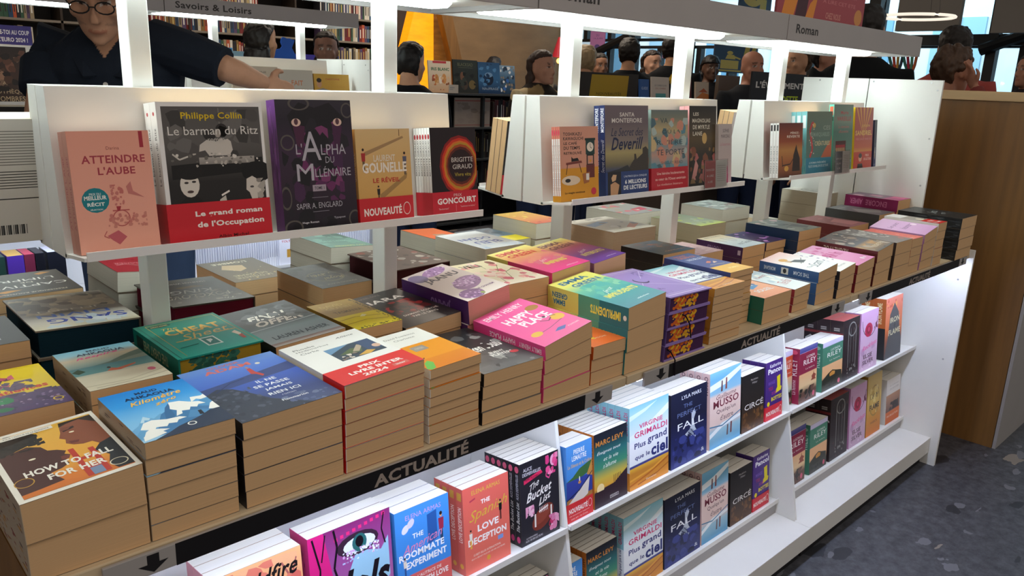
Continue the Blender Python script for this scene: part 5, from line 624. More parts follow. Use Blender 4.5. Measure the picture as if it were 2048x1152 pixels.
# front row
stack('howto', 1.012, (42, 1010), (290, 925), h=.190, tn=.044)
stack('kilo', 1.012, (289, 887), (472, 835), h=.168, tn=.022)
stack('ilne', 1.012, (485, 847), (687, 783), h=.210, tn=.024)
stack('prix', 1.012, (691, 773), (851, 719), h=.190, tn=.019)
stack('orange', 1.012, (861, 741), (964, 707), h=.172, tn=.0155)
stack('broken', 1.012, (968, 749), w=.138, h=.205, tn=.024)
stack('happy', 1.014, (1093, 693), (1189, 640), h=.190, tn=.031)
stack('surf', 1.016, None, (1253, 675), w=.097, h=.170, tn=.026)
stack('emmateal', 1.012, (1260, 616), (1338, 582), h=.215, tn=.046, dx1=-.005)
stack('purple', 1.006, (1337, 597), (1433, 573), h=.215, tn=.034, dx0=.006, dx1=-.02)
stack('grim', 1.012, None, (1491, 562), w=.125, h=.20, tn=.019)
stack('navy', 1.06, None, (1508, 534), w=.104, h=.187, tn=.016)
stack('teal16', 1.02, (1529, 597), (1584, 579), h=.17, tn=.034)
stack('cool', 1.025, (1588, 580), (1622, 566), h=.172, tn=.021, dx0=.006)
stack('scam', 1.022, (1639, 545), (1677, 526), h=.172, tn=.034)
stack('w17', 1.016, (1681, 543), (1713, 525), h=.172, tn=.032)
stack('pink', 1.014, (1717, 531), (1751, 513), h=.19, tn=.03)
stack('maroon', 1.012, (1757, 503), (1789, 485), h=.19, tn=.044)
stack('gray', 1.012, None, (1826, 477), w=.128, h=.2, tn=.036)
stack('coral', 1.012, None, (1847, 473), w=.090, h=.165, tn=.03)
stack('lilac', 1.012, (1851, 470), (1877, 452), h=.178, tn=.03)
stack('whitered', 1.012, None, (1895, 443), w=.079, h=.178, tn=.03)
stack('black', .990, None, (1955, 430), w=.155, h=.215, tn=.04)
# second row
stack('impat', 1.262, None, (150, 800), w=.110, h=.178, tn=.030)
stack('maudpink', 1.250, None, (347, 747), w=.110, h=.180, tn=.021)
stack('cheat', 1.285, (357, 720), (529, 680), h=.19, tn=.037)
stack('final', 1.270, (553, 695), (694, 655), h=.215, tn=.032)
stack('yellow', 1.270, (716, 660), (806, 639), h=.175, tn=.020)
stack('kiara', 1.262, (813, 657), (934, 620), h=.215, tn=.03, dx1=-.014)
stack('jaanu', 1.240, (940, 602), (1024, 567), h=.212, tn=.05)
stack('floral', 1.262, None, (1099, 553), w=.118, h=.190, tn=.035)
stack('emmapink', 1.264, (1106, 546), (1183, 521), h=.207, tn=.045)
stack('emmapurp', 1.264, (1190, 527), (1254, 505), h=.207, tn=.045)
stack('brown', 1.345, None, (1391, 497), w=.148, h=.140, tn=.03)
stack('pinkbeige', 1.345, None, (1447, 500), w=.132, h=.140, tn=.03)
stack('toi', 1.32, None, (1531, 486), w=.128, h=.158, tn=.036)
stack('dpurp', 1.330, None, (1572, 478), w=.12, h=.15, tn=.028)
stack('bluepurp', 1.245, None, (1576, 486), w=.05, h=.03, tn=.03) if 0 else None
stack('grayteal', 1.290, None, (1643, 454), w=.150, h=.185, tn=.034)
stack('green', 1.262, None, (1617, 478), w=.085, h=.02, tn=.03) if 0 else None
stack('rose', 1.270, None, (1738, 446), w=.155, h=.19, tn=.036)
stack('graytop', 1.275, None, (1790, 424), w=.140, h=.2, tn=.036)
stack('magenta', 1.275, None, (1822, 397), w=.120, h=.2, tn=.046)
# far half, turned to the other aisle
stack('captive', 1.815, None, (166, 575), w=.150, h=.180, tn=.030, flip=True)
stack('leftdark', 1.515, None, (60, 680), w=.13, h=.160, tn=.03, flip=True)
stack('sans', 1.545, (78, 662), (289, 633), h=.218, tn=.042, flip=True, dx0=-.008, dx1=-.008)
stack('red', 1.815, (230, 545), (330, 541), h=.19, tn=.044, flip=True)
stack('fox', 1.582, (341, 616), (512, 593), h=.198, tn=.045, flip=True, w=.155)
stack('lamar', 1.835, (470, 566), None, w=.14, h=.21, tn=.04, flip=True)
stack('raven', 1.575, (645, 578), (744, 560), h=.195, tn=.045, flip=True)
stack('teal', 1.82, (660, 496), (748, 490), h=.195, tn=.036, flip=True)
stack('rock', 1.585, (793, 541), (900, 522), h=.200, tn=.047, flip=True)
stack('orange2', 1.83, (880, 482), (947, 477), h=.18, tn=.05, flip=True)
stack('bluewhite', 1.59, (970, 499), None, w=.138, h=.195, tn=.04, flip=True)
stack('flyer', 1.845, None, (1062, 476), w=.138, h=.19, tn=.05, flip=True)
stack('fire', 1.84, None, (1132, 440), w=.13, h=.19, tn=.045, flip=True)
stack('cream', 1.60, None, (1312, 452), w=.2, h=.2, tn=.06, flip=True)
stack('redmap', 1.84, None, (1330, 420), w=.2, h=.19, tn=.055, flip=True)
stack('lime', 1.60, None, (1452, 444), w=.150, h=.2, tn=.05, flip=True)
stack('map', 1.84, None, (1500, 412), w=.2, h=.19, tn=.055, flip=True)
stack('frame', 1.60, None, (1690, 383), w=.17, h=.19, tn=.06, flip=True)
stack('pinkwhite', 1.84, None, (600, 540), w=.001, h=.19, tn=.03, flip=True) if 0 else None
for i in range(len(LOG)):
    for j in range(i):
        a, b = LOG[i], LOG[j]
        ox = min(a[2], b[2])-max(a[1], b[1]); oy = min(a[4], b[4])-max(a[3], b[3])
        if ox > .004 and oy > .004: print('OVERLAP', a[0], b[0], 'x %.3f y %.3f' % (ox, oy))

# ---- standing books.  corners as seen: bottom left / bottom right of the front cover, and the top edge
def lean_pt(u, v, y0, z0):
    r = ray(u, v); k = (y0-z0*T6)/(r[1]-T6*r[2]); return r*k
PLACE = {'A': (1.166, -1.0865, 'lit shelf'), 'B': (1.166, -1.4265, 'bottom shelf'), 'D': (1.39, -.3045, 'rack')}
ZL = Vector((0, -math.sin(LEAN), math.cos(LEAN))); YL = Vector((0, math.cos(LEAN), math.sin(LEAN)))
def stand(cid, pl, BL, BR, TOP, n=1, t=.02, x0=None, x1=None, h=None, tops=None, where=None, dxk=0, fwd=0):
    y0, z0, pw = PLACE[pl]; pw = where or pw; y0 -= fwd
    xa = x0 if x0 is not None else lean_pt(*BL, y0, z0).x
    xb = x1 if x1 is not None else lean_pt(*BR, y0, z0).x
    zt = lean_pt(*TOP, y0, z0).z if TOP else None
    hh = h or (zt-z0)*S/math.sin(LEAN)
    w = (xb-xa)*S; c = C[cid]; d = c['d']; F = W(xa, y0, z0)
    for k in range(n):
        lab = 'front paperback with %s, on %s' % (d, pw) if k == 0 else '%s copy behind paperback, %s, %s' % (nth(k), d, pw)
        book(cid, w, hh, t-.0004, 0, F-ZL*(t*(k+1))+Vector((dxk*k, 0, .0003)), (LEAN, 0, 0), lab, 'copies with %s %s' % (d, pw))
# racks
stand('aube', 'D', (163, 508), (322, 488), (215, 262), 2, .020)
stand('barman', 'D', (342, 486), (545, 462), (425, 205), 2, .025)
stand('alpha', 'D', (571, 460), (717, 446), (625, 200), 1, .030)
stand('gounelle', 'D', (722, 445), (828, 433), (760, 258), 2, .018)
stand('goncourt', 'D', (868, 436), (957, 424), (910, 255), 6, .0088)
stand('kawag', 'D', (1123, 410), (1198, 394), (1155, 253), 4, .0065)
stand('deverill', 'D', (1212, 395), (1297, 385), (1255, 211), 2, .017)
stand('riviere', 'D', (1303, 384), (1375, 376), (1350, 220), 2, .016)
stand('magnolia', 'D', (1378, 375), (1431, 370), (1395, 212), 2, .016, fwd=-.012)
stand('marceau', 'D', (1436, 366), (1480, 361), (1460, 248), 1, .014, x1=2.338)
stand('perez', 'D', (1556, 358), (1603, 351), (1580, 246), 3, .010)
stand('crea', 'D', (1611, 350), (1661, 345), (1640, 223), 3, .019)
stand('vareille', 'D', (1664, 345), (1702, 341), (1685, 209), 1, .018)
stand('sandrel', 'D', (1706, 341), (1742, 336), (1730, 215), 2, .015)
stand('bluerack', 'D', (1746, 336), (1766, 333), (1760, 240), 1, .012, x1=3.494)
# lit shelf
JA = JOINT
stand('wildfire', 'A', None, None, None, 3, .030, x0=.455, x1=.628, h=.205)
stand('idols', 'A', None, None, None, 2, .030, x0=.642, x1=.828, h=.208)
stand('roommate', 'A', None, None, None, 3, .030, x0=.838, x1=.980, h=.190)
stand('spanish', 'A', (932, 1143), (1022, 1107), (970, 962), 4, .022)
stand('bucket', 'A', (1044, 1088), (1121, 1055), (1072, 917), 6, .018, x1=1.328)
stand('lemaitre', 'A', None, (1186, 1025), (1147, 890), 2, .03, x0=1.356)
stand('levy', 'A', (1190, 1017), (1255, 993), (1216, 860), 8, .016)
stand('grimlit', 'A', (1260, 978), (1337, 945), (1300, 802), 6, .022)
stand('lyla', 'A', (1342, 937), (1413, 905), (1387, 774), 2, .036)
stand('musso', 'A', (1419, 902), (1480, 870), (1455, 736), 4, .024)
stand('circe', 'A', (1483, 867), (1527, 845), (1510, 744), 3, .028)
stand('pancol', 'A', (1530, 845), (1563, 825), (1556, 718), 3, .026)
stand('rileyorange', 'A', None, None, None, 2, .030, x0=2.502, x1=2.568, h=.175, fwd=-.022)
stand('rileyred', 'A', (1597, 803), (1632, 785), (1615, 693), 2, .036)
stand('rileygreen', 'A', (1643, 785), (1683, 768), (1664, 681), 2, .040)
stand('dark', 'A', (1683, 764), (1715, 750), (1702, 638), 3, .046)
stand('elsie', 'A', (1718, 748), (1752, 735), (1735, 624), 2, .03)
stand('ironblack', 'A', (1767, 725), (1800, 708), (1785, 595), 2, .045)
# dim shelf
stand('bucket', 'B', None, None, None, 3, .02, x0=1.18, x1=1.318, h=.18)
stand('elsie', 'B', None, None, None, 2, .04, x0=.98, x1=1.14, h=.20, where='on the dim bottom shelf left of the first divider') if 0 else None
stand('lemaitre', 'B', None, None, (1150, 1125), 2, .03, x0=1.356, x1=1.448, h=.17)
stand('levy', 'B', None, None, (1216, 1083), 7, .016, x0=1.465, x1=1.595)
stand('grimlit', 'B', None, (1326, 1120), (1290, 1015), 5, .022, x0=1.625)
stand('lyla', 'B', (1329, 1130), (1400, 1093), (1370, 979), 2, .036)
stand('musso', 'B', (1403, 1092), (1455, 1060), (1430, 935), 3, .024)
stand('circe', 'B', (1460, 1050), (1503, 1025), (1487, 933), 3, .028)
stand('pancol', 'B', (1505, 1022), (1537, 1003), (1530, 902), 2, .03)
stand('rileyred', 'B', (1578, 965), (1609, 945), (1590, 859), 2, .036, x0=2.56)
stand('rileygreen', 'B', (1618, 950), (1652, 930), (1637, 843), 2, .040)
stand('dark', 'B', (1658, 925), (1693, 903), (1680, 792), 2, .046)
stand('elsie', 'B', (1697, 894), (1729, 880), (1712, 773), 2, .03)
stand('irongold', 'B', (1731, 876), (1759, 860), (1745, 751), 2, .03)
stand('small', 'B', (1770, 850), (1797, 836), (1783, 757), 2, .034)
# copies on the far racks that reach past the near cheek
def far_copies(cid, gx, up, x0, w, h, t, n, where, yc=YC):
    c = C[cid]
    for k in range(n):
        y = .142; z = 1.305+up
        zl = Vector((0, math.sin(LEAN), math.cos(LEAN)))
        F = W(gx+x0+w/S, yc+y, z-EYE)
        book(cid, w, h, t-.0004, 0, F-zl*(t*(k+1))+Vector((0, 0, .0003)), (LEAN, 0, math.pi), '%s copy %s' % (nth(k+1), where), 'copies '+where)
far_copies('whiteback', JOINT[0], 0, .060, .15, .190, .022, 3, 'with printed white back past the near end of the first rack')
far_copies('goncourt', JOINT[1], 0, .158, .11, .178, .018, 3, 'past the near end of the clock-cover rack')
far_copies('marceau', JOINT[2], 0, .150, .11, .200, .018, 3, 'past the near end of the battle-cover rack')
# clear sign stands
for x, y, z, col, nm in ((lean_pt(1406, 388, 1.34, -.30).x, 1.335, -.302, 'b0504c', 'clear sign holder with a red half in front of the magnolia cover'), (lean_pt(1667, 352, 1.34, -.30).x, 1.335, -.302, '6a6c70', 'clear sign holder with a grey half in front of the matchbox cover')):
    o = tag(empty('sign_holder', W(x, y, z), (math.radians(-6), 0, 0)), nm, 'sign')
    p = PM(); p.box(0, 0, 0, .115, .0015, .078, 'fff'); p.build('acrylic_plate', M_ACRYL, o)
    card('printed_insert', .108, .072, .0006, [('r', 0, 0, 48, 100, col), *[('t', 'A LIRE' if i else 'COUP DE COEUR', 24, 66-i*22, 38-i*8, 8, 'e0cfc8') for i in range(3)], *[('r', 54, 22+i*8, 94, 24+i*8, 'a8a49c') for i in range(8)]], 'cfccc4', (.0035, .0019, .003), parent=o, material=M_MATTE)
# ---------------------------------------------------------------- room behind
def slab(name, x0, y0, z0, x1, y1, z1, mt, col='fff', kind=None, parent=None, bevel=0):
    p = PM(); A, B = W(x0, y0, z0), W(x1, y1, z1); p.box(A.x, A.y, A.z, B.x, B.y, B.z, col)
    o = p.build(name, mt, parent, bevel=bevel)
    return tag(o, kind=kind) if kind else o
M_WALLW = mat('birch_wall', '9a7a54', rough=.6, noise=(1.4, .22), stretch=(2, 2, 5))
M_DARKW = mat('dark_brown_wall', '3a302a', rough=.7, noise=(3, .2))
M_CEIL = mat('ceiling_paint', '77726c', rough=.8, noise=(2, .08))
M_STEEL = mat('black_steel', '16181b', rough=.45, noise=(8, .1))
M_AMBER = mat('amber_glow', 'e08a10', emit='f29a10', estr=1.1, noise=(5, .5), stretch=(1, 1, 4))
slab('wall_back', -4, 8.5, -1.61, 9.1, 8.65, 2.4, M_DARKW, kind='structure')
slab('wall_birch', 6.55, 8.42, -1.61, 9.0, 8.5, 2.4, M_WALLW, kind='structure')
slab('ceiling', -4, 2.6, 2.3, 9.1, 8.65, 2.4, M_CEIL, kind='structure')
# window wall on the far right, x = 9, and the street behind it
GLX = 9.0
slab('wall_right', GLX, 1.2, -1.61, GLX+.12, 8.42, -.35, M_DARKW, kind='structure')
M_GLASS = bpy.data.materials.new('window_glass'); M_GLASS.use_nodes = True
_n = M_GLASS.node_tree; _n.nodes.remove(_n.nodes['Principled BSDF']); _o = _n.nodes['Material Output']
_t = _n.nodes.new('ShaderNodeBsdfTransparent'); _t.inputs[0].default_value = (.86, .93, .95, 1); _g = _n.nodes.new('ShaderNodeBsdfGlossy'); _g.inputs['Roughness'].default_value = .03
_x = _n.nodes.new('ShaderNodeMixShader'); _x.inputs[0].default_value = .06
_n.links.new(_t.outputs[0], _x.inputs[1]); _n.links.new(_g.outputs[0], _x.inputs[2]); _n.links.new(_x.outputs[0], _o.inputs[0])
wn = 1
ys = [1.2, 2.35, 3.05, 3.75, 4.5, 5.25, 6.0, 6.62, 7.05, 7.5, 7.95, 8.42]
for a, b in zip(ys, ys[1:]):
    for z0, z1 in ((-.35, .52), (.58, 2.3)):
        w_ = empty('window_%d' % wn, W(GLX, a, z0)); w_['kind'] = 'structure'; wn += 1
        A = W(GLX, a, z0); B = W(GLX, b, z1); f = PM(); q = .035*S
        dy, dz = B.y-A.y, B.z-A.z
        f.box(-.03, 0, 0, .05, q, dz, 'fff'); f.box(-.03, dy-q, 0, .05, dy, dz, 'fff'); f.box(-.03, q, 0, .05, dy-q, q, 'fff'); f.box(-.03, q, dz-q, .05, dy-q, dz, 'fff')
        f.build('window_frame', M_STEEL, w_)
        f = PM(); f.box(.005, q, q, .012, dy-q, dz-q, 'fff'); f.build('pane', M_GLASS, w_)
for k, (y, t) in enumerate(((2.55, .09), (3.72, .12), (6.05, .16), (6.95, .11))):
    slab('trim_%d' % (k+1), GLX-.16, y, -1.61, GLX-.05, y+t, 2.3, M_STEEL, kind='structure')
slab('trim_5', GLX-.14, 1.2, .50, GLX-.05, 4.6, .60, M_STEEL, kind='structure')
p = PM(); a, b = atx(1186, 108, GLX-.2), atx(1262, 70, GLX-.2); p.tube([W(*a), W(*b)], .05, '16181b'); tag(p.build('trim_6', M_STEEL), kind='structure')
p = PM(); a, b = atx(1960, 100, GLX-.2), atx(2060, 66, GLX-.2); p.tube([W(*a), W(*b)], .05, '16181b'); tag(p.build('trim_7', M_STEEL), kind='structure')
p = PM(); fx = 13.2*S
p.box(fx, -3, -1, fx+.3, 14, 11, 'dfeaee')
for i in range(13):
    for j in range(5):
        y, z = -2+i*1.15, -.6+j*1.75
        p.box(fx-.04, y, z, fx+.02, y+.62, z+1.25, ['7aa8c4', '98bed2', '6c9cba', 'c4dae2'][(i*3+j) % 4]); p.box(fx-.08, y-.06, z-.1, fx+.02, y+.68, z, 'e6eef0')
        p.box(fx-.06, y+.29, z, fx+.01, y+.33, z+1.25, 'dfe8ea')
fc = p.build('building_facade', M_MATTE); tag(fc, 'pale blue-grey street facade seen through the window wall', 'building')
p = PM(); p.box(9.3*S, -4, -.12, 13.2*S, 15, -.02, '8a9096'); tag(p.build('ground', M_MATTE), kind='structure')
# things along the window wall
def wall_card(name, u0, v0, u1, v1, x, art, bg, label, cat, t=.01, material=M_MATTE):
    um, vm = (u0+u1)/2, (v0+v1)/2
    a, b, c, d = atx(u0, vm, x), atx(u1, vm, x), atx(um, v1, x), atx(um, v0, x)
    o = card(name, (a.y-b.y)*S, (d.z-c.z)*S, t, art, bg, W(x, a.y, c.z), (0, 0, -math.pi/2), material=material)
    return tag(o, label, cat)
PICTO = [('r', 16, 12, 58, 40, 'd8b23a'), ('r', 10, 4, 66, 9, 'd8b23a'), ('e', 'd8b23a', 36, 64, 7, 6), ('p', 'd8b23a', (26, 44, 50, 44, 46, 58, 30, 58)), ('l', 'd8b23a', 5, (42, 54, 62, 46)), ('p', 'd8b23a', (66, 40, 78, 44, 84, 92, 72, 88)), ('p', 'd8b23a', (82, 46, 94, 56, 100, 94, 90, 92))]
def hang_card(name, u0, v0, u1, v1, y, art, bg, label, cat, t=.012, legs=None, yaw=0, cords=True, material=M_MATTE):
    um, vm = (u0+u1)/2, (v0+v1)/2
    a, b, c, d = aty(u0, vm, y), aty(u1, vm, y), aty(um, v1, y), aty(um, v0, y)
    w, h = (b.x-a.x)*S, (d.z-c.z)*S
    o = tag(empty(name, W(a.x, y, c.z), (0, 0, yaw)), label, cat)
    card('panel', w, h, t, art, bg, parent=o, material=material)
    top = 2.3*S-c.z*S
    if legs == 'hang':
        for x in (w*.1, w*.9): q = PM(); q.tube([(x, t/2, h-.01), (x, t/2, top)], .003, '888'); q.build('cord', M_STEEL, o)
    elif legs == 'floor':
        q = PM(); q.box(w*.4, t, -(c.z+1.61)*S, w*.6, t+.03, h*.8, '222'); q.box(w*.15, t-.1, -(c.z+1.61)*S, w*.85, t+.18, -(c.z+1.61)*S+.02, '222'); q.build('stand', M_STEEL, o)
    return o
wall_card('poster', 1180, 62, 1209, 116, GLX-.048, [('t', 'DU', 50, 84, 20, 8, '5a4a8a'), ('t', '16 JUIN', 54, 72, 60, 7, '5a4a8a'), ('e', '6a5a9a', 50, 42, 18, 9)], 'c084c0', 'lilac poster on the window behind the blond head', 'poster')
wall_card('poster', 1326, 78, 1336, 116, GLX-.048, [('r', 10, 30, 90, 34, 'a06aa0')], 'c084b8', 'narrow lilac poster right of the dark-haired woman', 'poster')
hang_card('pictogram_sign', 1428, 84, 1512, 146, 5.2, PICTO, '28344a', 'dark blue sign with a yellow checkout pictogram behind the bald head', 'sign', legs='floor')
hang_card('pictogram_sign', 1480, -40, 1545, 21, 5.0, [('e', 'd8b23a', 40, 40, 30, 30), ('r', 64, 6, 84, 40, 'd8b23a'), ('e', '28344a', 34, 44, 6, 8), ('e', '28344a', 50, 40, 5, 7)], '28344a', 'dark blue hanging sign with a yellow figure above the header', 'sign', legs='hang')
# poster board standing on the last header
A = aty(1552, 30, 1.50); B = aty(1727, 30, 1.50)
o = card('poster_board', (B.x-A.x)*S, .17, .008, [('g', 0, 0, 100, 100, [(0, '9c4a50'), (100, 'a8505a')]), ('p', 'd88a3c', (4, 0, 12, 100, 26, 100, 16, 0)), ('p', '4a3038', (18, 0, 24, 100, 34, 100, 30, 0)), ('p', 'd88a3c', (28, 0, 34, 40, 42, 60, 38, 0)), ('t', 'FESTIVAL DU ROMAN', 68, 66, 40, 7, 'c87c80'), ('t', 'A LIRE CET ETE', 68, 50, 40, 7, 'c87c80'), ('t', 'CHEZ NOUS', 62, 24, 18, 12, 'c88a80', 'b'), ('e', 'c88a50', 93, 30, 5, 16)], '9c4a50', W(A.x, 1.50, .2405), material=M_MATTE)
tag(o, 'maroon poster board with orange figures standing on the last header', 'poster')
# pendant ring lamp and window tree decal
c = atx(1835, 34, 7.6); o = tag(empty('ring_lamp', W(*c)), 'thin glowing ring pendant lamp in front of the windows', 'lamp')
p = PM(); N = 40; R_ = .26
pts = [(R_*math.cos(2*math.pi*i/N), R_*math.sin(2*math.pi*i/N), 0) for i in range(N+1)]; p.tube(pts, .011, 'fff', 6); p.build('ring', mat('ring_glow', 'ddd', emit='fff0dc', estr=.9), o)
for i in (0, 13, 26): q = PM(); q.tube([(pts[i][0], pts[i][1], 0), (0, 0, (2.3-c.z)*S)], .0015, '888', 5); q.build('cord', M_STEEL, o)
p = PM()
for cols, u in (('3a7a70 c8503c c89a4c 3c4a5c', 1792), ('3a7a70 b8304c 5a9a80 c8683c', 1820)):
    for k, cc in enumerate(cols.split()):
        s = (k-1.5)*9
        L = [(u+s*.1, 176), (u+s*.15, 150), (u+s*.7, 130), (u+s, 112), (u+s*1.1, 98)]
        p.tube([W(*atx(a, b, GLX-.02)) for a, b in L], .013, cc, 6)
tag(p.build('window_tree_decal', M_MATTE), 'coloured line trees stuck on the window beside the header end', 'decal')
# grey hanging baffles by the windows
for k, (u0, u1, v1, lb) in enumerate(((1800, 1926, 62, 'wide grey hanging acoustic baffle above the ring lamp'), (1992, 2080, 66, 'grey hanging acoustic baffle at the right edge'), (1530, 1750, -30, 'grey acoustic baffle above the poster board'))):
    a, b = atx(u0, 20, 8.5), atx(u1, 20, 8.5); z = atx((u0+u1)/2, v1, 8.5).z
    o = slab('acoustic_baffle', 8.45, b.y, z, 8.52, a.y, 2.295, M_CEIL); tag(o, lb, 'ceiling panel')

# oak checkout counter
ct = tag(empty('checkout_counter', W(4.065, .874, -1.61)), 'tall oak-clad counter beyond the white end panel', 'counter')
p = PM(); p.box(.0, .002, 0, .30, .86, 1.395, 'fff'); p.build('body', M_OAK, ct)
p = PM(); p.box(.002, -.012, 0, .90, .0, 1.39, 'fff'); p.build('side_panel', M_TAUPE, ct)
p = PM(); p.box(-.012, -.014, 1.396, .36, .87, 1.432, 'fff'); p.build('top', mat('pale_oak_top', 'c9a878', rough=.5, noise=(3, .15), stretch=(9, 1, 9)), ct, bevel=.002)
# little dark card stand between the end panel and the counter
o = tag(empty('card_stand', W(3.86, 1.42, -1.61)), 'black card stand with a red foot beside the oak counter', 'stand')
p = PM(); p.box(0, 0, .02, .10, .10, .62, 'b02c34'); p.box(-.02, -.02, 0, .12, .12, .02, '222'); p.build('foot', M_PLAIN, o)
p = PM(); p.box(-.01, -.01, .62, .11, .11, 1.18, '1d2422'); draw(p, [('n', ['b8c4c0', '38443f', '7a8a84', '2c3834'], 60, 4, 4, 96, 96, 3, 8)], lambda u, v, e: (-.0102-e, .11-u*.0012, .62+v*.0056)); p.build('card_rack', M_MATTE, o)
p = PM(); p.box(-.02, -.02, 1.18, .12, .12, 1.2, '7a5a3c'); p.build('top', M_PLAIN, o)

# ---------------------------------------------------------------- far shelving
def spine_row(y, zb, u0, u1, vref, hh, seed, cols, grp, lab, wmin=.012, wmax=.022, depth=.13, rest=None):
    rn = random.Random(seed); xa, xb = aty(u0, vref, y).x, aty(u1, vref, y).x; x = xa; i = 0
    while x < xb:
        w = rn.uniform(wmin, wmax); h = hh*rn.uniform(.86, 1.0); c = rn.choice(cols); key = ('spine', c, round(w, 3), round(h, 2), round(depth, 2)); i += 1
        w, h = key[2], key[3]
        if key not in _mesh:
            p = PM(); p.box(0, 0, 0, w*S-.0008, depth*S, h*S, c); p.box(.001, .004, h*S-.002, w*S-.0018, depth*S-.002, h*S+.0005, 'd8cdb8')
            p.poly([(w*S*.3, -1e-4, h*S*.25), (w*S*.62, -1e-4, h*S*.25), (w*S*.62, -1e-4, h*S*.8), (w*S*.3, -1e-4, h*S*.8)], rn.choice(['e8e4dc', '3a3432', 'c8b070']) if c not in ('e6e6e8', 'dcdde2') else '8a8c98')
            _mesh[key] = p.mesh('book_spine', M_MATTE)
        o = bpy.data.objects.new('shelved_book', _mesh[key]); COL.objects.link(o); o.location = W(x, y, zb)
        tag(o, lab % nth(i) if '%s' in lab else lab, 'book', grp); x += w+.0008
MIX = ['7a2f30', '2f4a6a', 'c8bfae', '8a6a3c', '3a5a48', 'b8583c', '5a4a6a', 'd8d2c4', '2a2a30', '9a8a70']
DK = ['2a2c30', '3a2a2a', '4a3a34', '26323c', '5a4a3c', '1f2024', '3c2428', '44443c']
bc = tag(empty('bookcase', W(1.0, 8.1, -1.61)), 'wide dark bookcase along the back wall', 'bookcase')
def cs(name, x0, y0, z0, x1, y1, z1, col='3c322b'):
    p = PM(); p.box(x0*S, y0*S, z0*S, x1*S, y1*S, z1*S, col); return p.build(name, M_PLAIN, bc)
for zz in (.05, .40, .75, 1.10, 1.45, 1.70, 1.95, 2.20, 2.45): cs('shelf_board', 0, 0, zz, 4.6, .3, zz+.02, '8a8074')
for xx in (0, 1.14, 2.28, 3.43, 4.58): cs('upright', xx, .0, 0, xx+.02, .3, 2.7)
cs('back', 0, .3, 0, 4.6, .32, 2.7, '241e1b')
for k, (zb, hh) in enumerate(((1.72, .19), (1.97, .19), (2.22, .19))):
    for j, (u0, u1) in enumerate(((-6, 64), (302, 516), (640, 742))):
        spine_row(8.12, zb-1.61, u0, u1, 60, hh, 11+k*3+j, MIX, 'small books on the back-wall bookcase', '%s small book from the left of its run, '+('lower', 'middle', 'upper')[k]+' shelf, '+('left of the man', 'under the Savoirs sign', 'beside the second post')[j], .022, .040)
# dark comics case
x0 = 4.9; y0 = 6.6
dcs = tag(empty('comics_case', W(x0, y0, -1.61)), 'charcoal comics case in front of the birch wall', 'bookcase')
def dc(name, a, b, c, d, e, f, col='25272a'):
    p = PM(); p.box(a*S, b*S, c*S, d*S, e*S, f*S, col); return p.build(name, M_PLAIN, dcs)
dc('back', 0, .30, 0, 1.9, .33, 1.47); dc('side', 0, 0, 0, .03, .3, 1.47); dc('side', 1.87, 0, 0, 1.9, .3, 1.47); dc('side', .93, 0, 0, .96, .3, 1.44)
for zz in (.06, .40, .74, 1.08, 1.435): dc('shelf_board', .0, -.03, zz, 1.9, .3, zz+.02, '3c3f42')
def far_book(cid, u0, u1, v0, v1, y, label_where, t=.012, lean=84):
    a, b = aty(u0, v1, y), aty(u1, v1, y); z = aty((u0+u1)/2, v1, y).z; zt = aty((u0+u1)/2, v0, y).z
    c = C[cid]; F = W(a.x, y, z); book(cid, (b.x-a.x)*S, (zt-z)*S, t, 0, F, (math.radians(lean), 0, 0), '%s with %s, %s' % (c['kind'], c['d'], label_where), 'books '+label_where)
zb = -1.61+1.456
def on_case(cid, u0, u1, hh, lab):
    a, b = aty(u0, 188, y0), aty(u1, 188, y0); c = C[cid]
    book(cid, (b.x-a.x)*S, hh, .012, 0, W(a.x, y0+.04, zb), (LEAN, 0, 0), '%s with %s, %s' % (c['kind'], c['d'], lab), 'comics on top of the charcoal case')
on_case('iris', 862, 907, .28, 'left end of the charcoal case'); on_case('comicdark', 911, 960, .30, 'on the charcoal case'); on_case('comicblue', 961, 1004, .29, 'on the charcoal case'); on_case('comicwhite', 1004, 1034, .27, 'beside the floral blouse')
a = aty(897, 196, y0-.03); tag(card('price_card', .11, .075, .004, [('r', 10, 60, 60, 70, '8a9098'), ('r', 10, 40, 44, 48, '8a9098')], 'b4aea6', W(a.x, y0-.035, zb), material=M_MATTE), 'pale price card on the edge of the charcoal case', 'price tag')
spine_row(y0+.05, -1.61+1.10, 985, 1050, 240, .30, 41, DK+['5a2a2c', '6a3034'], 'dark albums inside the charcoal case', '%s dark album from the left, upper bay of the charcoal case', .02, .035, .2)
p = PM(); a = aty(914, 250, y0); b = aty(984, 250, y0)
o = card('framed_album', (b.x-a.x)*S, .27, .015, [('r', 0, 88, 100, 92, '9a5a58'), ('r', 0, 6, 100, 8, '9a4a4c'), ('n', ['9a8e88', '8a7e78'], 12, 6, 12, 94, 84, 6, 16)], 'a0948c', W(a.x, y0+.04, -1.61+1.10), material=M_MATTE); tag(o, 'large pale grey album facing out inside the charcoal case', 'book')
spine_row(y0+.05, -1.61+.76, 878, 1050, 400, .29, 43, DK+['c8b030', '6a3034', '8a7a60'], 'dark albums inside the charcoal case', '%s album from the left, middle bay of the charcoal case', .02, .035, .2)
spine_row(y0+.05, -1.61+.42, 878, 1010, 450, .29, 44, DK+['c8b030', 'b8b4ac'], 'dark albums inside the charcoal case', '%s album from the left, lower bay of the charcoal case', .02, .035, .2)
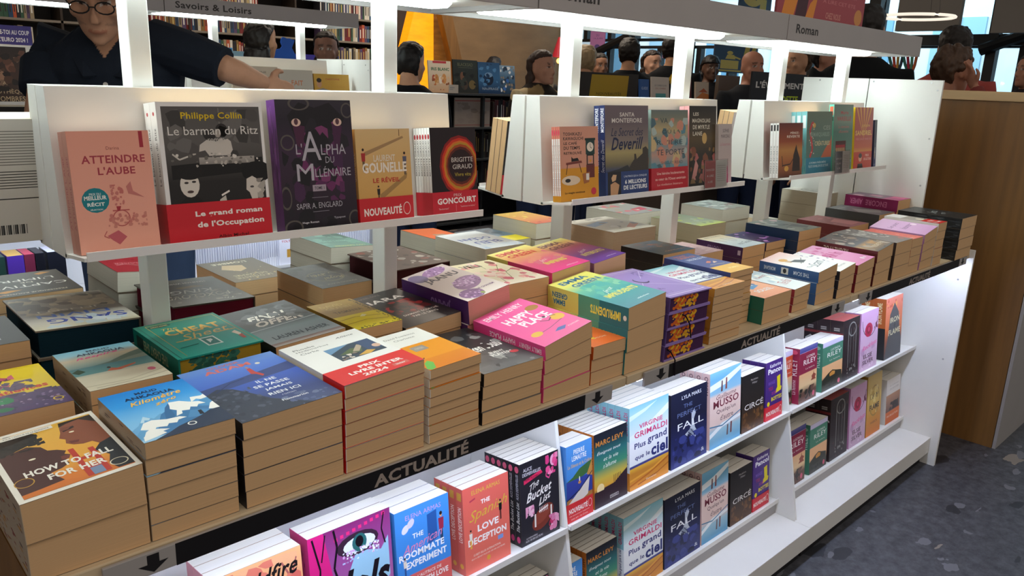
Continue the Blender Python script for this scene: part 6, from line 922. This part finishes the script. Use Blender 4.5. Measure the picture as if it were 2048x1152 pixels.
# amber lantern, timber beam and red lamp
def px_prism(name, P, y, th, mt, parent=None, col='fff'):
    pr_ = [aty(u, v, y) for u, v in P]; p = PM(); p.prism([((q.x)*S, (q.z+EYE)*S) for q in pr_], (y-1)*S, (y-1+th)*S, 'y', col); return p.build(name, mt, parent)
zf = aty(850, 127, 8.0)
o = tag(empty('amber_lantern', (0, 0, 0)), 'tall glowing amber lantern by the birch wall', 'lamp')
px_prism('bright_pane', [(829, 21), (867, 21), (867, 420), (780, 420), (811, 95)], 8.0, .15, M_AMBER, o)
px_prism('dim_pane', [(867.5, 24), (880, 24), (900, 125), (930, 420), (867.5, 420)], 8.02, .12, mat('amber_glass', '8a5a24', emit='c87820', estr=.16, noise=(6, .6), stretch=(1, 1, 4)), o)
tag(px_prism('timber_beam', [(881, 20), (902, 20), (924, 120), (985, 440), (940, 440), (905, 125)], 7.84, .1, M_OAK), 'leaning red-brown timber beam beside the amber lantern', 'beam')
c = aty(1119, 100, 7.4); o = tag(empty('red_lamp', W(c.x, 7.4, c.z)), 'red conical lamp behind the woman in the floral blouse', 'lamp')
p = PM(); p.loft([[(r*math.cos(t*math.pi/8), r*math.sin(t*math.pi/8), z) for t in range(16)] for r, z in ((.085, -.08), (.02, .14))], 'c02c3c'); p.build('shade', M_PLAIN, o)
p = PM(); p.ball((0, 0, -.12), .03, 'fff'); p.build('bulb', mat('bulb_glow', 'fff', emit='ffa040', estr=6), o)
p = PM(); p.tube([(0, 0, .13), (0, 0, (2.3-c.z)*S)], .004, '222', 6); p.build('cord', M_STEEL, o)
# signs and low cases between the middle posts
sg = hang_card('new_titles_sign', 1162, 146, 1276, 196, 4.36, [('p', 'b0922c', (14, 0, 17, 92, 82, 92, 80, 0)), ('t', 'NOUVEAUTÉS', 48, 18, 44, 14, '6a5a24', 'b')], '34312f', 'dark sign with a mustard panel standing behind the middle rack', 'sign', legs='floor')
lc = tag(empty('low_case', W(aty(1278, 200, 3.9).x, 3.85, -1.61)), 'low brown case behind the blue-spined paperbacks', 'bookcase')
w0 = (aty(1470, 200, 3.9).x-aty(1278, 200, 3.9).x)*S
p = PM(); p.box(0, 0, 0, w0, .3, 1.28, '5a4c42'); p.build('body', M_PLAIN, lc)
p = PM(); p.box(0, -.01, 1.28, w0, .3, 1.295, '7a6c60'); p.build('top', M_PLAIN, lc)
p = PM(); p.box(w0*.76, .02, 1.295, w0, .05, 1.50, '6c5c50'); p.build('back_board', M_PLAIN, lc)
xs = aty(1278, 200, 3.9).x
def on_low(f, w, h, art, bg, lb): tag(card('leaflet_book', w, h, .015, art, bg, W(xs, 3.85, -1.61)+Vector((w0*f, .06, 1.2955)), (math.radians(-6), 0, 0)), lb, 'book')
on_low(.03, .10, .15, [('t', 'GUIDE', 50, 60, 70, 12, 'b8c8e0')], '2f5a98', 'blue guide standing on the low brown case')
on_low(.14, .20, .17, [('t', 'LES CAMBRIOLEURS', 50, 66, 70, 7, '6a6a70'), ('t', "DE L'OMBRE", 50, 54, 60, 6, 'a05a50'), ('r', 20, 10, 80, 34, '5aa0a0')], 'cfc4b8', 'cream book with a teal block on the low brown case')
on_low(.40, .16, .17, [('n', ['a84040', '3a3a44', 'c8a060'], 12, 6, 6, 94, 94, 6, 16)], '6a3a3c', 'dark red mottled book on the low brown case')
on_low(.58, .17, .15, [('p', 'd8843c', (0, 20, 50, 50, 100, 40, 100, 10, 0, 0)), ('p', 'b85a2c', (20, 50, 60, 70, 90, 50))], 'c8b8a4', 'cream book with an orange wave on the low brown case')
hang_card('event_sign', 1502, 146, 1614, 215, 2.9, [('t', "L'ÉVÉNEMENT", 50, 66, 86, 22, 'd8d6d2', 'B'), ('t', 'EN VEDETTE', 56, 24, 56, 20, 'b8d02c', 'B'), ('r', 98, 0, 100, 100, 'c8a070')], '2b2c2e', 'black sign announcing an event in white capitals behind the last rack', 'sign', legs='floor')
# blue bear cut-out and boxes on a white plinth beyond the second gondola
yb = 6.3; a, b = aty(432, 134, yb), aty(684, 134, yb); zt = a.z
bp = slab('white_plinth', a.x, yb, -1.61, b.x, yb+.5, zt, M_WHITE, bevel=.003); tag(bp, 'white plinth carrying the boxes and the blue bear cut-out', 'plinth')
def px_box(name, u0, u1, v0, y, dep, col, label, cat='box'):
    A, B = aty(u0, 120, y), aty(u1, 120, y); t = aty((u0+u1)/2, v0, y).z
    o = slab(name, A.x, y, zt+.001, B.x, y+dep, t, M_PLAIN, col); return tag(o, label, cat)
px_box('gift_box', 440, 466, 95, yb+.16, .2, '3f9ad8', 'bright blue box left on the white plinth')
px_box('gift_box', 467, 512, 103, yb+.05, .2, '9ccbe4', 'pale blue box with a yellow band on the white plinth')
px_box('gift_box', 513, 552, 108, yb+.05, .2, '8fc4e4', 'pale blue box under the bear cut-out')
px_box('gift_box', 590, 678, 110, yb+.12, .2, '4a44b0', 'violet box right of the bear cut-out')
BE = [(546, 132), (546, 105), (553, 99), (562, 97), (565, 92), (562, 85), (563, 78), (566, 74), (570, 75), (574, 77), (580, 77), (584, 79), (589, 80), (588, 85), (586, 90), (584, 96), (588, 104), (591, 110), (591, 132)]
tag(px_prism('bear_cutout', BE, yb+.03, .015, M_PLAIN, col='2f6ad8'), 'bright blue bear silhouette board on the white plinth', 'display board')
# items on the second gondola
o = card('title_strip', (aty(66, 86, 4.42).x-aty(-40, 86, 4.42).x)*S, .075, .006, [('t', 'OFFRE-TOI AU COUP', 58, 64, 74, 24, 'e8e8f0', 'B'), ('t', "DE L'EURO 2024 !", 56, 26, 70, 24, 'e8e8f0', 'B')], '4a4488', W(aty(-40, 86, 4.42).x, 4.425, 1.573+.11-EYE+.001), material=M_MATTE)
tag(o, 'violet title strip standing on the rack beside the man', 'sign')
Z2 = -EYE+1.305+.11; Y2 = 4.47-.142
def rack2(cid, u0, u1, hh, lab, t=.02):
    a, b = aty(u0, 170, Y2), aty(u1, 170, Y2); c = C[cid]; ww = (b.x-a.x)*S
    book(cid, ww, hh, t, 0, W(a.x, Y2, Z2)-ZL*(t+.001)+Vector((0, 0, .0008)), (LEAN, 0, 0), '%s with %s, %s' % (c['kind'], c['d'], lab), 'books on the racks across the aisle')
rack2('biblio', -40, 62, .225, 'left of the man')
rack2('maisonred', 468, 560, .19, "under the man's hand"); rack2('fait', 562, 629, .18, 'right of the citrus cover'); rack2('astuces', 631, 701, .165, 'beside the second post')
spine_row(4.115, -1.0855, 392, 556, 500, .225, 61, ['e6e6e8', 'dcdde2', 'e6e6e8'], 'slim white books across the aisle', '%s slim white spine from the left below the first rack', .011, .015, .15)
a = aty(560, 500, 4.10); o = card('white_book', .125, .19, .012, [('t', 'QUATRE', 60, 86, 60, 8, '4a5aa0', 'b'), ('t', 'ACCORDS', 54, 75, 70, 8, 'd8a07c', 'b'), ('t', 'TOLTÈQUES', 52, 64, 84, 8, 'c8463c', 'b'), ('r', 32, 20, 52, 42, 'c8963c'), ('r', 56, 20, 76, 44, '3a4a7a')], 'e4e4e8', W(a.x, 4.105, -1.0855)); tag(o, 'white book facing out with red and blue lettering below the first rack', 'book')
spine_row(4.115, -1.0855, 640, 738, 470, .225, 62, ['e6e6e8', 'dcdde2'], 'slim white books across the aisle', '%s slim white spine from the left beside the teal cover pile', .011, .015, .15)
for k, (u0, u1, c1, c2, lb) in enumerate(((-14, 8, '1f3a30', '2a4a3c', 'dark green book at the left edge across the aisle'), (12, 46, '4a2c8a', 'e0b04a', 'violet and yellow book across the aisle'), (47, 68, '6a2438', 'd83a58', 'crimson-topped book across the aisle'), (70, 88, '14141a', '1d1d26', 'black book across the aisle'), (94, 130, '14161e', 'dfe2ee', 'black book with a white top across the aisle'))):
    A = aty(u0, 505, 4.12); B = aty(u1, 505, 4.12); p = PM(); w = (B.x-A.x)*S
    p.box(0, 0, 0, w, .13, .19, c1); p.box(.002, .002, .185, w-.002, .128, .1905, c2); o = p.build('thick_book', M_PRINT); o.location = W(A.x, 4.12, -1.0850); tag(o, lb, 'book', 'thick books across the aisle')
# ---------------------------------------------------------------- people
from mathutils import noise
def ring(z, hw, yf, yb, n=20, tf=None, sq=1.0):
    out = []
    for i in range(n):
        t = 2*math.pi*i/n; c, s = math.cos(t), math.sin(t)
        x = hw*math.copysign(abs(c)**sq, c); y = (yf+yb)/2+(yb-yf)/2*math.copysign(abs(s)**sq, s)
        p = Vector((x, y, z)); out.append(tf @ p if tf else p)
    return out
def remeshed(pm, name, mt, vox, parent, paint=None, smooth=6):
    o = pm.build(name, mt); o.data.attributes.remove(o.data.color_attributes['Col']) if paint else None
    r = o.modifiers.new('r', 'REMESH'); r.mode = 'VOXEL'; r.voxel_size = vox; r.use_smooth_shade = True
    s = o.modifiers.new('s', 'SMOOTH'); s.factor = .5; s.iterations = smooth
    bpy.context.view_layer.update()
    me = bpy.data.meshes.new_from_object(o.evaluated_get(bpy.context.evaluated_depsgraph_get()))
    bpy.data.objects.remove(o); me.name = name
    if 'Col' in me.attributes: me.attributes.remove(me.attributes['Col'])
    at = me.color_attributes.new('Col', 'FLOAT_COLOR', 'POINT')
    f = paint if callable(paint) else None
    base = hx(paint) if isinstance(paint, str) else None
    at.data.foreach_set('color', [x for v in me.vertices for x in (f(v.co) if f else base)])
    me.materials.clear(); me.materials.append(mt)
    me.polygons.foreach_set('use_smooth', [True]*len(me.polygons)); me.update()
    q = bpy.data.objects.new(name, me); COL.objects.link(q); q.parent = parent; return q
HEAD = [(.0, .024, -.084, -.03), (.04, .036, -.090, -.01), (.10, .047, -.093, .01), (.17, .055, -.094, .035), (.25, .062, -.092, .062), (.34, .067, -.091, .082), (.44, .071, -.088, .095), (.52, .073, -.087, .100), (.60, .075, -.093, .103), (.70, .076, -.092, .103), (.80, .072, -.082, .096), (.89, .060, -.062, .078), (.96, .040, -.034, .050), (1., .012, -.004, .02)]
def person(loc, H, yaw, label, shirt='20242c', pants='2b3550', skin='c89878', hair='2a1d16', style='short', head_yaw=0, head_pitch=0, lean=0, sleeves='long', arms=None, vox=.011, glasses=False, collar=False, beard=0, group=None, pattern=None, vz=1.2, drop=(0, 0)):
    root = tag(empty('person', loc, (0, 0, yaw)), label, 'person', group)
    k = H/1.75; zs, zh = 1.43*k, .93*k          # shoulders, hips
    def ln(p): p = Vector(p); p.y -= lean*max(0, min(1.25, (p.z-zh)/(zs-zh))); return p
    nb = ln((0, .01, 1.49*k)); HC = nb+Vector((0, -.035-drop[0], .022*k-drop[1]))
    hr = Matrix.Translation(HC) @ Matrix.Rotation(head_yaw, 4, 'Z') @ Matrix.Rotation(head_pitch, 4, 'X') @ Matrix.Translation((0, .03, 0))
    hh = .232*k; hs = k
    def hp(x, y, f): return hr @ Vector((x*hs, y*hs, f*hh))
    b = PM()
    b.loft([ring(f*hh, w*hs, yf*hs, yb*hs, 22, hr) for f, w, yf, yb in HEAD], 'fff')
    b.loft([[ (hr @ Vector((x*hs, y*hs, f*hh))) for x, y in P] for f, P in ((.58, [(-.007, -.085), (.007, -.085), (.004, -.098), (-.004, -.098)]), (.42, [(-.011, -.080), (.011, -.080), (.007, -.110), (-.007, -.110)]), (.335, [(-.017, -.080), (.017, -.080), (.010, -.119), (-.010, -.119)]), (.30, [(-.014, -.080), (.014, -.080), (.008, -.105), (-.008, -.105)]))], 'fff')
    b.ball(hp(0, -.092, .19), (.023*hs, .010*hs, .010*hs), 'fff', 12); b.ball(hp(0, -.087, .06), (.022*hs, .014*hs, .016*hs), 'fff', 12)
    for s in (-1, 1):
        b.ball(hp(s*.076, .012, .44), (.010*hs, .020*hs, .034*hs), 'fff', 10)
        b.ball(hp(s*.030, -.084, .60), (.022*hs, .010*hs, .008*hs), 'fff', 10)
        b.ball(hp(s*.046, -.060, .38), (.022*hs, .026*hs, .022*hs), 'fff', 10)
    b.tube([hp(0, .035, .22), nb+Vector((0, .02, .0)), ln((0, .015, 1.40*k))], [.054*k, .055*k, .075*k], 'fff', 14)
    TOR = [(.90, .155, -.10, .11), (1.0, .160, -.11, .11), (1.12, .150, -.11, .10), (1.25, .170, -.125, .105), (1.34, .185, -.12, .11), (1.41, .165, -.085, .10), (1.45, .095, -.055, .075), (1.48, .056, -.045, .06)]
    b.loft([[ln(p) for p in ring(z*k, w*k, yf*k, yb*k, 20)] for z, w, yf, yb in TOR], 'fff')
    J = arms or {}
    AR = {}
    for s, nm in ((-1, 'R'), (1, 'L')):
        AR[nm] = [Vector(p) for p in J[nm]] if nm in J else [ln((s*.185*k, .01, 1.375*k)), ln((s*.235*k, .03, 1.10*k)), ln((s*.235*k, -.04, .86*k))]
        sh, el, wr = AR[nm]
        b.tube([ln((s*.10*k, .01, 1.39*k)), sh, sh.lerp(el, .35), el, el.lerp(wr, .3), wr], [.05*k, .058*k, .050*k, .040*k, .039*k, .026*k], 'fff', 12)
        d = (wr-el).normalized(); sd = d.cross(Vector((0, -1, .3))).normalized(); pn = d.cross(sd).normalized()
        pal = wr+d*.045*k
        R3 = Matrix((sd, pn, d)).transposed()
        b.ball(pal, (.040*k, .015*k, .052*k), 'fff', 12, tf=R3)
        for q, (off, L) in enumerate(((-.030, .062), (-.010, .074), (.010, .078), (.029, .068))):
            a = pal+sd*off*k+d*.040*k; m1 = a+d*L*.5*k+pn*.006*k; m2 = a+d*L*.95*k+pn*.024*k
            b.tube([a-d*.015*k, a, m1, m2], [.0098*k, .0098*k, .0090*k, .0072*k], 'fff', 8)
        th = pal+sd*(-.036 if s > 0 else .036)*k-d*.02*k; to = sd*(-1 if s > 0 else 1)
        b.tube([th, th+to*.022*k+d*.022*k, th+to*.030*k+d*.052*k+pn*.012*k], [.012*k, .011*k, .0085*k], 'fff', 8)
    for s in (-1, 1):
        b.tube([(s*.085*k, 0, .93*k), (s*.09*k, -.01, .50*k), (s*.09*k, .02, .09*k)], [.085*k, .055*k, .036*k], 'fff', 12)
        b.ball((s*.09*k, -.05, .045*k), (.042*k, .12*k, .045*k), 'fff', 12)
    SK = hx(skin); dark = tuple(c*.45 for c in SK[:3])+(1,); lip = (SK[0]*.80, SK[1]*.60, SK[2]*.58, 1); HR = hx(hair)
    inv = hr.inverted()
    def mixc(a, c, t): return tuple(a[i]*(1-t)+c[i]*t for i in range(3))+(1,)
    def paint(co):
        q = inv @ co; x, y, f = abs(q.x/hs), q.y/hs, q.z/hh
        if y < -.055 and -.02 < f < 1:
            if .165 < f < .215 and x < .023 and y < -.088: return lip
            if .50 < f < .545 and .016 < x < .042 and y < -.062: return (.02, .015, .012, 1) if .024 < x < .035 else (.55, .5, .45, 1)
            if .59 < f < .632 and .012 < x < .046: return mixc(SK, HR, .8)
        if beard and -.05 < f < .27 and y < .02 and co.z > nb.z-.02: return mixc(SK, (.06, .05, .045, 1), beard)
        return SK
    remeshed(b, 'body', M_SKIN, vox, root, paint)
    # clothes
    c = PM(); g = .014*k
    c.loft([[ln(p) for p in ring(z*k, (w+.014)*k, (yf-.014)*k, (yb+.014)*k, 20)] for z, w, yf, yb in [(.86, .165, -.11, .115)]+TOR[:6]+[(1.435, .12, -.066, .090), (1.47, .072, -.050, .076)]], 'fff')
    for s, nm in ((-1, 'R'), (1, 'L')):
        sh, el, wr = AR[nm]; pts = [ln((s*.10*k, .01, 1.385*k)), sh, sh.lerp(el, .4), sh.lerp(el, .95)]; rr = [.062*k, .075*k, .070*k, .062*k]
        if sleeves == 'long': pts += [el, el.lerp(wr, .4), el.lerp(wr, .97)]; rr += [.056*k, .050*k, .038*k]
        c.tube(pts, rr, 'fff', 14)
    if pattern:
        rn = random.Random(7); pal_ = [hx(q) for q in pattern]; base = hx(shirt)
        cen = [Vector((rn.uniform(-.3, .3), rn.uniform(-.2, .2), rn.uniform(.85, 1.5))) for _ in range(90)]
        ck = [rn.choice(pal_) for _ in cen]
        def pc(co):
            i = min(range(90), key=lambda j: (cen[j]-co).length_squared)
            return ck[i] if (cen[i]-co).length < .075 else base
        remeshed(c, 'blouse', M_CLOTH, vox, root, pc)
    elif collar:
        BS = hx(shirt); zv = vz
        remeshed(c, 'shirt', M_CLOTH, .004, root, lambda co: SK if (co.y < ln((0, 0, co.z)).y-.02 and co.z > zv+abs(co.x-.0)*1.55 and abs(co.x) < .105) else BS)
    else: remeshed(c, 'shirt', M_CLOTH, vox, root, shirt)
    c = PM()
    c.loft([ring(z*k, w*k, yf*k, yb*k, 18) for z, w, yf, yb in ((.80, .175, -.115, .12), (.95, .172, -.122, .125), (1.02, .170, -.118, .118))], 'fff')
    for s in (-1, 1): c.tube([(s*.088*k, 0, .90*k), (s*.092*k, -.01, .50*k), (s*.092*k, .02, .07*k)], [.098*k, .074*k, .064*k], 'fff', 14)
    remeshed(c, 'trousers', M_CLOTH, max(vox, .010), root, pants)
    for s in (-1, 1):
        c = PM(); c.ball((s*.09*k, -.055, .048*k), (.048*k, .135*k, .048*k), '1c1a1a', 14); c.build('shoe', M_PLAIN, root, smooth=True)
    # hair
    if style != 'bald':
        h = PM(); rn = random.Random(len(label)); R_ = []
        for f, w, yf, yb in HEAD:
            if f < .16: continue
            fr = .035 if f < .50 else .015 if f < .62 else (-.02 if f < .72 else (yf+.012 if f < .82 else yf-.012))
            R_.append((f if f < .9 else f+.035, w+.011, fr if style != 'fringe' or f < .62 else yf-.014, yb+.016))
        if style in ('long', 'fringe'):
            low = [(-.75, .060, .045, .095), (-.5, .075, .035, .105), (-.2, .082, .025, .115), (.1, .084, .02, .118), (.28, .084, .02, .118)]; R_ = low+R_
        h.loft([ring(f*hh, w*hs, yf*hs, yb*hs, 22, hr) for f, w, yf, yb in R_], 'fff')
        if style == 'curly':
            for i in range(90):
                a = rn.uniform(0, 2*math.pi); f = rn.uniform(.5, 1.02); w = .075*math.sqrt(max(.05, 1-((f-.5)/.56)**2))
                y = .015+math.sin(a)*(w+.022)
                if f < .74 and y < .0: continue
                h.ball(hp(math.cos(a)*w, y, f), rn.uniform(.016, .026)*hs, 'fff', 8)
        HB = hx(hair)
        def hcol(co):
            q = noise.noise(Vector((co.x*90, co.y*90, co.z*14))); return tuple(c*(1+.35*q) for c in HB[:3])+(1,)
        ho = remeshed(h, 'hair', M_HAIR, max(.006, vox*.7), root, hcol, 1 if style == 'curly' else 3)
        for v in ho.data.vertices:
            v.co += v.normal*(noise.noise(v.co*38)*.006+noise.noise(Vector((v.co.x*120, v.co.y*120, v.co.z*22)))*.0035)
    if glasses:
        q = PM()
        for s in (-1, 1):
            L = [hp(s*.031+.024*math.cos(2*math.pi*i/14), -.107, .52+.075*math.sin(2*math.pi*i/14)) for i in range(15)]
            q.tube(L, .0022, '14110f', 6); q.tube([hp(s*.054, -.106, .54), hp(s*.078, -.05, .53), hp(s*.080, .02, .52)], .002, '14110f', 6)
        q.tube([hp(-.008, -.108, .53), hp(.008, -.108, .53)], .002, '14110f', 6); q.build('glasses', M_PLAIN, root)
    if collar:
        q = PM()
        for s in (-1, 1):
            P = [ln((s*.058*k, .055*k, 1.49*k)), ln((s*.072*k, -.01*k, 1.475*k)), ln((s*.012*k, -.125*k, 1.33*k))]
            Q = [ln((s*.105*k, .075*k, 1.455*k)), ln((s*.120*k, -.045*k, 1.425*k)), ln((s*.055*k, -.150*k, 1.325*k))]
            for i in range(2):
                q.poly([P[i], P[i+1], Q[i+1], Q[i]], shirt); o_ = Vector((0, -.004, .004)); q.poly([P[i]+o_, Q[i]+o_, Q[i+1]+o_, P[i+1]+o_], shirt)
        q.build('collar', M_CLOTH, root)
        q = PM(); a = ln((0, -.146*k, vz-.075)); q.tube([a, a+Vector((0, -.004, 0))], .0065, 'c8c4bc', 12); q.build('button', M_PLAIN, root)
    return root
def put(u, v, D, yaw_deg, label, H=None, **kw):
    r = ray(u, v)*D; z = (r.z+EYE)*S; kw.setdefault('drop', (.01, .03)); H_ = H or z+.118+kw['drop'][1]
    return person(W(r.x, r.y, -EYE), H_*1.0, math.radians(yaw_deg-46), label, **kw)
# the man leaning over the books across the aisle
def wpt(u, v, D): return W(*(ray(u, v)*D))
mb = W(*(ray(276, 60)*2.78)); mloc = Vector((mb.x, mb.y+.16, 0))
my = math.radians(-30)
def loc_(u, v, D): return Matrix.Rotation(-my, 3, 'Z') @ (wpt(u, v, D)-mloc)
person(mloc, 1.80, my, 'man in a dark short-sleeved shirt and glasses bending over the books', shirt='1c222c', pants='3a4a66', skin='b08468', hair='2a211c', lean=.13, drop=(.06, .068), head_pitch=math.radians(30), head_yaw=math.radians(4), sleeves='half', vox=.006, glasses=True, collar=True, beard=.35, vz=loc_(192, 116, 2.68).z,
       arms={'R': [loc_(100, 92, 2.80), loc_(84, 190, 2.72), loc_(66, 300, 2.78)], 'L': [loc_(322, 88, 2.80), loc_(455, 138, 2.80), loc_(530, 168, 2.95)]})
put(1080, 136, 6.2, 48, label='woman with long brown hair in a cream floral blouse', drop=(.03, .05), hair='3a2a22', style='long', shirt='2c2622', pattern=['c8b48c', 'b89a70', '8a7450', 'd8c8a0'], skin='b88870', head_yaw=.1)
put(1172, 122, 6.9, 170, 'person with sandy hair seen from behind beside the post', hair='a08a68', shirt='3a3a3c', style='short')
put(1199, 132, 8.6, 20, 'person with a shadowed face left of the dark-haired man', hair='241c18', shirt='26262a', skin='9a7058')
put(1258, 105, 7.5, 175, 'man with short dark hair and black jacket seen from behind', hair='1e1916', shirt='1a1c20')
put(1304, 126, 8.6, 30, 'young woman with long dark hair looking sideways', hair='2e211b', style='long', shirt='26262a', skin='c89c84')
put(1347, 96, 8.0, 160, 'tall person in black with a yellow strap', hair='1c1816', shirt='1b1c1f', pattern=['1b1c1f', '1b1c1f', 'c8a024', '1b1c1f', '1b1c1f', '1b1c1f'])
put(1421, 136, 8.6, 10, 'person with black hair beside the pictogram sign', hair='141214', style='fringe', shirt='1c1c20', skin='5a4034')
put(1504, 134, 6.6, 15, 'bald man in front of the pictogram sign', style='bald', shirt='2a2c30', skin='b88068')
put(1596, 122, 7.2, -60, 'person with brown hair facing the windows', hair='4a3828', shirt='2a2c30')
put(1655, 112, 6.4, 60, 'person bending in a black jacket behind the white end panel', hair='221c1a', shirt='1a1d20', skin='b8846c')
put(1735, 55, 4.9, 150, 'person in a black coat standing beyond the end panel', hair='1c1816', shirt='17191b')
put(1908, 92, 5.5, 160, 'person in a brick-red shirt behind the curly-haired youth', hair='1f1915', shirt='a04a44', skin='a87860')
cl = ray(1902, 142)*4.55; cw = W(*cl); cloc = Vector((cw.x+.02, cw.y, 0))
cy = math.radians(62)
def cl_(u, v, D): return Matrix.Rotation(-cy, 3, 'Z') @ (wpt(u, v, D)-cloc)
person(cloc, cw.z+.115, cy, 'youth with curly brown hair in profile, hand raised to his nose', hair='4a3526', style='curly', shirt='7a3a36', skin='b07c64', vox=.007, head_pitch=.1,
       arms={'L': [cl_(1872, 265, 4.45), cl_(1985, 270, 4.32), cl_(1950, 176, 4.44)]})
put(2062, 140, 6.6, -80, 'person at the right edge in dark clothes', hair='2a201c', shirt='2a2428', skin='a87860')
put(524, 80, 5.4, 170, 'person with dark hair behind the blue bear cut-out', hair='1f1a18', shirt='2c2622', style='long')
put(652, 100, 6.0, 12, 'woman with dark wavy hair right of the bear cut-out', hair='231b18', shirt='26242a', style='long', skin='8a6454')
put(822, 128, 5.0, 165, 'person in black seen from behind against the amber lantern', hair='161415', shirt='15161a', style='short')
put(988, 136, 9.7, 175, 'person with black hair behind the comics', hair='17161a', shirt='1c1c20')
